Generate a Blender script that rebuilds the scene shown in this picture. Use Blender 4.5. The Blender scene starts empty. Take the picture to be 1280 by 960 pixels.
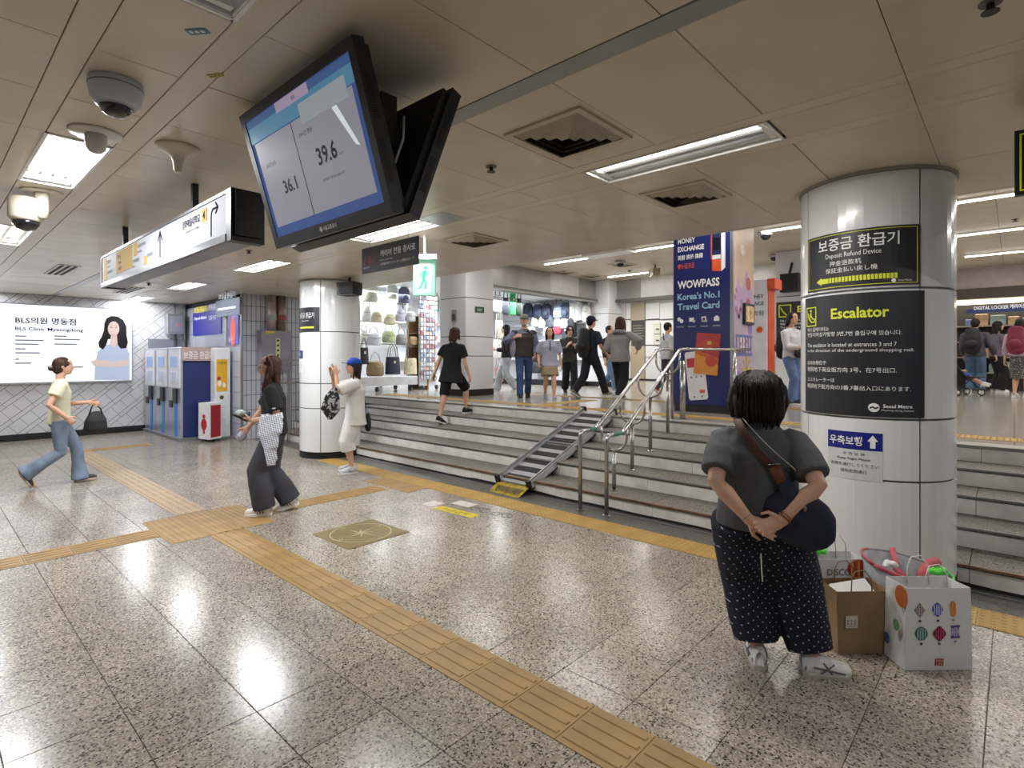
import bpy, bmesh, math, random
from mathutils import Vector, Matrix, noise
# ---------------------------------------------------------------- camera, world, exposure
sc = bpy.context.scene
FPX, CX, HY, EYE = 687.0, 640.0, 449.0, 1.57          # focal length in px, principal x, horizon y, eye height
AL = math.atan2(628, 687)                              # heading of the view from world X
CA, SA = math.cos(AL), math.sin(AL)
cd = bpy.data.cameras.new('camera'); cam = bpy.data.objects.new('camera', cd)
sc.collection.objects.link(cam); sc.camera = cam
cd.sensor_width = 36; cd.lens = FPX / 1280 * 36; cd.shift_y = -31 / 1280
cd.clip_start = .05; cd.clip_end = 200
cam.location = (0, 0, EYE); cam.rotation_euler = (math.pi / 2, 0, AL - math.pi / 2)
w = bpy.data.worlds.new('world'); sc.world = w; w.use_nodes = True
w.node_tree.nodes['Background'].inputs[0].default_value = (.80, .86, 1, 1)
w.node_tree.nodes['Background'].inputs[1].default_value = .16
sc.view_settings.view_transform = 'Standard'; sc.view_settings.look = 'None'
sc.view_settings.gamma = 1; sc.view_settings.exposure = 0.18
CEIL, UP, PZ = 2.84, 3.90, .76                         # low ceiling, upper ceiling, platform level
COL = sc.collection
def area(name, loc, sx, sy, watts, col=(1, .97, .93), rot=(0, 0, 0)):
    l = bpy.data.lights.new(name, 'AREA'); l.shape = 'RECTANGLE'; l.size = sx; l.size_y = sy
    l.energy = watts; l.color = col
    o = bpy.data.objects.new(name, l); COL.objects.link(o); o.location = loc; o.rotation_euler = rot
    return o
LOWW, UPW = 25, 40
for k in range(-2, 5):
    y0 = .965 + 3.025 * k
    if k != 0:
        for dx in ((-.1035, -.0345, .0345, .1035) if k == 1 else (-.069, .069)):
            area('fluorescent_or_fill_lamp', (.664 + dx, y0 + .605, CEIL + .006), .024, 1.06, LOWW * (1.15 if 0 < k < 3 else .5 if k < 3 else .62) * (.5 if k == 1 else 1), (.94, .96, 1))
    area('fluorescent_or_fill_lamp', (3.171, y0 + .605, CEIL + .006), .024, 1.06, LOWW * (.5 if k < 0 else 1.2 if k < 3 else .6), (1, .97, .92) if k < 2 else (.93, .96, 1))
    if k >= 1: area('fluorescent_or_fill_lamp', (3.309, y0 + .605, CEIL + .006), .024, 1.06, LOWW * (.5 if k in (1, 3, 4) else 1), (.93, .96, 1))
for X in (7.6, 10.4, 13.2, 16.0):  # stair-side row is unseen, added to brighten the pillars, advert and stairs
    for Y in (-4.9, -2.35, .2, 2.75, 5.3, 7.8):
        area('fluorescent_or_fill_lamp', (X, Y, UP - .035), .07, 1.25, UPW)
area('shop_lamp', (11.3, 10.6, 3.2), 4.0, 1.2, 210, (.95, .98, 1))
area('shop_lamp', (7.9, 11.9, 3.25), 2.6, .5, 60, (.95, .98, 1))
area('shop_lamp', (9.7, 11.9, 3.25), .8, 1.2, 40, (.95, .98, 1))
area('fluorescent_or_fill_lamp', (16.8, 10.2, UP - .035), .2, 2.4, 130)  # extra lamp without a fixture, added to brighten the far wall panels
area('shop_lamp', (18.9, 1.0, 3.25), .8, 6, 120, (1, .96, .88))
# ---------------------------------------------------------------- pixel helpers (photograph frame)
def W(px, D, z=0):
    r = (px - CX) / FPX * D
    return Vector((D * CA + r * SA, D * SA - r * CA, z))
def on(px, py, z=0): return W(px, (EYE - z) * FPX / (py - HY), z)
def onX(px, py, X):
    t = (px - CX) / FPX; D = X / (CA + t * SA); return Vector((X, D * (SA - t * CA), EYE - (py - HY) * D / FPX))
def onY(px, py, Y):
    t = (px - CX) / FPX; D = Y / (SA - t * CA); return Vector((D * (CA + t * SA), Y, EYE - (py - HY) * D / FPX))
def pj(x, y, z):
    D = x * CA + y * SA
    if D < .05: return (-9999, -9999, D)
    return (CX + FPX * (x * SA - y * CA) / D, HY - FPX * (z - EYE) / D, D)
def seen(x, y, z, m=60):
    p = pj(x, y, z); return p[2] > .05 and -m < p[0] < 1280 + m and -m < p[1] < 960 + m
def ray_angle(px): return AL - math.atan((px - CX) / FPX)
# ---------------------------------------------------------------- materials
def lin(h):
    h = h.lstrip('#'); v = [int(h[i:i + 2], 16) / 255 for i in (0, 2, 4)]
    return tuple((x / 12.92 if x <= .04045 else ((x + .055) / 1.055) ** 2.4) for x in v) + (1,)
MATS = {}
def M(col, rough=.55, metal=0, var=.06, scale=6, bump=0, bscale=60, emit=0, name=None, coat=0, trans=0, ecol=None):
    key = (col, rough, metal, var, scale, bump, bscale, emit, coat, trans, ecol)
    if key in MATS: return MATS[key]
    m = bpy.data.materials.new(name or 'surface'); m.use_nodes = True; nt = m.node_tree; N = nt.nodes; L = nt.links
    b = N['Principled BSDF']; b.inputs['Roughness'].default_value = rough; b.inputs['Metallic'].default_value = metal
    b.inputs['Coat Weight'].default_value = coat
    if trans: b.inputs['Transmission Weight'].default_value = trans
    c = lin(col)
    tc = N.new('ShaderNodeTexCoord')
    if var:
        n = N.new('ShaderNodeTexNoise'); n.inputs['Scale'].default_value = scale; n.inputs['Detail'].default_value = 4
        L.new(tc.outputs['Object'], n.inputs['Vector'])
        r = N.new('ShaderNodeValToRGB'); r.color_ramp.elements[0].position = .3; r.color_ramp.elements[1].position = .7
        r.color_ramp.elements[0].color = tuple(max(0, x * (1 - var * 1.6)) for x in c[:3]) + (1,)
        r.color_ramp.elements[1].color = tuple(min(1, x * (1 + var)) for x in c[:3]) + (1,)
        L.new(n.outputs['Fac'], r.inputs['Fac']); L.new(r.outputs['Color'], b.inputs['Base Color'])
    else: b.inputs['Base Color'].default_value = c
    if bump:
        n2 = N.new('ShaderNodeTexNoise'); n2.inputs['Scale'].default_value = bscale; L.new(tc.outputs['Object'], n2.inputs['Vector'])
        bp = N.new('ShaderNodeBump'); bp.inputs['Strength'].default_value = bump; bp.inputs['Distance'].default_value = .004
        L.new(n2.outputs['Fac'], bp.inputs['Height']); L.new(bp.outputs['Normal'], b.inputs['Normal'])
    if emit:
        b.inputs['Emission Color'].default_value = lin(ecol or col); b.inputs['Emission Strength'].default_value = emit
    MATS[key] = m; return m
def custom(name):
    m = bpy.data.materials.new(name); m.use_nodes = True
    return m, m.node_tree.nodes, m.node_tree.links, m.node_tree.nodes['Principled BSDF']
def terrazzo(name, cols, rough, scale=95, wear=True):
    m, N, L, b = custom(name); tc = N.new('ShaderNodeTexCoord'); oi = N.new('ShaderNodeObjectInfo')
    geo = N.new('ShaderNodeNewGeometry')
    v = N.new('ShaderNodeTexVoronoi'); v.inputs['Scale'].default_value = scale; L.new(geo.outputs['Position'], v.inputs['Vector'])
    sep = N.new('ShaderNodeSeparateColor'); L.new(v.outputs['Color'], sep.inputs['Color'])
    r = N.new('ShaderNodeValToRGB'); r.color_ramp.interpolation = 'CONSTANT'
    E = r.color_ramp.elements; E[0].position = 0; E[0].color = lin(cols[0]); E[1].position = .13; E[1].color = lin(cols[1])
    for p, c in zip((.35, .58, .82), cols[2:]):
        e = E.new(p); e.color = lin(c)
    L.new(sep.outputs[0], r.inputs['Fac'])
    n = N.new('ShaderNodeTexNoise'); n.inputs['Scale'].default_value = 1.7; n.inputs['Detail'].default_value = 5; L.new(geo.outputs['Position'], n.inputs['Vector'])
    mr = N.new('ShaderNodeMapRange'); mr.inputs[1].default_value = .3; mr.inputs[2].default_value = .7; mr.inputs[3].default_value = .92; mr.inputs[4].default_value = 1.06
    L.new(n.outputs['Fac'], mr.inputs[0])
    mo = N.new('ShaderNodeMapRange'); mo.inputs[3].default_value = .9; mo.inputs[4].default_value = 1.07; L.new(oi.outputs['Random'], mo.inputs[0])
    mu = N.new('ShaderNodeMath'); mu.operation = 'MULTIPLY'; L.new(mr.outputs[0], mu.inputs[0]); L.new(mo.outputs[0], mu.inputs[1])
    hs = N.new('ShaderNodeHueSaturation'); L.new(r.outputs['Color'], hs.inputs['Color']); L.new(mu.outputs[0], hs.inputs['Value'])
    L.new(hs.outputs['Color'], b.inputs['Base Color'])
    mr2 = N.new('ShaderNodeMapRange'); mr2.inputs[1].default_value = .35; mr2.inputs[2].default_value = .7; mr2.inputs[3].default_value = rough * .92; mr2.inputs[4].default_value = rough * 1.1
    L.new(n.outputs['Fac'], mr2.inputs[0]); L.new(mr2.outputs[0], b.inputs['Roughness'])
    return m
def brickmat(name, c1, c2, mortar, bw, bh, off=0, rough=.3, axes='xz', msize=.02):
    m, N, L, b = custom(name); geo = N.new('ShaderNodeNewGeometry'); s = N.new('ShaderNodeSeparateXYZ'); cb = N.new('ShaderNodeCombineXYZ')
    L.new(geo.outputs['Position'], s.inputs[0]); ix = {'x': 0, 'y': 1, 'z': 2}
    L.new(s.outputs[ix[axes[0]]], cb.inputs[0]); L.new(s.outputs[ix[axes[1]]], cb.inputs[1])
    t = N.new('ShaderNodeTexBrick'); t.offset = off; t.inputs['Color1'].default_value = lin(c1); t.inputs['Color2'].default_value = lin(c2)
    t.inputs['Mortar'].default_value = lin(mortar); t.inputs['Scale'].default_value = 1; t.inputs['Brick Width'].default_value = bw
    t.inputs['Row Height'].default_value = bh; t.inputs['Mortar Size'].default_value = msize
    L.new(cb.outputs[0], t.inputs['Vector']); L.new(t.outputs['Color'], b.inputs['Base Color']); b.inputs['Roughness'].default_value = rough
    return m
def striped(name, c1, c2, freq, direction=(1, 0, 0), rough=.6, duty=.5, dist=0):
    m, N, L, b = custom(name); tc = N.new('ShaderNodeTexCoord')
    d = N.new('ShaderNodeVectorMath'); d.operation = 'DOT_PRODUCT'; L.new(tc.outputs['Object'], d.inputs[0]); d.inputs[1].default_value = direction
    f = N.new('ShaderNodeMath'); f.operation = 'MULTIPLY'; L.new(d.outputs['Value'], f.inputs[0]); f.inputs[1].default_value = freq
    fr = N.new('ShaderNodeMath'); fr.operation = 'FRACT'; L.new(f.outputs[0], fr.inputs[0])
    r = N.new('ShaderNodeValToRGB'); r.color_ramp.interpolation = 'CONSTANT'; E = r.color_ramp.elements
    E[0].color = lin(c1); E[1].position = duty; E[1].color = lin(c2); L.new(fr.outputs[0], r.inputs['Fac'])
    L.new(r.outputs['Color'], b.inputs['Base Color']); b.inputs['Roughness'].default_value = rough
    return m
# ---------------------------------------------------------------- mesh helpers
class MB:
    def __init__(s): s.v = []; s.f = []; s.m = []
    def add(s, vs, fs, mi=0):
        o = len(s.v); s.v += [tuple(v) for v in vs]; s.f += [tuple(i + o for i in f) for f in fs]; s.m += [mi] * len(fs); return s
    def box(s, a, b, mi=0):
        x0, y0, z0 = a; x1, y1, z1 = b
        v = [(x0, y0, z0), (x1, y0, z0), (x1, y1, z0), (x0, y1, z0), (x0, y0, z1), (x1, y0, z1), (x1, y1, z1), (x0, y1, z1)]
        return s.add(v, [(0, 3, 2, 1), (4, 5, 6, 7), (0, 1, 5, 4), (1, 2, 6, 5), (2, 3, 7, 6), (3, 0, 4, 7)], mi)
    def bevbox(s, a, b, e=.004, mi=0):
        x0, y0, z0 = a; x1, y1, z1 = b
        v = []
        for z, k in ((z0, 0), (z1 - e, 0), (z1, e)):
            v += [(x0 + k, y0 + k, z), (x1 - k, y0 + k, z), (x1 - k, y1 - k, z), (x0 + k, y1 - k, z)]
        f = [(0, 3, 2, 1), (8, 9, 10, 11)]
        for q in (0, 4):
            f += [(q + i, q + (i + 1) % 4, q + 4 + (i + 1) % 4, q + 4 + i) for i in range(4)]
        return s.add(v, f, mi)
    def obox(s, c, size, R=None, mi=0):
        n = MB().box((-size[0] / 2, -size[1] / 2, -size[2] / 2), (size[0] / 2, size[1] / 2, size[2] / 2)); c = Vector(c)
        return s.add([(R @ Vector(v) if R else Vector(v)) + c for v in n.v], n.f, mi)
    def sweep(s, pts, rad, n=8, mi=0, ref=None, cap=True, closed=False, round_cap=False):
        pts = [Vector(p) for p in pts]
        if not isinstance(rad, (list, tuple)): rad = [rad] * len(pts)
        rad = [(r if isinstance(r, (list, tuple)) else (r, r)) for r in rad]
        if round_cap and not closed:
            d0 = (pts[0] - pts[1]).normalized(); d1 = (pts[-1] - pts[-2]).normalized(); r0 = rad[0]; r1 = rad[-1]; a = min(r0); bb = min(r1)
            pts = [pts[0] + d0 * a * .95, pts[0] + d0 * a * .62] + pts + [pts[-1] + d1 * bb * .62, pts[-1] + d1 * bb * .95]
            rad = [(r0[0] * .28, r0[1] * .28), (r0[0] * .76, r0[1] * .76)] + rad + [(r1[0] * .76, r1[1] * .76), (r1[0] * .28, r1[1] * .28)]
        K = len(pts); vs = []; e1 = None
        for i, p in enumerate(pts):
            if closed: t = pts[(i + 1) % K] - pts[i - 1]
            else: t = pts[min(i + 1, K - 1)] - pts[max(i - 1, 0)]
            if t.length < 1e-9: t = Vector((0, 0, 1))
            t.normalize()
            if ref is not None: r0 = Vector(ref)
            elif e1 is None: r0 = Vector((1, 0, 0)) if abs(t.x) < .9 else Vector((0, 1, 0))
            else: r0 = e1
            e1 = (r0 - t * r0.dot(t))
            if e1.length < 1e-6: e1 = t.orthogonal()
            e1.normalize(); e2 = t.cross(e1)
            for k in range(n):
                a = 2 * math.pi * k / n; vs.append(p + e1 * math.cos(a) * rad[i][0] + e2 * math.sin(a) * rad[i][1])
        fs = []
        for i in range(K if closed else K - 1):
            j = (i + 1) % K
            fs += [(i * n + k, i * n + (k + 1) % n, j * n + (k + 1) % n, j * n + k) for k in range(n)]
        if cap and not closed: fs += [tuple(range(n))[::-1], tuple((K - 1) * n + k for k in range(n))]
        return s.add(vs, fs, mi)
    def cyl(s, p0, p1, r, n=12, mi=0): return s.sweep([p0, p1], r, n, mi)
    def ell(s, c, r, n=10, mi=0, R=None):
        c = Vector(c); rings = max(4, n // 2 + 1); vs = []; fs = []
        for i in range(1, rings):
            a = math.pi * i / rings
            for k in range(n):
                b = 2 * math.pi * k / n
                p = Vector((math.sin(a) * math.cos(b) * r[0], math.sin(a) * math.sin(b) * r[1], math.cos(a) * r[2])); vs.append(c + (R @ p if R else p))
        for i in range(rings - 2): fs += [(i * n + k, (i + 1) * n + k, (i + 1) * n + (k + 1) % n, i * n + (k + 1) % n) for k in range(n)]
        t = len(vs); p = Vector((0, 0, r[2])); vs += [c + (R @ p if R else p), c - (R @ p if R else p)]
        fs += [(t, k, (k + 1) % n) for k in range(n)]; q = (rings - 2) * n; fs += [(t + 1, q + (k + 1) % n, q + k) for k in range(n)]
        return s.add(vs, fs, mi)
    def lathe(s, prof, c=(0, 0, 0), n=16, mi=0, cap=True):
        vs = []; fs = []; K = len(prof)
        for r, z in prof:
            for k in range(n):
                a = 2 * math.pi * k / n; vs.append((c[0] + r * math.cos(a), c[1] + r * math.sin(a), c[2] + z))
        for i in range(K - 1): fs += [(i * n + k, i * n + (k + 1) % n, (i + 1) * n + (k + 1) % n, (i + 1) * n + k) for k in range(n)]
        if cap: fs += [tuple(range(n))[::-1], tuple((K - 1) * n + k for k in range(n))]
        return s.add(vs, fs, mi)
    def prism(s, poly, fn, d0, d1, mi=0):
        n = len(poly); vs = [fn(x, y, d0) for x, y in poly] + [fn(x, y, d1) for x, y in poly]
        return s.add(vs, [tuple(range(n))[::-1], tuple(range(n, 2 * n))] + [(i, (i + 1) % n, n + (i + 1) % n, n + i) for i in range(n)], mi)
    def quad(s, a, b, c, d, mi=0): return s.add([a, b, c, d], [(0, 1, 2, 3)], mi)
    def mesh(s, name, mats, smooth=False):
        me = bpy.data.meshes.new(name); me.from_pydata([tuple(v) for v in s.v], [], s.f)
        for m in (mats if isinstance(mats, (list, tuple)) else [mats]): me.materials.append(m)
        if any(s.m): me.polygons.foreach_set('material_index', s.m)
        if smooth: me.polygons.foreach_set('use_smooth', [True] * len(me.polygons))
        me.update(); return me
    def build(s, name, mats, parent=None, smooth=False, label=None, cat=None, group=None, kind=None, local=False):
        return put(name, s.mesh(name, mats, smooth), parent, label, cat, group, kind, local)
def wloc(o):
    v = Vector((0, 0, 0))
    while o:
        v += o.location
        if o.parent: v += o.matrix_parent_inverse.translation
        o = o.parent
    return v
def put(name, me, parent=None, label=None, cat=None, group=None, kind=None, local=False):
    o = bpy.data.objects.new(name, me); COL.objects.link(o)
    if parent:
        o.parent = parent
        if not local: o.matrix_parent_inverse = Matrix.Translation(-wloc(parent))
    tag(o, label, cat, group, kind); return o
def tag(o, label=None, cat=None, group=None, kind=None):
    if label: o['label'] = label
    if cat: o['category'] = cat
    if group: o['group'] = group
    if kind: o['kind'] = kind
    return o
def empty(name, loc, label=None, cat=None, group=None, kind=None, rz=0):
    o = bpy.data.objects.new(name, None); COL.objects.link(o); o.location = loc; o.rotation_euler = (0, 0, rz); o.empty_display_size = .1
    return tag(o, label, cat, group, kind)
def inst(name, me, loc, parent, label=None, rz=0):
    """a further object sharing mesh data, at a world place under its parent (parents are unrotated)"""
    o = bpy.data.objects.new(name, me); COL.objects.link(o); o.parent = parent; o.location = Vector(loc) - wloc(parent); o.rotation_euler = (0, 0, rz)
    if label: o['label'] = label
    return o
TXT = {}
TMP = bpy.data.scenes.new('workbench')                 # scratch scene for evaluating text and modifiers; removed at the end
def bake(data, mods=()):
    o = bpy.data.objects.new('t', data); TMP.collection.objects.link(o)
    for typ, props in mods:
        md = o.modifiers.new(typ, typ)
        for k, v in props.items(): setattr(md, k, v)
    with bpy.context.temp_override(scene=TMP, view_layer=TMP.view_layers[0]): dg = bpy.context.evaluated_depsgraph_get(); dg.update()
    me = bpy.data.meshes.new_from_object(o.evaluated_get(dg)); bpy.data.objects.remove(o); return me
def glyphs(s, bold=0):
    k = (s, bold)
    if k in TXT: return TXT[k]
    c = bpy.data.curves.new('t', 'FONT'); c.body = s; c.size = 1; c.offset = bold; c.resolution_u = 2; c.fill_mode = 'FRONT'
    me = bake(c); v = [tuple(x.co) for x in me.vertices]; f = [tuple(p.vertices) for p in me.polygons]
    bpy.data.curves.remove(c); bpy.data.meshes.remove(me)
    if v:
        x0 = min(p[0] for p in v); x1 = max(p[0] for p in v); y0 = min(p[1] for p in v); y1 = max(p[1] for p in v)
    else: x0 = x1 = y0 = y1 = 0
    TXT[k] = (v, f, x0, x1, y0, y1); return TXT[k]
def words(mb, s, fn, x, y, w=None, h=None, align='l', bold=0, mi=0, d=.0025):
    """write s with its lower left (or centre / right) at (x, y) of a surface fn(x, y, d); fit height h and/or width w"""
    v, f, x0, x1, y0, y1 = glyphs(s, bold)
    if not v: return
    k = h / (y1 - y0) if h else w / (x1 - x0)
    kx = w / (x1 - x0) if w else k
    W_ = (x1 - x0) * kx; ox = {'l': 0, 'c': -W_ / 2, 'r': -W_}[align]
    mb.add([fn(x + ox + (p[0] - x0) * kx, y + (p[1] - y0) * k, d) for p in v], f, mi)
def plane_fn(o, ux, uy=(0, 0, 1)):
    o = Vector(o); ux = Vector(ux).normalized(); uy = Vector(uy).normalized(); n = ux.cross(uy)
    return lambda x, y, d=0: o + ux * x + uy * y + n * d
def cyl_fn(c, R, th0, z0):
    return lambda x, y, d=0: Vector((c[0] + (R + d) * math.cos(th0 + x / R), c[1] + (R + d) * math.sin(th0 + x / R), z0 + y))
def rect(mb, fn, x0, y0, x1, y1, d0, d1, mi=0, nx=1):
    for i in range(nx):
        a = x0 + (x1 - x0) * i / nx; b = x0 + (x1 - x0) * (i + 1) / nx
        mb.prism([(a, y0), (b, y0), (b, y1), (a, y1)], fn, d0, d1, mi)
def poly(mb, fn, pts, d0=.001, d1=.003, mi=0): mb.prism(pts, fn, d0, d1, mi)
def disc(mb, fn, x, y, rx, ry=None, d0=.001, d1=.003, mi=0, n=20):
    ry = ry or rx; poly(mb, fn, [(x + rx * math.cos(2 * math.pi * k / n), y + ry * math.sin(2 * math.pi * k / n)) for k in range(n)], d0, d1, mi)
def line(mb, fn, pts, wd, d0=.001, d1=.003, mi=0):
    for (ax, ay), (bx, by) in zip(pts[:-1], pts[1:]):
        l = math.hypot(bx - ax, by - ay) or 1e-6; nx, ny = -(by - ay) / l * wd / 2, (bx - ax) / l * wd / 2
        poly(mb, fn, [(ax - nx, ay - ny), (bx - nx, by - ny), (bx + nx, by + ny), (ax + nx, ay + ny)], d0, d1, mi)
def frame(mb, fn, x0, y0, x1, y1, t, d0=.001, d1=.003, mi=0, nx=1):
    rect(mb, fn, x0, y0, x1, y0 + t, d0, d1, mi, nx); rect(mb, fn, x0, y1 - t, x1, y1, d0, d1, mi, nx)
    rect(mb, fn, x0, y0 + t, x0 + t, y1 - t, d0, d1, mi); rect(mb, fn, x1 - t, y0 + t, x1, y1 - t, d0, d1, mi)
random.seed(7)
WHITE = M('#f2f2f0', .35, name='white'); BLACK = M('#0c0c0e', .45, name='black'); STEEL = M('#b9b9ba', .22, 1, .04, name='steel')
ALU = M('#9a9c9e', .35, .8, name='aluminium'); TEXTW = M('#f4f4f4', .5, 0, 0, name='white_print'); TEXTY = M('#dfe63a', .5, 0, 0, name='yellow_print')
TEXTK = M('#26262a', .5, 0, 0, name='black_print')
# ================================================================ FLOOR
tz = terrazzo('terrazzo_floor', ['#3c3833', '#877e72', '#9c9385', '#b5ab9c', '#92897b'], .20, 125)
grout = M('#5b5650', .8, name='grout')
granite = terrazzo('dark_granite', ['#1d1c1c', '#4b4845', '#5c5854', '#686460', '#504d49'], .4, 120)
FL = MB().box((-3, -4, -.25), (4.54, 14.25, -.006)).build('floor', grout, label='speckled grey terrazzo floor of the lower hall laid in square tiles', kind='structure')
tile_me = MB().bevbox((-.1985, -.1985, -.006), (.1985, .1985, 0), .0015).mesh('floor_tile', tz)
cells = []
i0 = 2.64
for i in range(-14, 5):
    for j in range(-11, 36):
        x = i0 + .4 * i + .2; y = .09 + .4 * j + .2
        if -3 < x < 4.6 and y < 14.2: cells.append((x, y))
vis = sorted([c for c in cells if seen(c[0], c[1], 0, 120) and c[0] + .2 < 4.7], key=lambda c: pj(c[0], c[1], 0)[2])[:300]
vs = set(vis)
for x, y in vis: inst('floor_tile', tile_me, (x, y, 0), FL)
rest = MB()
for x, y in cells:
    if (x, y) in vs: continue
    rest.bevbox((x - .1985, y - .1985, -.006), (x + .1985, y + .1985, 0), .0015)
rest.build('floor_tiles', tz, FL, kind='stuff')
# dark granite border along the stairs, thin metal inlay
MB().box((4.54, -4, -.25), (4.95, 11.05, .001)).build('granite_border', granite, FL, label='dark granite border strip at the foot of the stairs')
MB().box((4.835, -4, 0), (4.86, 11.05, .004)).build('metal_inlay', M('#8f98a8', .4, .7), FL)
g = MB(); random.seed(3)
yy = 8.0; pts = []
while yy > -3:
    pts.append((yy, .018 + .03 * abs(noise.noise(Vector((yy * 1.1, 0, 3)))) + random.random() * .006)); yy -= .11
for (ya, za), (yb, zb) in zip(pts[:-1], pts[1:]): g.quad((4.917, ya, .001), (4.917, yb, .001), (4.917, yb, zb), (4.917, ya, za))
# ---- tactile paving
tact = M('#9a7a48', .5, 0, .12, 3, name='ochre_tactile'); tact2 = M('#b08c42', .5, 0, .08, 3, name='yellow_tactile'); tact3 = M('#a38a68', .4, 0, .1, 3, name='worn_tactile')
bar = MB().bevbox((-.1485, -.1485, 0), (.1485, .1485, .004), .001)
for k in range(4): bar.bevbox((-.118 + .07 * k - .0, -.135, .003), (-.118 + .07 * k + .026, .135, .0085), .003)
blis = MB().bevbox((-.1485, -.1485, 0), (.1485, .1485, .004), .001)
for a in range(6):
    for b in range(6):
        x, y = -.125 + .05 * a, -.125 + .05 * b
        v = [(x + r * math.cos(t), y + r * math.sin(t), z) for r, z in ((.0155, .004), (.009, .0085)) for t in [math.pi / 4 * q + .39 for q in range(0, 8, 2)]]
        blis.add(v, [(0, 1, 5, 4), (1, 2, 6, 5), (2, 3, 7, 6), (3, 0, 4, 7), (4, 5, 6, 7)])
bm_ = {k: bar.mesh('tactile_tile', m) for k, m in (('o', tact), ('w', tact3))}
bm_['b'] = blis.mesh('tactile_tile', tact); bm_['y'] = blis.mesh('tactile_tile', tact2)
y = 11.45
while y > -1.2:
    if not (5.2 < y < 6.2): inst('tactile_tile', bm_['w' if y > 6 else 'o'], (1.94, y, 0), FL)
    y -= .3
for x in (1.64, 1.94, 2.24):
    for y in (5.42, 5.72, 6.02): inst('tactile_tile', bm_['b'], (x, y, 0), FL)
x = 1.34
while x > -1.5: inst('tactile_tile', bm_['o'], (x, 5.72, 0), FL, rz=math.pi / 2); x -= .3
x = 2.54
while x < 3.9: inst('tactile_tile', bm_['o'], (x, 5.72, 0), FL, rz=math.pi / 2); x += .3
for y in (5.42, 5.72, 6.02): inst('tactile_tile', bm_['b'], (4.09, y, 0), FL)
y = 7.82
while y > -1.5: inst('tactile_tile', bm_['y'], (4.39, y, 0), FL); y -= .3
for x in (1.94, 2.24, 2.54, 2.84): inst('tactile_tile', bm_['o'], (x, 11.75, 0), FL, rz=math.pi / 2)
# ---- compass plate
cp = empty('compass_plate', (2.74, 4.35, 0), 'square brass plate with a compass rose set into the tiled floor', 'floor plate')
brass = M('#86754a', .42, .55, .1, 8); brass_l = M('#cdc29c', .35, .6)
MB().bevbox((2.43, 4.05, 0), (3.05, 4.65, .004), .001).build('base_plate', brass, cp)
cf = plane_fn((2.74, 4.35, .004), (math.cos(-.0), math.sin(-.0), 0), (0, 1, 0))
cr = MB()
for k in range(40):
    a, b = 2 * math.pi * k / 40, 2 * math.pi * (k + 1) / 40
    for r0, r1 in ((.262, .272),):
        poly(cr, cf, [(r0 * math.cos(a), r0 * math.sin(a)), (r1 * math.cos(a), r1 * math.sin(a)), (r1 * math.cos(b), r1 * math.sin(b)), (r0 * math.cos(b), r0 * math.sin(b))], 0, .003)
for k in range(8):
    a = math.pi / 4 * k + .2; L_ = .21 if k % 2 == 0 else .13
    poly(cr, cf, [(0, 0), (.03 * math.cos(a + .6), .03 * math.sin(a + .6)), (L_ * math.cos(a), L_ * math.sin(a))], 0, .003)
cr.build('compass_rose', brass_l, cp)
cl = MB()
for s_, a in (('N', 90), ('E', 0), ('S', -90), ('W', 180)):
    a = math.radians(a) + .2; words(cl, s_, cf, .235 * math.cos(a), .235 * math.sin(a) - .018, h=.038, align='c')
cl.build('lettering', brass_l, cp)
# ---- floor stickers
st = empty('floor_sticker', (3.75, 4.35, 0), 'worn floor sticker strip with yellow bar and bicycle pictograms before the stairs', 'sticker')
p0 = on(546, 634); p1 = on(594, 646)
d = (p1 - p0); d.z = 0; sf = plane_fn((p0.x, p0.y, .0005), d, Vector((-d.y, d.x, 0)))
m_ = MB(); rect(m_, sf, 0, -.06, d.length, .075, 0, .001); m_.build('yellow_strip', M('#c9b51f', .5, 0, .2, 20), st)
m_ = MB(); words(m_, '이용금지', sf, d.length * .2, -.03, w=d.length * .6, h=.07, d=.0015); m_.build('lettering', M('#6b5d1c', .6), st)
for b_ in ((.0, .2, .26, .36), (-.22, -.02, -.05, .16)): m_ = MB(); rect(m_, sf, *b_, 0, .001); m_.build('white_patch', M('#c9c4bd', .5, 0, .1, 20), st)
for cx_ in (.42, .72):
    m_ = MB()
    for dx in (-.07, .07):
        for k in range(14):
            a, b = 2 * math.pi * k / 14, 2 * math.pi * (k + 1) / 14
            line(m_, sf, [(cx_ + dx + .055 * math.cos(a), .22 + .055 * math.sin(a)), (cx_ + dx + .055 * math.cos(b), .22 + .055 * math.sin(b))], .010, 0, .001)
    line(m_, sf, [(cx_ - .07, .22), (cx_ - .02, .3), (cx_ + .05, .3), (cx_ + .07, .22)], .010, 0, .001)
    m_.build('bicycle_pictogram', M('#3a3836', .6), st)
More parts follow.
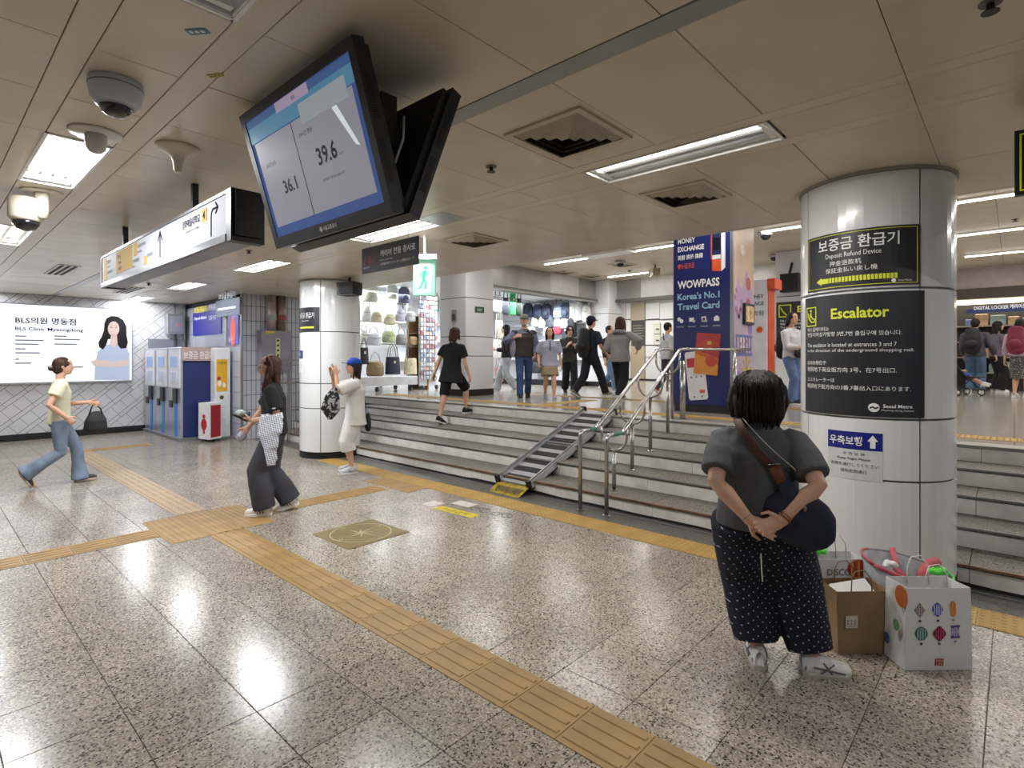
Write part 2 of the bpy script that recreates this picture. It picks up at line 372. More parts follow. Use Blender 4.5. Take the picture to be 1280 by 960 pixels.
# ================================================================ STAIRS
X0, RUN, RIS = 4.92, .455, .152
ST = empty('staircase', (X0, 4, 0), 'wide flight of five pale stone steps with granite treads up to the concourse', 'stairs', kind='structure')
marble = M('#e6e3dc', .45, 0, .1, 5, .15, 30, name='pale_marble'); treadm = terrazzo('tread_granite', ['#3a3733', '#6f6a63', '#7d776f', '#8b857c', '#746e66'], .5, 110)
nosem = M('#8e8e90', .35, .7, name='nosing'); nosew = M('#8a6a50', .5, .3, .3, 9)
Y_A, Y_B = -7, 11.03
riser_me = MB().bevbox((0, -.598, 0), (.02, .598, RIS - .03), .001).mesh('riser_slab', marble)
tread_me = MB().bevbox((0, -.598, 0), (RUN, .598, .024), .002).mesh('tread_slab', treadm)
for k in range(5):
    x = X0 + RUN * k; z = RIS * k
    s_ = MB().box((x + .02, Y_A, z - .2), (x + RUN + .05, Y_B, z + RIS - .025)).build('step', M('#2a2826', .8), ST)
    MB().box((x - .022, Y_A, z + RIS - .012), (x - .008, Y_B, z + RIS + .002)).build('nosing', nosew if k == 0 else nosem, s_)
    y = Y_B - .6 + (.3 if k % 2 else 0)
    while y > Y_A + .3:
        if y < Y_B - .59: inst('riser_slab', riser_me, (x, y, z), s_)
        if k < 4 and y < Y_B - .59: inst('tread_slab', tread_me, (x - .01, y, z + RIS - .024), s_)
        y -= 1.2
        if pj(x, y + 1.2, z)[2] < 1: break
    if k % 2: MB().box((x, Y_B - .9, z), (x + .02, Y_B, z + RIS - .03)).build('riser_slab', marble, s_)
MB().box((X0 + .0, Y_A, -.2), (X0 + 6 * RUN, Y_A + .05, PZ - .1)).build('stair_side', marble, ST)
g.build('dirt_line', M('#1c1c20', .7), ST)
PX = X0 + 4 * RUN
plat = brickmat('platform_stone', '#a39d94', '#9a948b', '#736d65', .6, .6, 0, .17, 'xy', .006)
PF = MB().box((PX + .03, Y_A, .3), (19.6, 14.5, PZ)).build('floor_upper', plat, label='polished pale stone floor of the upper concourse', kind='structure')
MB().box((PX - .012, Y_A, PZ - .024), (PX + .25, Y_B, PZ + .001)).build('edge_slab', M('#a8a49c', .4, 0, .1), PF)
y = 10.6
while y > -4.5: inst('tactile_tile', bm_['y'], (7.45, y, PZ), PF); y -= .3
for y in range(26):
    inst('tactile_tile', bm_['o'], (9.7, 8.3 - .3 * y - .0, PZ), PF)
for x in range(5): inst('tactile_tile', bm_['y'], (7.75 + .3 * x, 6.2, PZ), PF)
# ================================================================ CEILINGS
pan = M('#d6cdb9', .38, 0, .05, 2.2, .05, 3, name='cream_ceiling_panel', coat=.15); stripm = M('#dad1be', .35, 0, .04, 3, name='cream_strip')
CL = MB().box((-3, -4, CEIL + .09), (5.46, 14.25, CEIL + .2)).build('ceiling', M('#2a2724', .9), label='low cream metal panel ceiling over the lower hall', kind='structure')
def cpanel(x0, x1, y0, y1, name='ceiling_panel', mat_=pan, g=.0018, dz=0):
    me_key = ('cp', round(x1 - x0, 3), round(y1 - y0, 3), mat_.name)
    if me_key not in TXT:
        a, b = (x1 - x0) / 2 - g, (y1 - y0) / 2 - g
        v = [(-a, -b, .012), (a, -b, .012), (a, b, .012), (-a, b, .012), (-a, -b, .002), (a, -b, .002), (a, b, .002), (-a, b, .002), (-a + .003, -b + .003, 0), (a - .003, -b + .003, 0), (a - .003, b - .003, 0), (-a + .003, b - .003, 0)]
        f = [(0, 1, 2, 3), (11, 10, 9, 8)] + [(q + (i + 1) % 4, q + i, q + 4 + i, q + 4 + (i + 1) % 4) for q in (0, 4) for i in range(4)]
        mb = MB(); mb.add(v, f); TXT[me_key] = mb.mesh(name, mat_)
    return inst(name, TXT[me_key], ((x0 + x1) / 2, (y0 + y1) / 2, CEIL + dz), CL)
GY = lambda k: .36 + .605 * k
KS = range(-3, 23)
random.seed(5)
for (a, b) in ((-1.5, -.54), (-.54, .40), (.935, 1.877), (1.99, 2.98), (3.51, 4.51), (4.51, 5.46)):
    for k in KS:
        if k < -1 and a < 1: continue
        y1 = min(GY(k + 1), 14.2)
        cpanel(a, b, GY(k), y1, dz=random.choice((0, 0, .0015)))
for (a, b) in ((.40, .508), (.82, .935), (2.98, 3.08), (3.40, 3.51)):
    for k in range(-1, 4): cpanel(a, b, GY(6 * k - 0) if k > -1 else -1.5, min(GY(6 * k + 6), 14.2) if k > -1 else GY(0), 'ceiling_strip', stripm)
MB().box((1.88, -3, CEIL - .001), (1.987, 14.2, CEIL + .012)).build('aluminium_strip', M('#a3a5a2', .35, .35), CL)
MB().box((-3, -4, CEIL), (-1.5, 14.2, CEIL + .012)).build('ceiling_panel', pan, CL)
for (a, b) in ((.508, .82), (3.08, 3.40)):
    for k in range(-2, 23):
        if k % 5 in (1, 2): continue
        cpanel(a, b, GY(k), min(GY(k + 1), 14.2))
MB().box((5.46, -7, CEIL), (5.50, 11.03, UP + .1)).build('ceiling_drop_face', pan, CL)
MB().box((-3, -7, CEIL + .0), (5.46, -4, CEIL + .012)).build('ceiling_panel', pan, CL)
# upper ceiling
UC = MB().box((5.5, -7, UP + .012), (19.6, 14.5, UP + .2)).build('ceiling_upper', M('#2e2a26', .9), label='higher cream panel ceiling over the concourse', kind='structure')
upan = MB().box((-.697, -.597, 0), (.697, .597, .012)).mesh('ceiling_panel', M('#d0c6b4', .4, 0, .06, 2))
for i in range(10):
    for j in range(14):
        inst('ceiling_panel', upan, (6.2 + 1.4 * i, -6.4 + 1.2 * j, UP), UC)
# ---- light fixtures
TUBE = M('#ffffff', .4, 0, 0, emit=4, name='lit_tube', ecol='#fffaf2'); TUBEOFF = M('#d8dade', .3, 0, 0, name='unlit_tube'); REFL = M('#e6e8ea', .25, .3, 0, name='reflector')
def fixture(x, y0, wdt, ln, z, lab, grp, tubes, off=(), ribs=0, plate=0):
    r = empty('ceiling_light', (x, y0 + ln / 2, z), lab, 'ceiling light', grp)
    h = wdt / 2; m = MB()
    m.box((x - h, y0, z + .0), (x - h + .012, y0 + ln, z + .07)); m.box((x + h - .012, y0, z), (x + h, y0 + ln, z + .07))
    m.box((x - h, y0, z), (x + h, y0 + .012, z + .07)); m.box((x - h, y0 + ln - .012, z), (x + h, y0 + ln, z + .07))
    m.box((x - h - .01, y0 - .01, z - .004), (x - h + .006, y0 + ln + .01, z)); m.box((x + h - .006, y0 - .01, z - .004), (x + h + .01, y0 + ln + .01, z))
    m.box((x - h, y0 - .01, z - .004), (x + h, y0 + .006, z)); m.box((x - h, y0 + ln - .006, z - .004), (x + h, y0 + ln + .01, z)); m.build('housing', WHITE, r)
    m = MB(); n = len(tubes)
    for i in range(n):
        a = x - h + .012 + (wdt - .024) * i / n; b = x - h + .012 + (wdt - .024) * (i + 1) / n; c = (a + b) / 2
        m.quad((a, y0, z + .02), (c - .012, y0, z + .066), (c - .012, y0 + ln, z + .066), (a, y0 + ln, z + .02)); m.quad((c + .012, y0, z + .066), (b, y0, z + .02), (b, y0 + ln, z + .02), (c + .012, y0 + ln, z + .066))
    m.box((x - h + .01, y0, z + .066), (x + h - .01, y0 + ln, z + .07)); m.build('reflector', REFL, r)
    for i, t in enumerate(tubes):
        c = x - h + .012 + (wdt - .024) * (i + .5) / n
        tb = MB().cyl((c, y0 + .05, z + .022), (c, y0 + ln - .05, z + .022), .014, 10).build('tube', TUBE if t else TUBEOFF, r, smooth=True)
    for yy in (y0 + .04, y0 + ln - .04): m = MB(); m.box((x - h + .02, yy - .015, z + .01), (x + h - .02, yy + .015, z + .05)); m.build('end_cap', WHITE, r)
    if plate:
        MB().box((x - h, y0 - plate, z - .002), (x + h, y0 - .012, z + .004)).build('cover_plate', M('#b5b7b8', .35, .6), r)
    return r
ORD = ['nearest', 'second nearest', 'third nearest', 'fourth nearest', 'fifth nearest']
for k in range(0, 5):
    y0 = .965 + 3.025 * k
    fixture(.664, y0 + .02, .30, 1.17, CEIL, ['open reflector ceiling light with unlit tubes beyond the white dome camera', 'wide four-tube fluorescent light right behind the white detector plate', 'wide fluorescent light just past the bracket camera over the walking woman', 'fourth wide fluorescent light toward the clinic lightbox wall', 'last wide fluorescent light by the clinic lightbox wall'][k],
            'wide recessed lights in the left ceiling row', [1, 1, 0, 0] if k == 0 and False else ([0, 0] if k == 0 else [1, 1, 1, 1] if k == 1 else [1, 1]), ribs=0)
    fixture(3.24, y0 + .02, .30, 1.17, CEIL, ['ceiling light with one lit tube between the two square air diffusers', 'twin-tube ceiling light above the dark hanging ramp sign, metal plate at its end', 'ceiling light beyond the long direction sign, nearer of two small ones', 'ceiling light beyond the long direction sign, second small one', 'farthest small ceiling light by the tiled walls'][k],
            'recessed lights in the right ceiling row', [1, 0] if k == 0 else [1, 1], ribs=0, plate=.38 if k == 1 else 0)
for i, X in enumerate((10.4, 13.2, 16.0, 7.6)):  # last row is an unseen addition for more light, housings and tubes included
    for j, Y in enumerate((.2, 2.75, 5.3, 7.8)):
        r = empty('ceiling_light', (X, Y, UP), 'slim lit tube light, %s row of the upper ceiling, %s from the shops' % (['front', 'middle', 'rear', 'added unseen stair-side'][i], ['fourth', 'third', 'second', 'first'][j]), 'ceiling light', 'tube lights of the upper ceiling')
        MB().box((X - .07, Y - .66, UP - .02), (X + .07, Y + .66, UP)).build('housing', WHITE, r)
        MB().cyl((X, Y - .62, UP - .03), (X, Y + .62, UP - .03), .018, 8).build('tube', TUBE, r)
r = empty('unlit_light_cover', (10.3, 6.5, UP), 'long white unlit light cover under the upper ceiling near the kiosk pillar', 'light cover')  # unlit white diffuser of a light fixture
MB().bevbox((10.1, 5.98, UP - .05), (10.5, 7.12, UP), .0).build('cover', WHITE, r)
# ---- air diffusers
def diffuser(x, y, z, s, lab):
    r = empty('air_diffuser', (x, y, z), lab, 'air vent', 'square ceiling air diffusers')
    m = MB(); h = s / 2
    for a, b in ((h, h - .035),):
        for (x0, y0, x1, y1) in ((-a, -a, a, -b), (-a, b, a, a), (-a, -b, -b, b), (b, -b, a, b)): m.box((x + x0, y + y0, z - .012), (x + x1, y + y1, z))
    m.build('frame', M('#c9bfae', .45), r)
    MB().box((x - h + .03, y - h + .03, z - .0005), (x + h - .03, y + h - .03, z + .0005)).build('duct_opening', M('#26231f', .9), r)
    for q in range(4):
        a = (h - .04) * (1 - .235 * q); b = a - .037; m = MB(); zt, zb = z - .030, z - .002
        ring = lambda a_, z_: [(x - a_, y - a_, z_), (x + a_, y - a_, z_), (x + a_, y + a_, z_), (x - a_, y + a_, z_)]
        v = ring(a, zb) + ring(b, zt) + ring(a - .003, zb) + ring(b - .003, zt)
        f = [(i, (i + 1) % 4, 4 + (i + 1) % 4, 4 + i) for i in range(4)] + [(8 + (i + 1) % 4, 8 + i, 12 + i, 12 + (i + 1) % 4) for i in range(4)]
        m.add(v, f); m.build('blade', M('#b5ab9a', .45, 0, .1, 9), r)
    return r
diffuser(2.52, 1.87, CEIL, .52, 'square four-way air diffuser nearest the camera, left of the lit tube light')
diffuser(4.03, 1.87, CEIL, .52, 'square four-way air diffuser between the lit tube light and the sign pillar')
diffuser(4.05, 4.25, CEIL, .52, 'square four-way air diffuser near the green exit sign')
for i, (px, py) in enumerate(((705, 422 - 90), (740, 340), (778, 340), (920, 312))):
    X = 11.8 + 1.0 * (i % 2); Y = onX(px, 300, X).y
    diffuser(X, Y, UP, .5, 'small square diffuser of the upper ceiling, %s' % ['by the big bag shop', 'second from the bag shop', 'third from the bag shop', 'behind the kiosk pillar'][i])
for (x, y, ln, lab) in ((1.45, 10.0, 1.2, 'slot air vent in the ceiling nearer the clinic lightbox'), (2.7, 12.0, 1.2, 'slot air vent in the ceiling above the ticket machines'),):
    r = empty('slot_vent', (x, y, CEIL), lab, 'air vent', 'slot vents near the clinic lightbox')
    MB().box((x - .12, y - ln / 2, CEIL - .008), (x + .12, y + ln / 2, CEIL)).build('frame', M('#d8d5cd', .4), r)
    for q in range(3): MB().box((x - .09 + .07 * q, y - ln / 2 + .03, CEIL - .011), (x - .05 + .07 * q, y + ln / 2 - .03, CEIL - .008)).build('slot', M('#3b3835', .7), r)
# ================================================================ WALLS
# wall_left: oblique herringbone tiles (Y = 14.2)
WL = MB().box((-3, 14.215, 0), (4.5, 14.5, CEIL)).build('wall_left', M('#4a4b50', .8), label='white oblique herringbone tiled end wall behind the clinic lightbox', kind='structure')
def clip(p, x0, y0, x1, y1):
    for ax, lim, sg in ((0, x0, 1), (0, x1, -1), (1, y0, 1), (1, y1, -1)):
        out = []
        for i in range(len(p)):
            a, b = p[i - 1], p[i]; ia = (a[ax] - lim) * sg >= 0; ib = (b[ax] - lim) * sg >= 0
            if ia != ib:
                t = (lim - a[ax]) / (b[ax] - a[ax]); out.append((a[0] + (b[0] - a[0]) * t, a[1] + (b[1] - a[1]) * t))
            if ib: out.append(b)
        p = out
        if len(p) < 3: return []
    return p
wt = M('#d9d9dc', .3, 0, .05, 1.5, name='white_wall_tile'); fnw = lambda x, y, d=0: Vector((x, 14.215 - d, y))
u1 = Vector((math.cos(.72), math.sin(.72))); u2 = Vector((-math.sin(.72), math.cos(.72)))
nt_ = 0
for i in range(-34, 40):
    for j in range(-34, 40):
        # bands: one row of squares (.21), then a row of thin strips (.085), running obliquely
        for (v0, v1, l_, off) in ((0, .205, .215, 0), (.21, .285, .43, .1)):
            o = u2 * (j * .29) + u1 * (i * l_ + off + j * .11)
            q = [o + u2 * v0, o + u1 * (l_ - .006) + u2 * v0, o + u1 * (l_ - .006) + u2 * (v1 - .004), o + u2 * (v1 - .004)]
            q = [(a.x + 1.5, a.y + 1) for a in q]; p = clip(q, .9, .12, 4.31, CEIL - .005)
            if not p: continue
            if all(1.0 < a[0] < 3.2 and 1.15 < a[1] < 2.6 for a in p): continue
            mb = MB(); mb.prism(p[::-1], fnw, 0, .012); mb.build('wall_tile', wt, WL); nt_ += 1
MB().box((-3, 14.19, 0), (4.3, 14.215, .11)).build('baseboard_left', M('#15161a', .5), label='dark baseboard strip under the herringbone wall', kind='structure')
# side wall X = 4.32
WS = MB().box((4.335, 11.06, 0), (4.6, 14.3, CEIL)).build('wall_side', M('#3f4046', .8), label='pale lilac-grey tiled side wall behind the deposit machines', kind='structure')
wst = MB().box((-.012, -.318, -.148), (0, .318, .148)).mesh('wall_tile', M('#b4b6c2', .3, 0, .05, 2))
for r_ in range(9):
    for q in range(5):
        inst('wall_tile', wst, (4.335, 11.36 + .645 * q, .16 + .303 * r_), WS)
MB().box((4.30, 11.0, 0), (4.335, 11.05, CEIL)).build('corner_bead', ALU, WS)
# grid wall facing the hall, Y = 11.03
gw = brickmat('grid_tile', '#c3c5cc', '#b6b9c2', '#5a5c64', .09, .29, 0, .35, 'xz', .006)
WB = MB().box((4.335, 11.03, 0), (6.9, 11.3, UP)).build('wall_back', gw, label='grey wall of small upright tiles between the side wall and bag shop', kind='structure')
MB().box((5.5, 11.03, CEIL), (6.9, 11.3, UP)).build('wall_back_upper', M('#b9b6ae', .5), WB)
# shop walls
lit = M('#eef2f6', .4, 0, 0, emit=.9, name='bright_shop_wall', ecol='#f4f8ff')
WK = MB().box((6.9, 13.6, PZ), (14.3, 13.8, UP)).box((6.7, 11.3, PZ), (6.9, 13.8, UP)).box((14.1, 9.3, PZ), (14.3, 13.8, UP)).build('wall_shop', M('#e9edf2', .45), label='white inner walls of the bag shops', kind='structure')
MB().box((6.9, 9.6, 3.45), (14.2, 13.6, 3.5)).build('ceiling_shop', M('#e8ecf0', .5), label='white ceiling inside the bag shops', kind='structure')
WF = MB().box((19.0, -7, PZ), (19.3, 14.4, UP)).build('wall_far', M('#d9d7d2', .45, 0, .05, 1), label='white panelled wall at the far side of the concourse', kind='structure')
for k in range(8):
    for q in range(2):
        MB().bevbox((-.0, 0, 0), (1.18, 1.2, .012), .0)
fas = M('#a6a3a0', .35, .5, .1, 2, name='brushed_fascia')
FA = empty('shop_fascia', (11.5, 9.25, 3.31), 'brushed metal fascia band above the bag shop opening', 'fascia', kind='structure')
for k in range(4): MB().box((9.0 + 1.3 * k + .003, 9.2, 3.34), (9.0 + 1.3 * (k + 1) - .003, 9.28, UP)).build('fascia_panel', fas if k != 2 else M('#d5d3d0', .4, .3), FA)
MB().box((9.0, 9.12, 3.28), (14.2, 9.6, 3.34)).build('shutter_track', M('#6d6a66', .5, .5), FA)
MB().box((9.0, 9.10, 3.24), (14.2, 9.14, 3.28)).build('lower_trim', M('#a8a49e', .4, .6), FA)
FB = empty('cross_fascia', (14.2, 6.5, 3.31), 'brushed metal fascia band crossing the back of the concourse', 'fascia', kind='structure')
for k in range(4): MB().box((14.2, 9.2 - 1.25 * (k + 1) + .003, 3.34), (14.28, 9.2 - 1.25 * k - .003, UP)).build('fascia_panel', M('#d5d3d0', .4, .2) if k in (1, 3) else fas, FB)
MB().box((14.12, 4.2, 3.26), (14.6, 9.2, 3.34)).build('shutter_track', M('#6d6a66', .5, .5), FB)
MB().box((14.12, 9.12, 3.2), (14.3, 9.3, UP)).build('corner_post', M('#9a9693', .4, .4), FB)
FC = empty('far_fascia', (18.3, -1, 3.37), 'pinkish metal fascia above the digital locker shop', 'fascia', kind='structure')
for k in range(4): MB().box((18.3, 3.4 - 2.2 * (k + 1) + .004, 3.37), (18.4, 3.4 - 2.2 * k - .004, UP)).build('fascia_panel', M('#b8aaa8', .4, .3) if k % 2 else M('#cfc6c4', .4, .2), FC)  # panels alternate between two pinkish greys
MB().box((18.25, -6, 3.1), (18.6, 3.4, 3.37)).build('shutter_track', M('#5d5450', .6), FC)
MB().box((18.3, -6, 2.98), (18.5, 3.4, 3.08)).build('light_band', M('#fff1cf', .5, 0, 0, emit=3.0), FC)
# tall enclosure behind the camera and right (out of frame)
MB().box((-3.2, -4, 0), (-3, 14.3, CEIL)).build('wall_rear', M('#c2bfb8', .5), label='plain wall behind the viewpoint', kind='structure')
# ================================================================ PILLARS
pw = M('#e6e8e9', .16, 0, .03, 1.2, name='enamel_cladding', coat=.4)
def round_pillar(c, R, lab, joints, zr, extra=0):
    r = empty('round_pillar', (c[0], c[1], 0), lab, 'pillar', kind='structure')
    MB().lathe([(R - .012, 0), (R - .012, CEIL)], (c[0], c[1], 0), 48).build('core', M('#54565a', .7), r)
    MB().lathe([(R + .004, 0), (R + .004, .10)], (c[0], c[1], 0), 48).build('base_band', M('#121214', .4), r, smooth=False)
    for q, (z0, z1) in enumerate(zr):
        for a0 in joints:
            mb = MB(); n = 14; g_ = .006 / R; vs = []; 
            for i in range(n + 1):
                a = math.radians(a0) + g_ + (math.pi / 2 - 2 * g_) * i / n
                for rr, z in ((R - .012, z0), (R, z0 + .004), (R, z1 - .004), (R - .012, z1)): vs.append((c[0] + rr * math.cos(a), c[1] + rr * math.sin(a), z))
            fs = [(4 * i + k, 4 * (i + 1) + k, 4 * (i + 1) + k + 1, 4 * i + k + 1) for i in range(n) for k in range(3)] + [(0, 1, 2, 3), (4 * n + 3, 4 * n + 2, 4 * n + 1, 4 * n)]
            mb.add(vs, fs); mb.build('cladding_panel', pw, r, smooth=False)
            for p_ in r.children[-1].data.polygons: p_.use_smooth = len(p_.vertices) == 4 and abs(p_.normal.z) < .1 and p_.area > .01
    MB().lathe([(R + .012, CEIL - .02), (R + .012, CEIL)], (c[0], c[1], 0), 48).build('top_ring', M('#9d9a92', .5), r)
    return r
CR, CLP, PR = (4.82, .77), (4.70, 8.38), .48
round_pillar(CR, PR, 'thick white enamel-clad round pillar carrying the black escalator notice, shopping bags at its foot', (41, 131, 221, 311), ((.10, .755), (.765, 1.165), (1.175, 2.035), (2.045, CEIL - .02)))
round_pillar(CLP, PR, 'white round pillar behind the person in the blue cap', (43, 133, 223, 313), ((.10, .785), (.795, 1.18), (1.19, 2.0), (2.01, CEIL - .02)))
def square_pillar(x0, y0, s, lab, zs, mcol='#dcdce0', skin=True, sy=None):
    sy = sy or s
    r = empty('square_pillar', (x0 + s / 2, y0 + sy / 2, PZ), lab, 'pillar', kind='structure')
    MB().box((x0 + .01, y0 + .01, PZ), (x0 + s - .01, y0 + sy - .01, UP)).build('core', M('#4e4f55', .8), r)
    MB().box((x0 - .004, y0 - .004, PZ), (x0 + s + .004, y0 + sy + .004, PZ + .14)).build('base_band', M('#101012', .45), r)
    m_ = M(mcol, .28, 0, .04, 1.5)
    for z0, z1 in zs:
        for (a, b) in (((x0 - .0, y0 + .008, z0 + .008), (x0 + .012, y0 + sy - .008, z1 - .008)), ((x0 + .008, y0, z0 + .008), (x0 + s - .008, y0 + .012, z1 - .008)),
                       ((x0 + s - .012, y0 + .008, z0 + .008), (x0 + s, y0 + sy - .008, z1 - .008)), ((x0 + .008, y0 + sy - .012, z0 + .008), (x0 + s - .008, y0 + sy, z1 - .008))):
            MB().box(a, b).build('cladding_panel', m_, r)
    return r
ZS = ((PZ + .14, 1.64), (1.64, 2.07), (2.07, 2.92), (2.92, UP))
SP1 = square_pillar(8.11, 8.77, .86, 'white square pillar left of the big bag shop with a small green exit sticker', ZS)
SP2 = square_pillar(8.10, 3.06, .88, 'square pillar behind the stair rails wrapped in blue and pink travel card advertising', ZS)
SP3 = square_pillar(12.7, 2.4, .9, 'white square pillar with a second escalator notice and a wall speaker', ZS, sy=1.44)
SP4 = square_pillar(13.75, 8.75, .8, 'white panelled pillar at the inner corner of the concourse', ZS)
# ================================================================ SIGNS, SCREENS, CEILING EQUIPMENT
def sy(px, X): return onX(px, 300, X).y
# ---- back-to-back monitors
def monitor(bl, up, ux, wdt, name, label, screen=True):
    r = empty(name, bl, label, 'monitor'); up = Vector(up); hgt = up.length
    f = plane_fn(bl, ux, up)
    m = MB(); b = .042
    for a in ((0, 0, wdt, b + .012), (0, hgt - b, wdt, hgt), (0, b + .012, b, hgt - b), (wdt - b, b + .012, wdt, hgt - b)): rect(m, f, *a, -.055, 0)
    m.build('bezel', M('#1b1d24', .4, 0, .04, name='monitor_black'), r)
    m = MB(); rect(m, f, .02, .02, wdt - .02, hgt - .02, -.085, -.05); rect(m, f, .2, .1, wdt - .2, hgt - .1, -.13, -.08); m.build('back_cover', M('#16171b', .5), r)
    m = MB()
    for side in (0, wdt):
        nx_ = 1 if side else -1
        for q in range(22):
            for z0 in (.12, hgt - .3):
                y = z0 + q * .008; x0, x1 = (wdt, wdt + .0012) if side else (-.0012, 0); rect(m, f, x0, y, x1, y + .004, -.045, -.015)
    m.build('vent_slots', M('#050506', .7), r, kind='stuff')
    return r, f, hgt
TV, tf, th = monitor((1.30, 2.87, 2.15), (-.19, 0, .635), (0, -1, 0), 1.04, 'ceiling_monitor', 'large tilted monitor hanging from ceiling, screen showing 36.1 and 39.6')
SW, SH, B0, B1 = 1.04, th, .042, .054
def scr(c, e=.85): return M(c, .25, 0, 0, emit=e)
m = MB(); rect(m, tf, B0, B1, SW - B0, SH - B0, -.006, -.004); m.build('screen', M('#3f5fa0', .12, 0, 0, emit=.38, coat=.5), TV)
m = MB(); rect(m, tf, .075, .10, SW - .075, SH - .155, -.004, -.003); m.build('readout_panel', scr('#a0a1b0', .38), TV)
m = MB(); rect(m, tf, .05, SH - .15, SW - .05, SH - .08, -.004, -.003); m.build('header_bar', scr('#5f98bd', .35), TV)
m = MB(); rect(m, tf, .05, SH - .078, SW - .05, SH - .05, -.004, -.003); m.build('title_bar', scr('#3f5f92', .5), TV)
m = MB(); rect(m, tf, .36, SH - .088, .66, SH - .045, -.003, -.002); m.build('title_tab', scr('#b4a3bf', .4), TV)
m = MB(); rect(m, tf, .55, SH - .185, .93, SH - .105, -.0028, -.002); m.build('header_tab', scr('#a9b4b8', .38), TV)
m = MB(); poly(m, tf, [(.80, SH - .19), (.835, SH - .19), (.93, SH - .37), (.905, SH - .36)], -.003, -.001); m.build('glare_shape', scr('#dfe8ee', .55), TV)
m = MB(); rect(m, tf, .452, .10, .456, SH - .155, -.003, -.002)
words(m, '36.1', tf, .245, .235, w=.13, h=.062, bold=.02, d=-.002); words(m, '39.6', tf, .60, .285, w=.16, h=.075, bold=.02, d=-.002); words(m, '24시간 평균', tf, .50, .43, h=.022, d=-.002)
words(m, '실시간 농도', tf, .13, .38, h=.02, d=-.002); words(m, '초미세먼지 기준 농도 50㎍/㎥ 이하', tf, .60, .215, h=.014, d=-.002); words(m, '㎍/㎥', tf, .775, .29, h=.014, d=-.002)
words(m, '명동', tf, .515, SH - .078, h=.018, d=-.001); m.build('lettering', scr('#1d2636', 0), TV)
m = MB(); words(m, '서울교통공사', tf, .50, .016, h=.021, d=.001, bold=.02); disc(m, tf, .482, .027, .012, d0=0, d1=.001, n=12); m.build('logo', TEXTW, TV)
T2, t2f, _ = monitor((1.43, 1.83, 2.15), (.235, 0, .60), (0, 1, 0), 1.04, 'ceiling_monitor', 'second black monitor mounted back to back behind the lit screen')
m = MB(); rect(m, t2f, .05, .05, .99, SH - .06, -.006, -.002); m.build('screen', M('#0a0c10', .1), T2)
m = MB(); m.box((1.33, 2.2, 2.45), (1.42, 2.5, CEIL)); m.box((1.2, 2.15, 2.6), (1.56, 2.55, 2.66)); m.build('mount_bracket', BLACK, TV)
m = MB(); m.sweep([(1.44, 1.95, 2.62), (1.40, 1.9, 2.50), (1.38, 1.93, 2.40), (1.36, 2.0, 2.33)], .006, 6); m.build('cable', M('#b8b8b8', .5), TV, smooth=True)
m = MB(); m.box((1.36, 2.0, 2.5), (1.44, 2.3, 2.72)); m.build('power_box', M('#101114', .5), TV)
# ---- long direction sign
DS = empty('direction_sign', (1.385, 5.1, 2.295), 'long white lit direction sign with arrows hanging on two rods', 'sign')
YL, YR, ZB, ZT = 6.75, 3.53, 2.295, 2.586
m = MB().box((1.305, YR, ZB), (1.47, YL, ZT)); m.build('housing', ALU, DS)
m = MB().box((1.29, YR - .075, ZB - .012), (1.49, YR, ZT + .014)).box((1.31, YR - .10, ZB + .02), (1.47, YR - .07, ZT - .0)); m.build('end_cap', M('#15151a', .4), DS)
m = MB().box((1.29, YL, ZB - .01), (1.49, YL + .05, ZT + .01)); m.build('end_cap', M('#55565a', .4), DS)
m = MB().box((1.285, YR, ZB - .01), (1.31, YL, ZB + .035)).box((1.29, YR, ZT - .008), (1.31, YL, ZT + .012)); m.build('edge_rail', M('#6d6f74', .3, .8), DS)
for y_ in (4.39, 6.3): MB().box((1.37, y_ - .02, ZT), (1.41, y_ + .02, CEIL)).build('hanging_rod', M('#2b2a28', .4), DS)
df = plane_fn((1.300, YL, ZB), (0, -1, 0)); px2s = lambda px: YL - sy(px, 1.3)
m = MB(); rect(m, df, 0, .04, px2s(222) - .004, .28, 0, .004); m.build('face_panel', M('#8f9096', .6, 0, 0, emit=.12), DS)
m = MB(); rect(m, df, px2s(222) + .002, .04, YL - YR, .28, 0, .004); m.build('face_panel', M('#96979d', .6, 0, 0, emit=.14), DS)
for b_ in ((px2s(146), .07, px2s(166), .27), (px2s(253), .175, px2s(259.5), .26), (px2s(130.5), .05, px2s(134), .26), (px2s(168), .16, px2s(172), .27), (px2s(181), .05, px2s(184), .12)): m = MB(); rect(m, df, *b_, .004, .006); m.build('yellow_field', M('#b08a1e', .7, 0, 0, emit=.06), DS)
m = MB(); s0 = px2s(229)
words(m, '정화예술대학교', df, px2s(229), .185, w=px2s(251) - px2s(229), h=.06, bold=.015, d=.006); words(m, 'Jeonghwa Arts College', df, px2s(233), .145, w=px2s(250) - px2s(233), h=.022, d=.006)
words(m, '4', df, px2s(256.2), .19, h=.055, align='c', bold=.02, d=.008)
a0 = px2s(265); line(m, df, [(a0, .06), (a0, .19), (a0 + .012, .215), (a0 + .03, .228), (a0 + .11, .228)], .012, .004, .007); line(m, df, [(a0 + .075, .262), (a0 + .115, .228), (a0 + .075, .194)], .012, .004, .007)
a1 = px2s(201); line(m, df, [(a1, .06), (a1, .26)], .012, .004, .007); line(m, df, [(a1 - .05, .19), (a1, .26), (a1 + .05, .19)], .012, .004, .007)
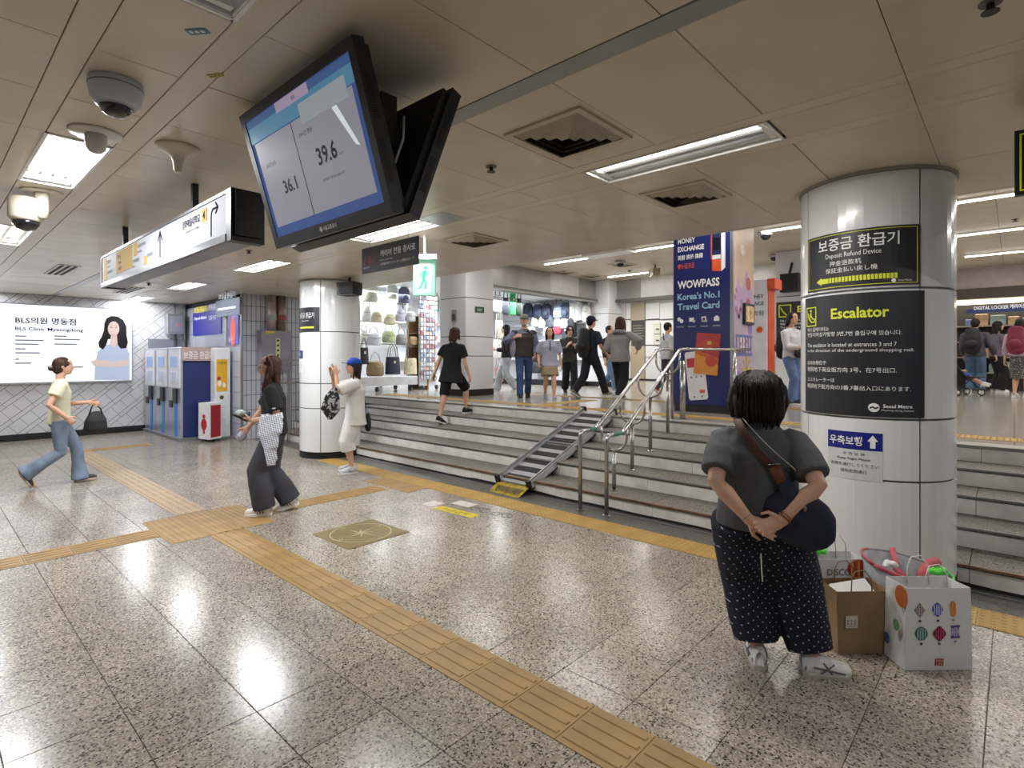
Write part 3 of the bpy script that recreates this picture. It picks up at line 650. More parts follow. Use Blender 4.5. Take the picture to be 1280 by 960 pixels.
for (pa, t_, z_, h_) in ((135, '명동성당', .2, .035), (135, 'Cathedral', .165, .02), (135, '남산케이블카', .1, .035), (148, '타는곳', .2, .04), (149, 'Trains', .15, .028), (149, '4호선', .09, .04), (173, '서울중앙우체국', .21, .033), (173, 'Post Office', .17, .02), (167, '신세계백화점', .1, .033), (185, '중국대사관', .1, .03), (167, 'Store', .065, .02)):
    words(m, t_, df, px2s(pa), z_, h=h_ * 1.0, w=None, d=.007)
line(m, df, [(px2s(126.5), .17), (px2s(128.5), .17)], .012, .004, .007); m.build('lettering', M('#121216', 1, 0, 0), DS)
# ---- dark hanging ramp sign
RS = empty('hanging_sign', (2.93, 4.2, 2.39), 'dark grey hanging sign for the luggage ramp with three little red icons', 'sign')
ya, yb = 4.62, 3.76
m = MB().box((2.92, yb, 2.385), (2.935, ya, 2.625)); m.build('board', M('#3b3b44', .45), RS)
for y_ in (4.5, 3.9): MB().cyl((2.93, y_, 2.62), (2.93, y_, CEIL), .002, 5).build('wire', ALU, RS)
rf = plane_fn((2.92, ya, 2.385), (0, -1, 0)); m = MB()
words(m, '캐리어 전용 경사로', rf, .31, .125, w=.52, h=.062, bold=.01); words(m, 'Ramp for suitcases only', rf, .31, .085, h=.018); words(m, '行李箱专用 キャリーケース専用スロープ', rf, .31, .045, w=.5, h=.024); words(m, 'KEEP RIGHT', rf, .03, .045, h=.014)
m.build('lettering', M('#f4f4f6', .6), RS)
m = MB()
for q in range(3):
    x_ = .05 + .085 * q; disc(m, rf, x_ + .012, .145, .009, n=10); line(m, rf, [(x_ + .01, .135), (x_, .10), (x_ - .008, .08)], .008); line(m, rf, [(x_, .10), (x_ + .02, .08), (x_ + .02, .12)], .007)
m.build('icon', M('#b1584f', .5), RS)
# ---- emergency exit light
EX = empty('exit_sign', (3.56, 4.43, 2.16), 'lit green running-man exit sign hanging under a white plate on a pole', 'sign')
c = W(531, 5.62, 0); MB().cyl((c.x, c.y, 2.62), (c.x, c.y, CEIL), .012, 8).build('pole', WHITE, EX)
e0 = Vector((SA, -CA, 0)); R_ = Matrix(((e0.x, CA, 0), (e0.y, SA, 0), (0, 0, 1)))
MB().obox((c.x, c.y, 2.60), (.27, .2, .05), R_).build('top_plate', WHITE, EX)
MB().obox((c.x, c.y, 2.395), (.215, .1, .35), R_).build('light_box', M('#86c9ab', .4, 0, 0, emit=.45), EX)
ef = plane_fn(Vector((c.x, c.y, 2.22)) - e0 * .1075 - Vector((CA, SA, 0)) * .051, e0); m = MB()
rect(m, ef, .04, .02, .175, .33, 0, .001, 0); m.build('door_shape', M('#b9cfc4', .4, 0, 0, emit=.4), EX)
m = MB(); disc(m, ef, .125, .275, .02, d0=.001, d1=.002); line(m, ef, [(.118, .25), (.10, .16)], .035, .001, .002); line(m, ef, [(.10, .17), (.13, .12), (.12, .06)], .02, .001, .002); line(m, ef, [(.10, .16), (.085, .10), (.055, .06)], .02, .001, .002); line(m, ef, [(.12, .24), (.15, .2)], .014, .001, .002); line(m, ef, [(.115, .24), (.075, .22), (.065, .18)], .014, .001, .002)
m.build('running_figure', M('#2fb37c', .4, 0, 0, emit=.4), EX)
# ---- green-bordered sign on the far right
GS = empty('hanging_sign', (3.93, -.6, 2.43), 'black hanging sign with a yellow-green border cut by the picture edge', 'sign')
MB().box((3.92, -1.3, 2.43), (3.96, .0, 2.77)).build('board', BLACK, GS)
gf = plane_fn((3.92, 0, 2.43), (0, -1, 0)); m = MB(); frame(m, gf, .02, .02, 1.28, .32, .008); m.build('border', TEXTY, GS)
for y_ in (-.2, -1.1): MB().cyl((3.94, y_, 2.77), (3.94, y_, CEIL), .008, 6).build('rod', BLACK, GS)
# ---- dome cameras, detectors, sprinklers, stickers
gp = M('#c9ccd2', .35); beige = M('#d8d0bd', .4)
def tilted(prof, c, axis, n, mb, mi=0):
    q = Vector((0, 0, -1)).rotation_difference(Vector(axis).normalized()); t = MB().lathe(prof, (0, 0, 0), n)
    mb.add([q @ Vector((v[0], v[1], -v[2])) * 1 + Vector(c) for v in t.v], [f[::-1] for f in t.f], mi)
c = (.635, 3.04, CEIL); r = empty('dome_camera', c, 'large white dome security camera on the ceiling near the unlit light', 'security camera')
MB().lathe([(.105, 0), (.108, -.03), (.104, -.045), (.10, -.08), (.08, -.11), (.06, -.118)], c, 28).build('housing', gp, r, smooth=True)
MB().lathe([(.1085, -.028), (.1085, -.033)], c, 28).build('seam', M('#6d7078', .5), r)
MB().lathe([(.066, -.108), (.062, -.125), (.05, -.145), (.03, -.158), (.005, -.164)], c, 24).build('dome_lens', M('#0d0f16', .06, coat=1), r, smooth=True)
MB().lathe([(.078, -.106), (.076, -.113), (.064, -.118), (.066, -.108)], c, 24).build('lens_ring', M('#aab0bb', .3), r, smooth=True)
c = (.70, 3.80, CEIL); r = empty('ceiling_detector', c, 'white round detector plate with hanging dome in front of the bright light', 'detector')
MB().lathe([(.125, 0), (.128, -.008), (.12, -.015)], c, 28).build('base_plate', M('#d9d5ca', .4), r, smooth=True)
MB().lathe([(.052, -.012), (.052, -.06), (.046, -.09), (.03, -.11), (.006, -.118)], c, 20).build('dome', M('#cfccc6', .4), r, smooth=True)
c = (1.08, 3.70, CEIL); r = empty('ceiling_antenna', c, 'beige funnel-shaped ceiling antenna left of the tilted monitor', 'antenna')
MB().lathe([(.115, 0), (.118, -.008), (.112, -.018), (.07, -.035), (.04, -.06), (.028, -.09), (.022, -.14), (.018, -.15)], c, 28).build('funnel', beige, r, smooth=True)
c = (.67, 5.45, CEIL); r = empty('bracket_camera', c, 'beige bracket-mounted dome camera hanging past the first bright light', 'security camera')
MB().lathe([(.13, 0), (.13, -.01)], c, 20).build('base_plate', beige, r)
MB().sweep([(c[0], c[1], CEIL - .01), (c[0], c[1], CEIL - .12), (c[0] - .0, c[1] + .02, CEIL - .19)], .045, 10).build('arm', beige, r, smooth=True)
MB().lathe([(.09, -.05), (.108, -.06), (.108, -.2), (.09, -.225)], (c[0] - .08, c[1] + .08, CEIL), 20).build('housing', beige, r, smooth=True)
MB().lathe([(.085, -.22), (.08, -.25), (.055, -.285), (.01, -.30)], (c[0] - .08, c[1] + .08, CEIL), 18).build('dome_lens', M('#11131b', .08, coat=1), r, smooth=True)
for i, (px, py, z) in enumerate(((614, 208, CEIL), (572, 166, CEIL), (311, 313, CEIL), (186, 354, CEIL), (1238, 3, CEIL), (634, 331, UP), (847, 294, UP), (1269, 274, UP), (1241, 228, UP), (787, 338, UP), (693, 346, UP))):
    if i == 1: continue
    D = (EYE - z) * FPX / (py - HY); p = W(px, D, z)
    r = empty('sprinkler', p, ['dark sprinkler head left of the nearest air diffuser', '', 'dark sprinkler under the long direction sign', 'dark sprinkler near the clinic lightbox', 'dark sprinkler at the upper right picture corner', 'dark sprinkler by the left square pillar top', 'dark sprinkler just above the blue pillar wrap', 'small dark sprinkler beside the green-bordered sign', 'dark sprinkler right of the notice pillar top', 'dark sprinkler above the concourse corner', 'dark sprinkler above the bag shop fascia'][i], 'sprinkler', 'ceiling sprinklers')
    s_ = 1 if z == CEIL else 1.5
    MB().lathe([(.035 * s_, 0), (.035 * s_, -.006)], p, 14).build('escutcheon', M('#6a665f', .4), r)
    MB().lathe([(.012 * s_, -.005), (.014 * s_, -.03), (.028 * s_, -.034), (.028 * s_, -.037)], p, 10).build('head', M('#16161a', .4), r)
for i, (px, py) in enumerate(((612, 345), (775, 326), (957, 290), (968, 318))):
    z = UP; D = (EYE - z) * FPX / (py - HY); D = min(D, 13.5); p = W(px, D, z)
    r = empty('dome_camera', p, ['grey box-shaped camera at the top of the left square pillar', 'small dark dome camera by the white light cover', 'purple-lit dome camera beside the pink pillar wrap', 'flat round ceiling camera behind the pink pillar wrap'][i], 'security camera')
    MB().lathe([(.13, 0), (.13, -.05), (.12, -.07)], p, 14).build('housing', M('#b9b4b4', .4), r, smooth=True); MB().ell(p + Vector((0, 0, -.07)), (.09, .09, .08), 12).build('dome_lens', M('#222230', .1), r, smooth=True)
def ceil_sticker(px, py, w_, h_, rot, col, col2, lab):
    D = (EYE - CEIL) * FPX / (py - HY); p = W(px, D, CEIL - .002); ux = Vector((math.cos(rot), math.sin(rot), 0)); f = plane_fn(p, ux, Vector((ux.y, -ux.x, 0)))
    r = empty('ceiling_sticker', p, lab, 'sticker'); m = MB(); rect(m, f, -w_ / 2, -h_ / 2, w_ / 2, h_ / 2, -.0, .001); m.build('sheet', M(col, .4), r)
    m = MB()
    for q in range(3): rect(m, f, -w_ * .38 + w_ * .27 * q, -h_ * .2, -w_ * .2 + w_ * .27 * q, h_ * .25, .001, .0015)
    m.build('print', M(col2, .4), r)
ceil_sticker(247, 39, .085, .035, 2.2 + math.pi, '#3f7b86', '#cfe0e2', 'teal rounded sticker on the ceiling beside the unlit light')
ceil_sticker(269.5, 94, .075, .028, -1.1, '#b8ab2e', '#6b6526', 'small yellow sticker on the ceiling above the dome camera')
# ---- left wall lightbox
z1 = onY(164, 388, 14.1).z; z0 = onY(165, 475, 14.1).z; xr = onY(164.5, 430, 14.1).x; xl = .7
LB = empty('lightbox_advert', ((xl + xr) / 2, 14.15, z0), 'big glowing white clinic lightbox with a smiling long-haired woman in print', 'advert')
MB().box((xl - .03, 14.11, z0 - .03), (xr + .03, 14.2, z1 + .03)).build('frame', M('#b9bcc2', .3, .5), LB)
lf = plane_fn((0, 14.108, 0), (1, 0, 0)); m = MB(); rect(m, lf, xl, z0, xr, z1, 0, .004); m.build('glowing_panel', M('#8c8f96', .5, 0, 0, emit=.95, ecol='#f3f7ff'), LB)
q_ = lambda px, py: (onY(px, py, 14.1).x, onY(px, py, 14.1).z)
def qpoly(mb, pts, d0=.004, d1=.005): poly(mb, lf, [q_(*p) for p in pts][::-1], d0, d1)
m = MB(); (ax, az), (bx, bz) = q_(19, 404), q_(95, 394); words(m, 'BLS의원 명동점', lf, ax, az, w=bx - ax, h=.13, bold=.02, d=.006); (ax, az), (bx, bz) = q_(19, 412.5), q_(104, 406); words(m, 'BLS Clinic Myeongdong', lf, ax, az - .02, w=bx - ax, h=.085, bold=.02, d=.006); m.build('lettering', M('#1c1d24', 1, 0, 0), LB)
m = MB()
for (a, b, y_) in ((19, 33, 420), (19, 55, 425), (19, 48, 430), (19, 32, 436), (19, 50, 441), (68, 83, 420), (68, 100, 424), (68, 96, 430), (19, 24, 449), (19, 39, 454), (80, 104, 459)):
    (ax, az), (bx, bz) = q_(a, y_), q_(b, y_); rect(m, lf, ax, az - .012, bx, az + .012, .004, .005)
m.build('small_print', M('#6a6d78', .9, 0, 0, emit=.3), LB, kind='stuff')
PT = MB(); PT.mi = 0
def curvepts(cx, cy, rx, ry, n=20): return [(cx + rx * math.cos(2 * math.pi * k / n), cy + ry * math.sin(2 * math.pi * k / n)) for k in range(n)]
m = MB(); qpoly(m, [(122, 440), (130, 432), (138, 430), (150, 430), (158, 433), (162, 442), (162, 475), (118, 475), (119, 455)]); m.build('portrait_dress', M('#70788a', .9, 0, 0, emit=.5, ecol='#cdd9f4'), LB)
m = MB(); qpoly(m, [(133, 398), (139, 395), (147, 395.5), (154, 400), (158, 408), (158.5, 420), (160, 428), (158, 435), (151, 436), (147, 431), (146, 424), (135, 424), (133, 431), (129, 437), (124, 434), (123, 428), (127, 421), (130, 413), (130.5, 404)], .0052, .006); m.build('portrait_hair', M('#1c171c', 1, 0, 0), LB)
m = MB(); qpoly(m, curvepts(142, 411, 7.2, 9.3), .0062, .007); qpoly(m, [(139, 418), (146, 418), (147, 430), (142, 434), (137, 430)], .0062, .007); qpoly(m, [(113, 452), (120, 449), (140, 452), (160, 450), (160, 457), (138, 459), (118, 458)], .0062, .007); m.build('portrait_skin', M('#8c7c76', .9, 0, 0, emit=.5, ecol='#f0d8ce'), LB)
m = MB(); qpoly(m, curvepts(139.2, 409.5, 1.2, .5), .0072, .0078); qpoly(m, curvepts(145, 409.5, 1.2, .5), .0072, .0078); qpoly(m, [(137.5, 407.6), (141, 407), (141, 407.5), (137.5, 408.1)], .0072, .0078); qpoly(m, [(143.5, 407), (147, 407.6), (147, 408.1), (143.5, 407.5)], .0072, .0078); m.build('portrait_eyes', M('#4a4048', .6), LB)
m = MB(); qpoly(m, curvepts(142, 416, 2, .9), .0072, .0078); m.build('portrait_lips', M('#d08a8c', .6, 0, 0, emit=.7), LB)
# ---- meter box with conduit on the end wall
p = q_(209, 417); p2 = q_(231, 391); r = empty('meter_box', (p[0], 14.1, p[1]), 'grey metal meter box with conduit high on the white wall corner', 'utility box')
p = onY(210, 417, 13.95); p2 = onY(230.5, 393, 13.95)
MB().bevbox((p.x, 13.95, p.z), (p2.x, 14.18, p2.z), .01).build('box', M('#9a9ca0', .4, .3), r); MB().box((p.x + .04, 13.94, p.z + .05), (p2.x - .04, 13.95, p2.z - .05)).build('door_panel', M('#a8aaaf', .35, .3), r)
MB().box((p.x + .15, 13.935, p.z + .17), (p.x + .26, 13.94, p.z + .24)).build('label_plate', M('#cf9a9c', .4), r)
mx_ = (p.x + p2.x) / 2; m = MB(); m.cyl((mx_, 14.1, p2.z), (mx_, 14.1, CEIL), .03, 8); m.build('conduit', ALU, r); MB().cyl((mx_ + .03, 14.1, p.z - .35), (mx_ + .03, 14.1, p.z), .03, 8).build('conduit', M('#4d4e52', .5), r)
MB().cyl((4.27, 14.15, 1.8), (4.27, 14.15, CEIL), .025, 8).build('corner_pipe', ALU, WS)
# ---- deposit refund machines
blue = M('#1f2c63', .4, 0, .04, 4, name='navy_panel'); silver = M('#b8bcc6', .28, .5, .05, 3); mwhite = M('#e3e6ee', .35)
for q in range(3):
    y0 = 11.70 + .8 * q; y1 = y0 + .78
    r = empty('deposit_machine', (3.75, y0 + .39, 0), ['silver deposit refund machine at the near end of the row, navy side panel', 'middle silver deposit refund machine of the row', 'silver deposit refund machine nearest the white herringbone wall'][q], 'vending machine', 'deposit refund machines')
    MB().bevbox((3.47, y0, .05), (4.05, y1, 1.80), .01).build('cabinet', silver, r)
    MB().box((3.43, y0 - .01, 0), (4.2, y1 + .008, .06)).build('plinth', M('#77787c', .5), r)
    if q == 0: MB().box((3.50, y0 - .012, .07), (4.04, y0, 1.79)).build('side_panel', blue, r)
    f = plane_fn((3.47, y1, 0), (0, -1, 0)); m = MB(); rect(m, f, .05, 1.02, .73, 1.76, 0, .012); m.build('upper_door', mwhite, r)
    m = MB(); rect(m, f, .2, 1.42, .58, 1.62, .012, .02); m.build('display', M('#7f9bc6', .2, 0, 0, emit=.3), r)
    m = MB(); rect(m, f, .22, 1.12, .56, 1.32, .012, .02); m.build('notice', M('#c9d4e8', .4), r)
    m = MB(); rect(m, f, .42, .08, .56, .95, 0, .012); m.build('blue_strip', M('#3f7fd6', .4), r)
    m = MB(); rect(m, f, .40, .72, .60, 1.0, .012, .04); m.build('handle_recess', M('#141519', .4), r)
    m = MB(); rect(m, f, .12, .62, .28, .76, 0, .02); m.build('coin_tray', M('#26282e', .4), r)
r = empty('equipment_cabinet', (3.9, 14.12, 0), 'dull grey cabinet top rising behind the silver deposit machines', 'cabinet'); 
p = onY(188, 430, 14.12); MB().box((3.55, 14.105, 0), (4.25, 14.18, 2.02)).build('cabinet', M('#8d9098', .4, .3), r)
r = tag(empty('machine_header', (3.8, 11.66, 1.62), 'tan header board with white Korean lettering on the navy machine side', 'sign'))
p = onY(227, 451, 11.67); p2 = onY(268, 435, 11.67)
MB().box((p.x, 11.655, p.z), (p2.x, 11.685, p2.z + .01)).build('board', M('#a99391', .45), r); m = MB(); words(m, '보증금 환급기', plane_fn((p.x, 11.655, p.z), (1, 0, 0)), .03, .035, w=p2.x - p.x - .06, h=(p2.z - p.z) * .6, bold=.02); m.build('lettering', M('#dcd2d2', .4), r)
# white column unit with yellow poster
r = empty('charging_kiosk', (4.1, 11.5, 0), 'slim white kiosk with a yellow poster beside the navy panel', 'kiosk')
p = onY(268.5, 551, 11.45); p2 = onY(287.5, 435, 11.45)
MB().bevbox((p.x, 11.45, .05), (p2.x, 11.67, p2.z), .012).build('cabinet', M('#dfe0e2', .35), r); MB().box((p.x - .02, 11.42, 0), (p2.x + .08, 11.68, .05)).build('plinth', M('#6f7074', .5), r)
f = plane_fn((p.x, 11.45, 0), (1, 0, 0)); wv = p2.x - p.x; za, zb = onY(278, 489, 11.45).z, onY(278, 449, 11.45).z
m = MB(); rect(m, f, .03, za, wv - .05, zb, 0, .004); m.build('poster', M('#dba92a', .45), r)
m = MB(); disc(m, f, wv * .3, za + .16, .035, .07, .004, .006); disc(m, f, wv * .6, za + .12, .03, .05, .004, .006); m.build('poster_art', M('#f0e3d8', .5), r)
m = MB(); disc(m, f, wv * .26, za + .25, .035, .04, .004, .006); m.build('poster_art', M('#b8323a', .5), r)
m = MB(); words(m, '사랑의', f, .04, zb - .1, w=wv * .6, h=.06, d=.006); disc(m, f, wv * .45, za - .12, .04, n=16); m.build('lettering', M('#5e4a1d', .5), r)
# donation box
c0 = on(248, 552); c1 = on(262, 554); c2 = on(277, 551)
r = empty('donation_box', c1, 'white box printed with a red figure and a red side standing before the slim kiosk', 'box')
hx = Vector((c1.x - c0.x, c1.y - c0.y, 0)); hy = Vector((c2.x - c1.x, c2.y - c1.y, 0)); zt = .68
m = MB(); v = [c0, c1, c2, c0 + hy]; v = [Vector((a.x, a.y, .06)) for a in v]; m.add(v + [a + Vector((0, 0, zt)) for a in v], [(0, 3, 2, 1), (4, 5, 6, 7), (0, 1, 5, 4), (1, 2, 6, 5), (2, 3, 7, 6), (3, 0, 4, 7)]); m.build('box', M('#e4e4e6', .4), r)
f1 = plane_fn(v[0], hx); f2 = plane_fn(v[1], hy); m = MB(); rect(m, f2, .03, .04, hy.length - .03, zt - .04, 0, .004); m.build('red_panel', M('#a51f27', .4), r)
m = MB(); k_ = hx.length; disc(m, f1, k_ / 2, .43, k_ * .13, .04); disc(m, f1, k_ / 2, .28, k_ * .26, .11); rect(m, f1, k_ * .42, .1, k_ * .58, .2, 0, .003); m.build('red_figure', M('#b4252b', .5), r)
# ---- wall adverts on the side wall
r = empty('wall_advert', (4.3, 12.5, 2), 'deep blue wall advert with yellow and white Korean lettering', 'advert'); f = plane_fn((4.318, 0, 0), (0, -1, 0))
qa = lambda px, py: (-onX(px, py, 4.318).y, onX(px, py, 4.318).z)
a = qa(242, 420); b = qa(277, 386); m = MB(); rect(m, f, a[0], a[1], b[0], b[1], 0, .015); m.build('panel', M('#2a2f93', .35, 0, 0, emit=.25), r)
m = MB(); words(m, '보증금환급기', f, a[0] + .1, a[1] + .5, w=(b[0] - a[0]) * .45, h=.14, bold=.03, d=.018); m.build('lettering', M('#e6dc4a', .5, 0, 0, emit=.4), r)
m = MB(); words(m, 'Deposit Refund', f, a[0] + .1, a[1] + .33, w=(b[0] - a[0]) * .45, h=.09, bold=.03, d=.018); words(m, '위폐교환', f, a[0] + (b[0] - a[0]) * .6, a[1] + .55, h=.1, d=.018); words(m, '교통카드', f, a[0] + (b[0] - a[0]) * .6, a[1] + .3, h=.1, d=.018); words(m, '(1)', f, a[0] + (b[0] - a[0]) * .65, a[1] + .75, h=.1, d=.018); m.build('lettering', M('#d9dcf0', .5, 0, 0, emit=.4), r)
r = empty('wall_advert', (4.3, 11.4, 2), 'narrow violet wall advert with an orange shape near the tiled corner', 'advert')
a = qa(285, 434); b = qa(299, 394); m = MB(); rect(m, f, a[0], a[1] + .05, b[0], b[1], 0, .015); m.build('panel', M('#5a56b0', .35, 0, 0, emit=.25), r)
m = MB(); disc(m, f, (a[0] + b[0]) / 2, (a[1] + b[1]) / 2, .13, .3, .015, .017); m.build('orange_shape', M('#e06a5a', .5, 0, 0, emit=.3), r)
m = MB(); words(m, '출구', f, a[0] + .08, a[1] + .1, h=.1, d=.018); m.build('lettering', WHITE, r)
r = empty('pole_sign', (3.9, 11.3, 0), 'pale grey notice plate on a slim ceiling pole by the machines', 'sign')
a = onX(283, 434, 3.95); MB().box((3.93, a.y - .03, 1.8), (3.97, a.y + .03, CEIL)).build('pole', M('#9b9fa8', .4, .3), r)
a = onX(271, 397, 3.9); b = onX(301, 371, 3.9); MB().box((3.88, b.y, a.z), (3.91, a.y, b.z)).build('plate', M('#5f6676', .6), r)
f3 = plane_fn((3.88, a.y, a.z), (0, -1, 0)); m = MB(); words(m, '보증금환급기', f3, .15, .32, w=(a.y - b.y) * .7, h=.11); rect(m, f3, .1, .12, (a.y - b.y) * .85, .16, 0, .003); m.build('lettering', M('#d6dae4', .5), r)
# ---- electrical cabinet, pipes, fence
r = empty('electrical_cabinet', (5.3, 10.95, 1.5), 'mauve-grey electrical cabinet with yellow warning strip high on the grid wall', 'utility box')
a = onY(326, 463, 10.85); b = onY(363, 414, 10.85); MB().bevbox((a.x, 10.82, a.z), (b.x, 11.02, b.z), .01).build('cabinet', M('#8d8a96', .35, .3, .08, 4), r)
a2 = onY(345, 454, 10.81); b2 = onY(350, 423, 10.81); MB().box((a2.x, 10.81, a2.z), (b2.x, 10.82, b2.z)).build('notice_strip', M('#d8d9a0', .5), r)
m = MB(); fq = plane_fn((a2.x, 10.81, a2.z), (1, 0, 0))
for q in range(5): disc(m, fq, (b2.x - a2.x) / 2, .06 + .098 * q, .025, n=8)
m.build('notice_print', M('#222226', .5), r); MB().box((a.x + .08, 10.815, b.z - .06), (a.x + .26, 10.82, b.z - .02)).build('warning_label', M('#d2b92e', .5), r)
r = empty('service_pipes', (5.2, 10.95, 2.3), 'pair of thick service pipes running up from the mauve cabinet', 'pipe')
for i, px in enumerate((339.5, 351.5)):
    x = onY(px, 400, 10.93).x; MB().cyl((x, 10.93, b.z), (x, 10.93, CEIL - .005), .09, 12).build('pipe', M('#b2a39c' if i == 0 else '#8f7c74', .4, .2, .2, 5), r, smooth=True)
    MB().cyl((x, 10.93, 2.35), (x, 10.93, 2.45), .10, 12).build('pipe_joint', M('#8a3b33' if i else '#9b9b9b', .4), r)
FN = empty('side_railing', (4.9, 10.6, 0), 'stainless steel barred railing between tiled corner and round pillar', 'railing')
m = MB(); xa, xb = 4.35, 5.9; yf = 10.2
for z in (1.55, 1.12, .60, .14): MB().box((xa, yf - .02, z - .02), (xb, yf + .02, z + .02)).build('rail', STEEL, FN)
for k in range(4): MB().box((xa + .48 * k, yf - .025, 0), (xa + .05 + .48 * k, yf + .025, 1.57)).build('post', STEEL, FN)
for k in range(26): MB().cyl((xa + .06 + .06 * k, yf, .14), (xa + .06 + .06 * k, yf, 1.12), .008, 5).build('bar', STEEL, FN)
# ---- left pillar notice plates
def pth(px, py, C): # angle on a pillar
    t = (px - CX) / FPX; dx, dy = CA + t * SA, SA - t * CA; a = dx * dx + dy * dy; b = -2 * (dx * C[0] + dy * C[1]); c_ = C[0] ** 2 + C[1] ** 2 - PR * PR
    D = (-b - math.sqrt(max(b * b - 4 * a * c_, 0))) / (2 * a); th_ = math.atan2(D * dy - C[1], D * dx - C[0]) % (2 * math.pi); return th_, EYE - (py - HY) * D / FPX
charcoal = M('#26272d', .42, 0, .03, 3, name='charcoal_board')
r = empty('pillar_sign', (CLP[0] - PR, CLP[1], 2), 'charcoal deposit refund notice wrapped round the pillar behind the blue cap', 'sign')
f = cyl_fn(CLP, PR, math.radians(150), 2.0); Lx = PR * math.radians(71); m = MB(); rect(m, f, 0, .01, Lx, .39, .001, .006, 0, 12); m.build('board', charcoal, r)
m = MB(); words(m, '보증금 환급기', f, Lx * .25, .22, w=Lx * .6, h=.09, d=.008); words(m, 'Deposit Refund', f, Lx * .4, .165, h=.025, d=.008); m.build('lettering', TEXTW, r)
m = MB(); rect(m, f, Lx * .3, .06, Lx * .85, .085, .006, .008, 0, 5); m.build('arrow', TEXTY, r)
r = empty('pillar_sticker', (CLP[0] - PR, CLP[1], 1.6), 'small blue and white keep-right sticker on the pillar behind the blue cap', 'sticker')
f = cyl_fn(CLP, PR, math.radians(148), 1.35); m = MB(); rect(m, f, 0, 0, .28, .36, .001, .003, 0, 4); m.build('sheet', M('#e4e6ea', .4), r); m = MB(); rect(m, f, 0, .23, .28, .36, .003, .004, 0, 4); m.build('blue_field', M('#26307c', .4), r)
m = MB(); words(m, '우측', f, .05, .26, h=.07, d=.005); m.build('lettering', TEXTW, r)
# ---- pillar speaker left
r = empty('wall_speaker', (CLP[0] - .1, CLP[1] - PR, 2.6), 'black box speaker on a bracket at the round pillar top', 'speaker')
p = W(437, 8.55, 2.66); MB().obox(p, (.30, .24, .2), R_ @ Matrix.Rotation(-.3, 3, 'Z')).build('cabinet', BLACK, r); MB().obox(p + Vector((-.05, -.06, -.0)), (.24, .16, .16), R_ @ Matrix.Rotation(-.3, 3, 'Z')).build('grille', M('#2a2a2e', .7), r)
MB().cyl(p, p + Vector((0, 0, .18)), .02, 6).build('bracket', BLACK, r)
# ================================================================ SIGNS OF THE RIGHT PILLAR
R1 = empty('pillar_sign', (CR[0] - PR, CR[1], 2.06), 'charcoal deposit refund device sign with a long yellow striped arrow', 'sign')
t0 = math.radians(132); Lx = PR * math.radians(88); f = cyl_fn(CR, PR, t0, 2.06); m = MB(); rect(m, f, 0, 0, Lx, .393, .001, .007, 0, 18); m.build('board', charcoal, R1)
m = MB(); frame(m, f, .012, .012, Lx - .012, .381, .004, .007, .0085, 0, 18); m.build('border', TEXTY, R1)
m = MB(); xx = Lx * .5
words(m, '보증금 환급기', f, xx, .268, w=.50, h=.088, align='c', bold=.012, d=.009); words(m, 'Deposit Refund Device', f, xx - .02, .208, w=.34, h=.042, align='c', d=.009); words(m, '押金退款机', f, xx - .06, .160, w=.20, h=.036, align='c', d=.009); words(m, '保証金払い戻し機', f, xx - .03, .112, w=.32, h=.036, align='c', d=.009)
disc(m, f, Lx - .15, .03, .013, d0=.007, d1=.009); words(m, 'Seoul Metro', f, Lx - .125, .025, h=.011, d=.009); m.build('lettering', TEXTW, R1)
m = MB(); poly(m, f, [(.10, .062), (.145, .035), (.145, .09)], .007, .009); rect(m, f, .145, .045, .20, .08, .007, .009, 0, 2)
for q in range(19): rect(m, f, .205 + .0215 * q, .045, .221 + .0215 * q, .08, .007, .009)
m.build('arrow', TEXTY, R1)
R2 = empty('pillar_sign', (CR[0] - PR, CR[1], 1.18), 'tall charcoal escalator notice with yellow heading in four languages', 'sign')
t0 = math.radians(127.6); Lx = PR * math.radians(96.2); f = cyl_fn(CR, PR, t0, 1.185); m = MB(); rect(m, f, 0, 0, Lx, .835, .001, .007, 0, 20); m.build('board', charcoal, R2)
m = MB(); words(m, 'Escalator', f, .255, .665, w=.345, h=.075, bold=.025, d=.009); frame(m, f, .025, .625, .135, .765, .007, .007, .0105, 0, 5)
line(m, f, [(.042, .722), (.055, .69), (.082, .655), (.115, .655)], .009, .007, .009); line(m, f, [(.045, .70), (.06, .675), (.08, .66)], .007, .007, .009); line(m, f, [(.115, .655), (.12, .675), (.095, .68), (.07, .715)], .008, .007, .009); disc(m, f, .078, .738, .009, d0=.007, d1=.009); line(m, f, [(.078, .725), (.075, .69)], .011, .007, .009)
m.build('heading', TEXTY, R2)
m = MB()
for (t_, y_, w_, h_) in (('에스컬레이터는', .585, .20, .03), ('명동지하상가방향 3번,7번 출입구에 있습니다.', .545, .63, .033), ('The escalator is located at entrances 3 and 7', .472, .60, .028), ('in the direction of the underground shopping mall.', .430, .70, .028), ('自动扶梯位于', .345, .18, .03), ('明洞地下商业街方向 3号、在7号出口.', .295, .60, .034), ('エスカレーターは', .225, .24, .028), ('明洞地下街方向の3番,7番出入口にあります.', .172, .68, .034)):
    words(m, t_, f, .04, y_, w=w_, h=h_, d=.009)
disc(m, f, .515, .062, .032, .030, .007, .009); words(m, 'Seoul Metro', f, .565, .062, w=.165, h=.024, bold=.02, d=.009); words(m, 'Myeong-dong Station', f, .558, .038, w=.18, h=.014, d=.009); m.build('lettering', TEXTW, R2)
m = MB(); line(m, f, [(.492, .058), (.51, .068), (.52, .056), (.54, .066)], .009, .009, .011); m.build('logo_wave', charcoal, R2)
R3 = empty('pillar_sticker', (CR[0] - PR, CR[1], .75), 'small keep-right sticker with a dark blue field and white arrow up', 'sticker')
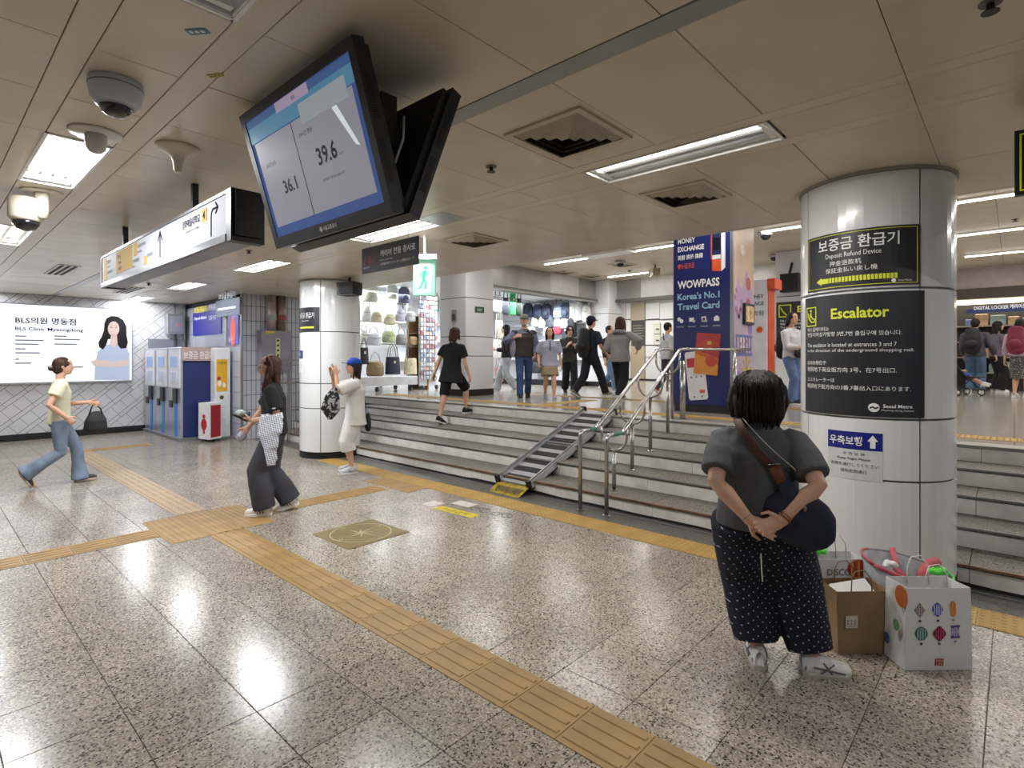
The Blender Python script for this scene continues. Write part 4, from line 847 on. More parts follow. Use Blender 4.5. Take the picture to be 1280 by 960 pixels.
f = cyl_fn(CR, PR, math.radians(155), .75); Lx = .335; m = MB(); rect(m, f, 0, 0, Lx, .325, .001, .002, 0, 6); m.build('sheet', M('#d9dbde', .3), R3); m = MB(); rect(m, f, 0, .205, Lx, .325, .002, .003, 0, 6); m.build('blue_field', M('#1c2484', .35), R3)
m = MB(); words(m, '우측보행', f, .015, .232, w=.205, h=.062, bold=.02, d=.005); poly(m, f, [(.25, .268), (.28, .31), (.31, .268), (.295, .268), (.295, .222), (.265, .222), (.265, .268)], .003, .005); m.build('lettering', TEXTW, R3)
m = MB(); words(m, '우 측 보 행', f, Lx / 2, .165, w=.13, h=.02, align='c', d=.004); words(m, 'Keep Right Please', f, Lx / 2, .13, w=.2, h=.019, align='c', d=.004, bold=.01); words(m, '右側を通行してください', f, Lx / 2, .088, w=.29, h=.024, align='c', d=.004); words(m, '请向右侧通行', f, Lx / 2, .045, w=.16, h=.024, align='c', d=.004); m.build('small_lettering', TEXTK, R3)
# ---- escalator notice and speaker on the far pillar
r = empty('pillar_sign', (12.68, 3, 2), 'escalator notice on the far white square pillar behind the white-shirted person', 'sign')
a = onX(970.5, 422, 12.68); b = onX(1003, 376, 12.68); f = plane_fn((12.69, a.y, a.z), (0, -1, 0)); wd = a.y - b.y + .5; hh = b.z - a.z
m = MB(); rect(m, f, 0, 0, wd, hh, 0, .02); m.build('board', charcoal, r); m = MB(); frame(m, f, .05, hh - .33, .3, hh - .06, .02, .02, .024); words(m, 'Escalator', f, .42, hh - .24, w=.75, h=.14, bold=.03, d=.024); line(m, f, [(.09, hh - .12), (.13, hh - .2), (.2, hh - .28), (.26, hh - .28)], .02, .02, .024); m.build('heading', TEXTY, r)
m = MB()
for q in range(6): words(m, ['에스컬레이터는', '명동지하상가방향 3번,7번', 'The escalator is located', 'in the direction of the mall', '自动扶梯位于明洞地下', 'エスカレーターは明洞'][q], f, .08, hh - .43 - .07 * q, w=.6, h=.045, d=.024)
m.build('lettering', TEXTW, r)
r = empty('wall_speaker', (12.5, 2.9, 2.8), 'black wall speaker high on the far white square pillar', 'speaker'); a = onX(986, 352, 12.45)
MB().box((12.36, a.y - .2, a.z - .22), (12.56, a.y + .15, a.z + .16)).build('cabinet', BLACK, r); MB().box((12.35, a.y - .17, a.z - .19), (12.36, a.y + .12, a.z + .13)).build('grille', M('#202024', .8), r); MB().cyl((12.45, a.y, a.z + .1), (12.68, a.y, a.z + .42), .025, 6).build('bracket', BLACK, r)
r = empty('exit_sticker', (8.1, 9.2, 2.3), 'small green exit sticker on the left white square pillar', 'sticker')
a = onY(594, 390, 8.76); b = onY(605, 384, 8.76); MB().box((a.x, 8.755, a.z), (b.x, 8.768, b.z)).build('plate', M('#1f5f3a', .4), r); m = MB(); words(m, 'EXIT', plane_fn((a.x, 8.755, a.z), (1, 0, 0)), (b.x - a.x) / 2, .03, h=.05, align='c'); m.build('lettering', TEXTW, r)
r = empty('wall_phone_plate', (8.1, 9.4, 1.8), 'narrow grey notice plate on the left face of the white square pillar', 'notice')
a = onX(565, 403, 8.1); b = onX(570.5, 387, 8.1); MB().box((8.085, b.y, a.z), (8.1, a.y, b.z)).build('plate', M('#8d8e94', .4), r); MB().box((8.08, b.y + .02, a.z + .04), (8.085, a.y - .02, a.z + .18)).build('print', M('#3b3b40', .5), r)
# ================================================================ WRAPPED PILLAR (travel card advert)
AD = empty('pillar_advert', (8.1, 3.5, .9), 'navy travel card advert wrapping the kiosk pillar behind the stair rails', 'advert')
f = plane_fn((8.085, 3.95, .86), (0, -1, 0)); wd = .90; za = lambda py: onX(880, py, 8.085).z - .86
xa_ = lambda px: 3.95 - onX(px, 400, 8.085).y
m = MB(); rect(m, f, 0, .02, wd, 2.98, 0, .008); m.build('navy_sheet', M('#1b2566', .32, 0, .12, 1.2), AD)
m = MB(); words(m, 'WOWPASS', f, .07, 1.80, w=.66, h=.125, bold=.03, d=.012); words(m, 'MONEY', f, .075, 2.50, w=.28, h=.078, bold=.025, d=.012); words(m, 'EXCHANGE', f, .075, 2.375, w=.42, h=.078, bold=.025, d=.012); words(m, '両替 换钱 換錢', f, .075, 2.245, w=.40, h=.078, bold=.015, d=.012); m.build('white_lettering', TEXTW, AD)
m = MB(); words(m, "Korea's No.1", f, .07, 1.625, w=.66, h=.105, bold=.025, d=.012); words(m, 'Travel Card', f, .07, 1.47, w=.66, h=.105, bold=.025, d=.012); m.build('sky_lettering', M('#9fcfee', .5), AD)
m = MB(); words(m, 'HERE', f, .145, 2.11, w=.20, h=.075, d=.012); disc(m, f, .10, 2.155, .03, d0=.008, d1=.01); poly(m, f, [(.075, 2.14), (.10, 2.10), (.125, 2.14)], .008, .01); m.build('red_lettering', M('#d9553a', .5), AD)
m = MB()
for q in range(4):
    x_ = .115 + .19 * q; 
    if q == 0: disc(m, f, x_ - .02, 1.33, .03, d0=.008, d1=.01); disc(m, f, x_ + .02, 1.30, .03, d0=.008, d1=.01)
    elif q == 1: rect(m, f, x_ - .045, 1.285, x_ + .03, 1.345, .008, .01); disc(m, f, x_ + .03, 1.29, .02, d0=.008, d1=.01)
    elif q == 2: frame(m, f, x_ - .04, 1.285, x_ + .03, 1.355, .016, .008, .01); rect(m, f, x_ - .04, 1.275, x_ + .045, 1.30, .008, .01)
    else: rect(m, f, x_ - .04, 1.28, x_ + .04, 1.34, .008, .01); rect(m, f, x_ - .02, 1.34, x_ + .02, 1.36, .008, .01)
    words(m, ['Currency', 'Payment', 'Transit', 'Wallet'][q], f, x_, 1.20, w=.12, h=.02, align='c', d=.012)
m.build('service_icons', TEXTW, AD)
m = MB()  # exchange machine drawing
poly(m, f, [(.60, 2.05), (.755, 2.03), (.755, 2.65), (.60, 2.65)], .008, .010); m.build('machine_drawing', M('#1d2c55', .4), AD)
m = MB(); poly(m, f, [(.60, 2.03), (.755, 2.01), (.755, 2.19), (.60, 2.20)], .010, .012); poly(m, f, [(.60, 2.03), (.615, 2.03), (.615, 2.62), (.60, 2.62)], .010, .012); m.build('machine_orange', M('#d4542e', .5), AD)
m = MB(); poly(m, f, [(.755, 2.01), (.815, 2.06), (.815, 2.66), (.755, 2.65)], .010, .012); rect(m, f, .62, 2.2, .745, 2.26, .010, .012); m.build('machine_white', M('#e2e3ea', .5), AD)
m = MB(); rect(m, f, .635, 2.33, .735, 2.52, .0105, .0125); m.build('machine_screen', M('#0b1024', .3), AD)
m = MB()
rot = lambda cx, cy, a, pts: [(cx + x * math.cos(a) - y * math.sin(a), cy + x * math.sin(a) + y * math.cos(a)) for x, y in pts]
# card
cc = (.51, .80)
m = MB(); poly(m, f, rot(.54, .79, -.09, [(-.19, -.06), (.19, -.30), (.19, .33), (-.19, .30)][0:0] or [(-.185, -.31), (.185, -.31), (.185, .31), (-.185, .31)]), .012, .015); m.build('card_base', M('#c9642f', .4), AD)
m = MB(); poly(m, f, rot(.54, .79, -.09, [(-.185, .06), (.185, -.05), (.185, .31), (-.185, .31)]), .015, .017); m.build('card_red', M('#b23a42', .4), AD)
m = MB(); poly(m, f, rot(.54, .79, -.09, [(-.185, -.31), (.185, -.31), (.185, -.16), (-.185, .0)]), .015, .017); disc(m, f, .46, .70, .06, d0=.017, d1=.018); m.build('card_orange', M('#e0953e', .4), AD)
m = MB(); poly(m, f, rot(.54, .79, -.09, [(-.185, .12), (-.02, .23), (.185, .16), (.0, .02)]), .017, .0185); disc(m, f, .60, .68, .085, d0=.017, d1=.0185); m.build('card_shape', M('#c04a38', .4), AD)
m = MB(); rect(m, f, .55, .93, .61, .98, .0185, .02); m.build('card_chip', M('#c9b26a', .4, .4), AD)
# phone
fr = lambda a: [(x, y) for x, y in [(-.15, -.34), (-.13, -.37), (.13, -.37), (.15, -.34), (.15, .34), (.13, .37), (-.13, .37), (-.15, .34)]]
m = MB(); poly(m, f, rot(.37, .46, .11, fr(0)), .008, .0105); m.build('phone_drawing', M('#e4e5ea', .4), AD)
m = MB(); poly(m, f, rot(.37, .46, .11, [(-.125, .13), (.125, .13), (.125, .27), (-.125, .27)]), .0105, .0115); m.build('phone_banner', M('#b8363a', .4), AD)
m = MB(); poly(m, f, rot(.37, .46, .11, [(.03, -.27), (.11, -.27), (.11, -.22), (.03, -.22)]), .0105, .0115)
m.build('phone_button', M('#d9602e', .4), AD)
m = MB()
for a_, b_ in ((-.08, -.02), (0, -.02), (.08, -.02), (-.06, -.32), (.06, -.32)):
    c_ = rot(.37, .46, .11, [(a_, b_)])[0]; disc(m, f, c_[0], c_[1], .014, d0=.0105, d1=.0115, n=10)
m.build('phone_icons', M('#6a6d78', .4), AD)
MB().box((8.06, 3.02, PZ), (8.11, 3.06, 3.9)).build('corner_strip', ALU, AD)
# pink side
P2 = empty('pillar_advert', (8.5, 3.04, .9), 'pink and lilac illustrated side of the wrapped kiosk pillar', 'advert')
f = plane_fn((8.11, 3.045, .80), (1, 0, 0)); m = MB(); rect(m, f, 0, 0, .87, 3.08, 0, .008); m.build('sheet', M('#c9b4cf', .4, 0, .1, 2), P2)
m = MB(); rect(m, f, 0, 1.6, .87, 3.05, .008, .009); m.build('peach_sky', M('#d9bda6', .4, 0, .12, 2), P2)
m = MB(); poly(m, f, [(0, 1.5), (.2, 2.0), (.35, 1.8), (.55, 2.15), (.87, 1.7), (.87, 1.5)], .009, .0105); m.build('hills', M('#c3a9ce', .5), P2)
m = MB(); disc(m, f, .38, 2.42, .09, d0=.009, d1=.011); disc(m, f, .35, 1.0, .12, d0=.010, d1=.012); m.build('moon', M('#eadfd8', .5), P2)
m = MB()
for q in range(9): disc(m, f, .08 + random.random() * .25, 1.35 + random.random() * .45, .04, d0=.011, d1=.013, n=10)
for q in range(4): disc(m, f, .3 + .08 * q, 1.0 + .05 * (q % 2), .03, d0=.011, d1=.013, n=10)
m.build('blossoms', M('#b57aa6', .5), P2)
m = MB(); disc(m, f, .62, 1.55, .10, .16, .011, .013); disc(m, f, .62, 1.93, .10, .10, .011, .013); poly(m, f, [(.56, 1.42), (.68, 1.42), (.64, 1.34), (.60, 1.34)], .011, .013); m.build('balloon', M('#c8645c', .5), P2)
m = MB(); rect(m, f, .1, 1.1, .8, 1.14, .011, .013); rect(m, f, .1, .82, .8, .86, .011, .013)
for q in range(6): rect(m, f, .12 + .12 * q, .86, .15 + .12 * q, 1.1, .011, .013)
m.build('palace_drawing', M('#6f78b4', .5), P2)
m = MB()
for k in range(8):
    a = math.pi / 4 * k; line(m, f, [(.55, .62), (.55 + .17 * math.cos(a), .62 + .17 * math.sin(a))], .014, .011, .013); disc(m, f, .55 + .17 * math.cos(a), .62 + .17 * math.sin(a), .035, d0=.013, d1=.015, n=10)
m.build('wheel_drawing', M('#d8c04a', .5), P2)
m = MB(); disc(m, f, .2, .5, .1, d0=.009, d1=.011); disc(m, f, .65, .35, .14, d0=.009, d1=.011); disc(m, f, .7, 1.25, .1, d0=.009, d1=.011); m.build('violet_shapes', M('#9a86c8', .5), P2)
m = MB(); words(m, 'GO', f, .1, .2, h=.12, bold=.03, d=.013); m.build('lettering', M('#c04a78', .5), P2)
m = MB(); rect(m, f, .38, 1.30, .78, 1.62, .009, .05); m.build('screen_case', M('#23202a', .4), P2); m = MB(); rect(m, f, .42, 1.34, .74, 1.58, .05, .052); m.build('screen', M('#c9a878', .3, 0, .6, 9, emit=.25), P2)
# orange kiosk behind
KX, KY = 9.9, 3.13
r = empty('exchange_kiosk', (KX + .2, KY + .35, PZ), 'tall white and orange money exchange machine behind the wrapped pillar', 'kiosk')
MB().bevbox((KX, KY, PZ), (KX + .38, KY + .75, 2.95), .01).build('cabinet', M('#dcdce4', .35), r)
MB().box((KX + .04, KY - .012, PZ + .1), (KX + .36, KY, 2.9)).build('orange_front', M('#d9542a', .4), r); MB().box((KX + .02, KY - .12, 2.78), (KX + .40, KY, 2.95)).build('orange_hood', M('#d9542a', .4), r)
f = plane_fn((KX, KY + .75, PZ), (0, -1, 0)); m = MB(); words(m, 'MONEY', f, .40, 1.86, w=.30, h=.07, bold=.02); words(m, 'EXCHANGE', f, .30, 1.74, w=.40, h=.07, bold=.02); words(m, '両替', f, .52, 1.56, h=.09); m.build('lettering', M('#4a3f58', .5), r)
m = MB(); [disc(m, f, .33 + .15 * q, 1.32, .055) for q in range(3)]; m.build('round_icons', M('#d9542a', .5), r)
# ================================================================ RAMP
RA = empty('luggage_ramp', (5.7, 4.4, 0), 'folding metal luggage ramp with black grip strips laid over the steps', 'ramp')
b0, b1 = Vector((4.84, 4.65, .115)), Vector((4.84, 4.15, .115)); t0_, t1_ = Vector((6.84, 4.79, .80)), Vector((6.84, 4.26, .80))
ux = (b1 - b0).normalized(); up = (t0_ - b0); Ln = up.length; rfn = lambda x, y, d=0: b0.lerp(t0_, y / Ln) * (1 - x) + b1.lerp(t1_, y / Ln) * x + Vector((-.32, 0, .947)) * d
m = MB(); rect(m, rfn, 0, 0, 1, Ln, -.04, -.01); m.build('deck', M('#a9a9ae', .5, .2), RA)
grip = M('#2b2b2f', .8)
for q in range(10): m = MB(); rect(m, rfn, .07, .06 + q * .207, .93, .06 + q * .207 + .105, -.01, -.004); m.build('grip_strip', grip, RA)
for x_, o in ((0, .0), (1, 0)):
    for dx, h0, h1 in (((-.035, -.055, .035), (.0, -.055, .05), (.035, -.05, .012)) if x_ == 0 else ((.035, -.06, .03), (0, -.06, .05), (-.035, -.05, .012))):
        m = MB(); rect(m, rfn, x_ + dx - .012, 0, x_ + dx + .012, Ln, h0, h1); m.build('side_rail', M('#c9cbd0', .3, .45) if h1 < .045 else M('#a5a7ac', .35, .45), RA)
    m = MB(); rect(m, rfn, x_ - .055, 0, x_ + .055, Ln, -.065, -.05); m.build('rail_base', M('#4a4b50', .4, .6), RA)
    for yy in (-.03, Ln): m = MB(); rect(m, rfn, x_ - .06, yy, x_ + .06, yy + .035, -.07, .055); m.build('rail_cap', BLACK, RA)
fl0, fl1 = on(611, 614), on(648, 623); m = MB(); yl = M('#b39b2b', .5, .2, .35, 14)
A, B = b0 + Vector((0, 0, -.03)), b1 + Vector((0, 0, -.03)); fl0.z = fl1.z = .004
m.add([A, B, fl1, fl0, A - Vector((0, 0, .012)), B - Vector((0, 0, .012)), fl1 + Vector((0, 0, -.003)), fl0 + Vector((0, 0, -.003))], [(0, 1, 2, 3), (4, 7, 6, 5), (0, 4, 5, 1), (3, 2, 6, 7), (1, 5, 6, 2), (0, 3, 7, 4)][0:6]); m.build('entry_flap', yl, RA)
m = MB(); A2 = A.lerp(fl0, .35) + Vector((0, 0, .004)); B2 = B.lerp(fl1, .35) + Vector((0, 0, .004)); A3 = A.lerp(fl0, .8) + Vector((0, 0, .004)); B3 = B.lerp(fl1, .8) + Vector((0, 0, .004))
m.quad(A2.lerp(B2, .1), A2.lerp(B2, .95), A3.lerp(B3, .9), A3.lerp(B3, .15)); m.build('wear_patch', M('#6a5a2a', .7, 0, .5, 30), RA)
for (x_, y_) in ((5.3, .35), (5.75, .8), (6.2, 1.3)): 
    for s_ in (0, 1): c = rfn(s_, (x_ - 4.84) / 2.0 * Ln, -.06); m = MB(); m.box((c.x - .02, c.y - .015, c.z - .08), (c.x + .02, c.y + .015, c.z)); m.build('support_foot', M('#5a5b60', .4, .6), RA)
# ================================================================ HANDRAILS
HR = empty('stair_handrail', (5.7, 3.2, 0), 'stainless steel double handrail with U-shaped brackets on the stairs', 'handrail')
def rail(pts, name='rail', rr=.021): 
    # rounded bends
    P = [Vector(p) for p in pts]; out = [P[0]]
    for a, b, c in zip(P[:-2], P[1:-1], P[2:]):
        r_ = min(.07, (b - a).length * .4, (c - b).length * .4); s = b + (a - b).normalized() * r_; e = b + (c - b).normalized() * r_
        for k in range(6): t = k / 5; out.append(s * (1 - t) ** 2 + b * 2 * t * (1 - t) + e * t * t)
    out.append(P[-1]); return MB().sweep(out, rr, 12).build(name, STEEL, HR, smooth=True)
rail([(4.71, 3.02, 0), (4.71, 3.02, .80), (5.04, 3.03, .80), (6.62, 3.15, 1.70), (8.02, 2.99, 1.71), (8.62, 2.97, 1.72)], 'right_rail')
rail([(4.69, 3.327, 0), (4.69, 3.327, .82), (5.0, 3.34, .82), (6.66, 3.475, 1.70), (6.95, 3.42, 1.71), (6.95, 3.42, PZ)], 'left_rail')
MB().cyl((8.06, 2.99, PZ), (8.06, 2.99, 1.71), .03, 12).build('post', STEEL, HR, smooth=True)
MB().cyl((7.02, 3.30, PZ), (7.02, 3.30, 1.55), .036, 12).build('post', STEEL, HR, smooth=True)
for (x_, y_, z_) in ((4.71, 3.02, 0), (4.69, 3.327, 0), (8.06, 2.99, PZ), (6.95, 3.42, PZ)): MB().lathe([(.045, 0), (.045, .006), (.03, .014)], (x_, y_, z_), 16).build('base_flange', STEEL, HR)
for (x_, y_, k) in ((5.13, 3.19, 1), (5.57, 3.24, 2), (6.07, 3.31, 3), (6.61, 3.37, 4)):
    zr = .81 + (x_ - 5.02) * .9 / 1.6; yr = 3.03 + .12 * (x_ - 5.04) / 1.6; yl_ = 3.34 + .135 * (x_ - 5.0) / 1.6; ym = (yr + yl_) / 2; hw = (yl_ - yr) / 2; dep = .13 if k < 4 else .16
    pts = [(x_, yr, zr)] + [(x_, yr, zr - dep)] + [(x_, ym - hw * math.cos(math.pi * q / 10), zr - dep - hw * math.sin(math.pi * q / 10)) for q in range(1, 10)] + [(x_, yl_, zr - dep), (x_, yl_, zr)]
    MB().sweep(pts, .014, 8, ref=(1, 0, 0)).build('bracket', STEEL, HR, smooth=True)
    MB().cyl((x_, ym, RIS * k), (x_, ym, zr - dep - hw), .022, 12).build('post', STEEL, HR, smooth=True)
    MB().lathe([(.042, 0), (.042, .006), (.028, .014)], (x_, ym, RIS * k), 16).build('base_flange', STEEL, HR)
MB().cyl((4.83, 3.02, .80), (4.98, 3.026, .80), .0235, 12).build('grip_tape', M('#4f8f76', .5), HR, smooth=True)
MB().cyl((4.86, 3.333, .82), (4.98, 3.338, .82), .0235, 12).build('grip_tape', M('#4f8f76', .5), HR, smooth=True)
# ================================================================ PEOPLE
def remesh(mb, voxel, smooth=3, disp=0, dscale=.12, name='body', mats=None, seed=0, sf=.5):
    me = bpy.data.meshes.new('tmp'); me.from_pydata([tuple(v) for v in mb.v], [], mb.f); me.update()
    mods = [('REMESH', dict(mode='VOXEL', voxel_size=voxel, use_smooth_shade=True)), ('SMOOTH', dict(factor=sf, iterations=smooth))]
    out = bake(me, mods); bpy.data.meshes.remove(me)
    if disp:
        n = len(out.vertices); co = [0.0] * (3 * n); out.vertices.foreach_get('co', co)
        import numpy as np
        c = np.array(co).reshape(-1, 3); nn = [0.0] * (3 * n); out.vertices.foreach_get('normal', nn); nn = np.array(nn).reshape(-1, 3); rs = np.random.RandomState(seed + 3)
        d = np.zeros(n)
        for q in range(7):
            k = rs.normal(size=3); k[2] *= .55; k /= np.linalg.norm(k); f = (1.2 + rs.rand() * 2.2) / dscale
            warp = np.sin(c @ rs.normal(size=3) * 9 + rs.rand() * 6) * .9
            w_ = np.sin(c @ k * f * 2 + warp * 1.6 + rs.rand() * 6.28); d += np.sign(w_) * np.abs(w_) ** 1.5
        c = c + nn * (d / 7 * disp)[:, None]; out.vertices.foreach_set('co', c.ravel().tolist()); out.update()
    out.name = name; out.materials.clear()
    for m in (mats if isinstance(mats, (list, tuple)) else [mats]): out.materials.append(m)
    out.polygons.foreach_set('use_smooth', [True] * len(out.polygons)); out.polygons.foreach_set('material_index', [0] * len(out.polygons)); out.update()
    return out
def ik(a, b, l1, l2, pole):
    d = b - a; L = d.length; mx = (l1 + l2) * .998
    if L > mx: b = a + d * (mx / L); d = b - a; L = mx
    x = (l1 * l1 - l2 * l2 + L * L) / (2 * L); h = math.sqrt(max(l1 * l1 - x * x, 0)); u = d / L
    p = Vector(pole); p = p - u * p.dot(u)
    if p.length < 1e-5: p = u.orthogonal()
    return a + u * x + p.normalized() * h, b
SKIN = M('#d3a58b', .5, 0, .05, 12, name='skin'); SKIN2 = M('#b98a70', .5, 0, .05, 12, name='skin_tan')
def hairmat(c1, c2, name='hair'):
    m, N, L, b = custom(name); tc = N.new('ShaderNodeTexCoord'); mp = N.new('ShaderNodeMapping'); mp.inputs['Scale'].default_value = (60, 60, 10); L.new(tc.outputs['Object'], mp.inputs[0])
    n = N.new('ShaderNodeTexNoise'); n.inputs['Scale'].default_value = 1.5; n.inputs['Detail'].default_value = 5; L.new(mp.outputs[0], n.inputs['Vector'])
    r = N.new('ShaderNodeValToRGB'); r.color_ramp.elements[0].position = .35; r.color_ramp.elements[1].position = .7; r.color_ramp.elements[0].color = lin(c1); r.color_ramp.elements[1].color = lin(c2)
    L.new(n.outputs['Fac'], r.inputs['Fac']); L.new(r.outputs['Color'], b.inputs['Base Color']); b.inputs['Roughness'].default_value = .58; b.inputs['Specular IOR Level'].default_value = .3
    bp = N.new('ShaderNodeBump'); bp.inputs['Strength'].default_value = .6; bp.inputs['Distance'].default_value = .006; L.new(n.outputs['Fac'], bp.inputs['Height']); L.new(bp.outputs[0], b.inputs['Normal']); return m
HBLACK = hairmat('#0b0909', '#241d1b'); HBROWN = hairmat('#24140f', '#553426', 'brown_hair')
def denim(c, name='denim'): return M(c, .85, 0, .22, 7, .25, 400, name=name)
def cloth(c, var=.1): return M(c, .9, 0, var, 5, .2, 350)
class Person:
    def __init__(s, name, H, pos, face, label, cat='person', group=None, girth=1.0, shw=.112, **k):
        s.H = H; s.g = girth; s.root = empty(name, pos, label, cat, group, rz=face - math.pi / 2)
        P = dict(pel=(0, 0, .525), lean=0, side=0, twist=0, hl=(-.05, 0, 0), ankR=(.055, 0, .045), ankL=(-.055, 0, .045), toeR=0, toeL=0, pitR=0, pitL=0,
                 wrR=(.16, .03, .46), wrL=(-.16, .03, .46), poR=(.35, -1, -.2), poL=(-.35, -1, -.2), kpR=(0, 1, 0), kpL=(0, 1, 0), yaw=0, nod=0, curl=.5, palmR=None, palmL=None, hdR=None, hdL=None)
        P.update(k); s.P = P; H_ = H
        V = lambda t: Vector(t) * H_
        s.pel = V(P['pel']); Rt = Matrix.Rotation(P['twist'], 3, 'Z') @ Matrix.Rotation(-P['lean'], 3, 'X') @ Matrix.Rotation(P['side'], 3, 'Y'); s.Rt = Rt
        s.chest = s.pel + Rt @ V((0, 0, .27)); s.neck = s.pel + Rt @ V((0, 0, .325)); 
        s.sh = {'R': s.chest + Rt @ V((shw, 0, P.get('shz', 0))), 'L': s.chest + Rt @ V((-shw, 0, P.get('shz', 0)))}
        s.hip = {'R': s.pel + V((.052 * girth ** .5, 0, -.01)), 'L': s.pel + V((-.052 * girth ** .5, 0, -.01))}
        s.Rh = Matrix.Rotation(P['yaw'], 3, 'Z') @ Matrix.Rotation(-P['nod'], 3, 'X')
        s.head = s.neck + (Rt @ V((0, .004, .045))) + s.Rh @ V((0, .012, .043)) ; s.hh = .132 * H_
        s.ank, s.knee, s.wr, s.elb = {}, {}, {}, {}
        for q in 'RL':
            s.knee[q], s.ank[q] = ik(s.hip[q], V(P['ank' + q]), .248 * H_, .238 * H_, P['kp' + q])
            s.elb[q], s.wr[q] = ik(s.sh[q], V(P['wr' + q]), .172 * H_, .150 * H_, P['po' + q])
    def body(s, voxel=.008, skin=SKIN, face_detail=True):
        H, g = s.H, s.g; m = MB(); hh = s.hh; P = s.P
        for q in 'RL':
            m.sweep([s.hip[q], s.hip[q].lerp(s.knee[q], .5), s.knee[q], s.knee[q].lerp(s.ank[q], .3), s.ank[q].lerp(s.knee[q], .2), s.ank[q]], [.052 * H * g, .044 * H * g, .032 * H * g, .034 * H * g, .020 * H * g, .019 * H], 12, round_cap=True)
            m.sweep([s.sh[q].lerp(s.elb[q], .12), s.sh[q].lerp(s.elb[q], .4), s.elb[q], s.elb[q].lerp(s.wr[q], .3), s.wr[q]], [.025 * H * g, .026 * H * g, .021 * H * g, .022 * H * g, .0145 * H * g ** .5], 12, round_cap=True)
            s.hand(m, q)
            foot = s.fdir(q); m.sweep([s.ank[q] + Vector((0, 0, -.01 * H)), s.ank[q] + foot * .05 * H + Vector((0, 0, -.02 * H)), s.ank[q] + foot * .09 * H + Vector((0, 0, -.028 * H))], [.02 * H, .02 * H, .014 * H], 8, round_cap=True)
        for (z, rx, ry, yo) in (): pass
        T = lambda z, y=0: s.pel + s.Rt @ Vector((0, y * H, z * H))
        m.sweep([T(-.045), T(0), T(.06), T(.12), T(.19), T(.24), T(.275)], [(.075 * H * g, .05 * H * g), (.088 * H * g, .06 * H * g), (.078 * H * g, .055 * H * g), (.072 * H * g, .053 * H * g), (.084 * H * g, .06 * H * g), (.080 * H * g, .048 * H * g), (.045 * H, .034 * H)], 16, ref=s.Rt @ Vector((1, 0, 0)), round_cap=False)
        hb = s.head + s.Rh @ Vector((0, -.06 * hh, -.3 * hh)); m.sweep([T(.27), s.neck, hb, s.head], [.036 * H, .031 * H * g ** .5, .032 * H, .03 * H], 12)
        hd = lambda x, y, z: s.head + s.Rh @ Vector((x * hh, y * hh, z * hh))
        rings = [(-.50, .22, .10, .08), (-.44, .19, .19, .2), (-.32, .11, .26, .32), (-.18, .05, .31, .40), (0, 0, .345, .44), (.15, -.02, .355, .455), (.30, -.02, .33, .42), (.42, -.02, .23, .30), (.49, -.02, .09, .12)]
        vs = []; fs = []; n = 18
        for z, cy, rx, ry in rings:
            for k in range(n):
                a = 2 * math.pi * k / n; yy = math.sin(a); vs.append(hd(rx * math.cos(a), cy + ry * yy * (1 if yy < 0 else (.94 if abs(z) < .2 else 1)), z))
        K = len(rings)
        for i in range(K - 1): fs += [(i * n + k, i * n + (k + 1) % n, (i + 1) * n + (k + 1) % n, (i + 1) * n + k) for k in range(n)]
        fs += [tuple(range(n))[::-1], tuple((K - 1) * n + k for k in range(n))]; m.add(vs, fs)
        m.sweep([hd(0, .38, .1), hd(0, .46, -.06), hd(0, .475, -.13)], [.035 * hh, .045 * hh, .06 * hh], 8, round_cap=True)
        m.sweep([hd(-.06, .40, -.27), hd(.06, .40, -.27)], [.035 * hh, .035 * hh], 6, round_cap=True)
        for x in (-1, 1): m.ell(hd(.355 * x, -.04, -.02), (.03 * hh, .075 * hh, .12 * hh), 10, 0, s.Rh)
        me = remesh(m, voxel, 2, name='body', mats=skin, sf=.4)
        s.b = put('body', me, s.root, local=True)
        if face_detail:
            for x in (-1, 1):
                e = MB(); e.ell(hd(.15 * x, .375, .03), (.05 * hh, .03 * hh, .022 * hh), 8, 0, s.Rh); e.build('eye', M('#e8e4e0', .3, 0, 0), s.root, True, local=True)
                e = MB(); e.ell(hd(.15 * x, .402, .03), (.022 * hh, .012 * hh, .022 * hh), 8, 0, s.Rh); e.build('iris', M('#1a1210', .2, 0, 0), s.root, True, local=True)
                e = MB(); e.sweep([hd(.08 * x, .415, .12), hd(.16 * x, .405, .145), hd(.235 * x, .35, .125)], [.012 * hh, .016 * hh, .008 * hh], 6); e.build('eyebrow', M('#2a1d18', .8), s.root, local=True)
            e = MB(); e.sweep([hd(-.095, .385, -.262), hd(0, .432, -.262), hd(.095, .385, -.262)], [.014 * hh, .03 * hh, .014 * hh], 8); e.build('lips', M('#a8574f', .45), s.root, True, local=True)
        return s
    def fdir(s, q):
        a = s.P['toe' + q]; p = s.P['pit' + q]; return Vector((math.sin(a) * math.cos(p), math.cos(a) * math.cos(p), math.sin(p)))
    def hand(s, m, q):
        H = s.H; P = s.P; w = s.wr[q]; d = Vector(P['hd' + q]).normalized() if P['hd' + q] else (w - s.elb[q]).normalized()
        pn = Vector(P['palm' + q]) if P['palm' + q] else Vector((-1 if q == 'R' else 1, 0, 0)); pn = (pn - d * pn.dot(d)).normalized(); sd = d.cross(pn).normalized()
        if q == 'L': sd = -sd
        # sd points to the thumb side
        Lh = .108 * H; pw_ = .026 * H
        m.sweep([w - d * .01 * H, w + d * .02 * H, w + d * .052 * H], [(.010 * H, .016 * H), (.0095 * H, .023 * H), (.008 * H, .025 * H)], 10, ref=pn, round_cap=True)
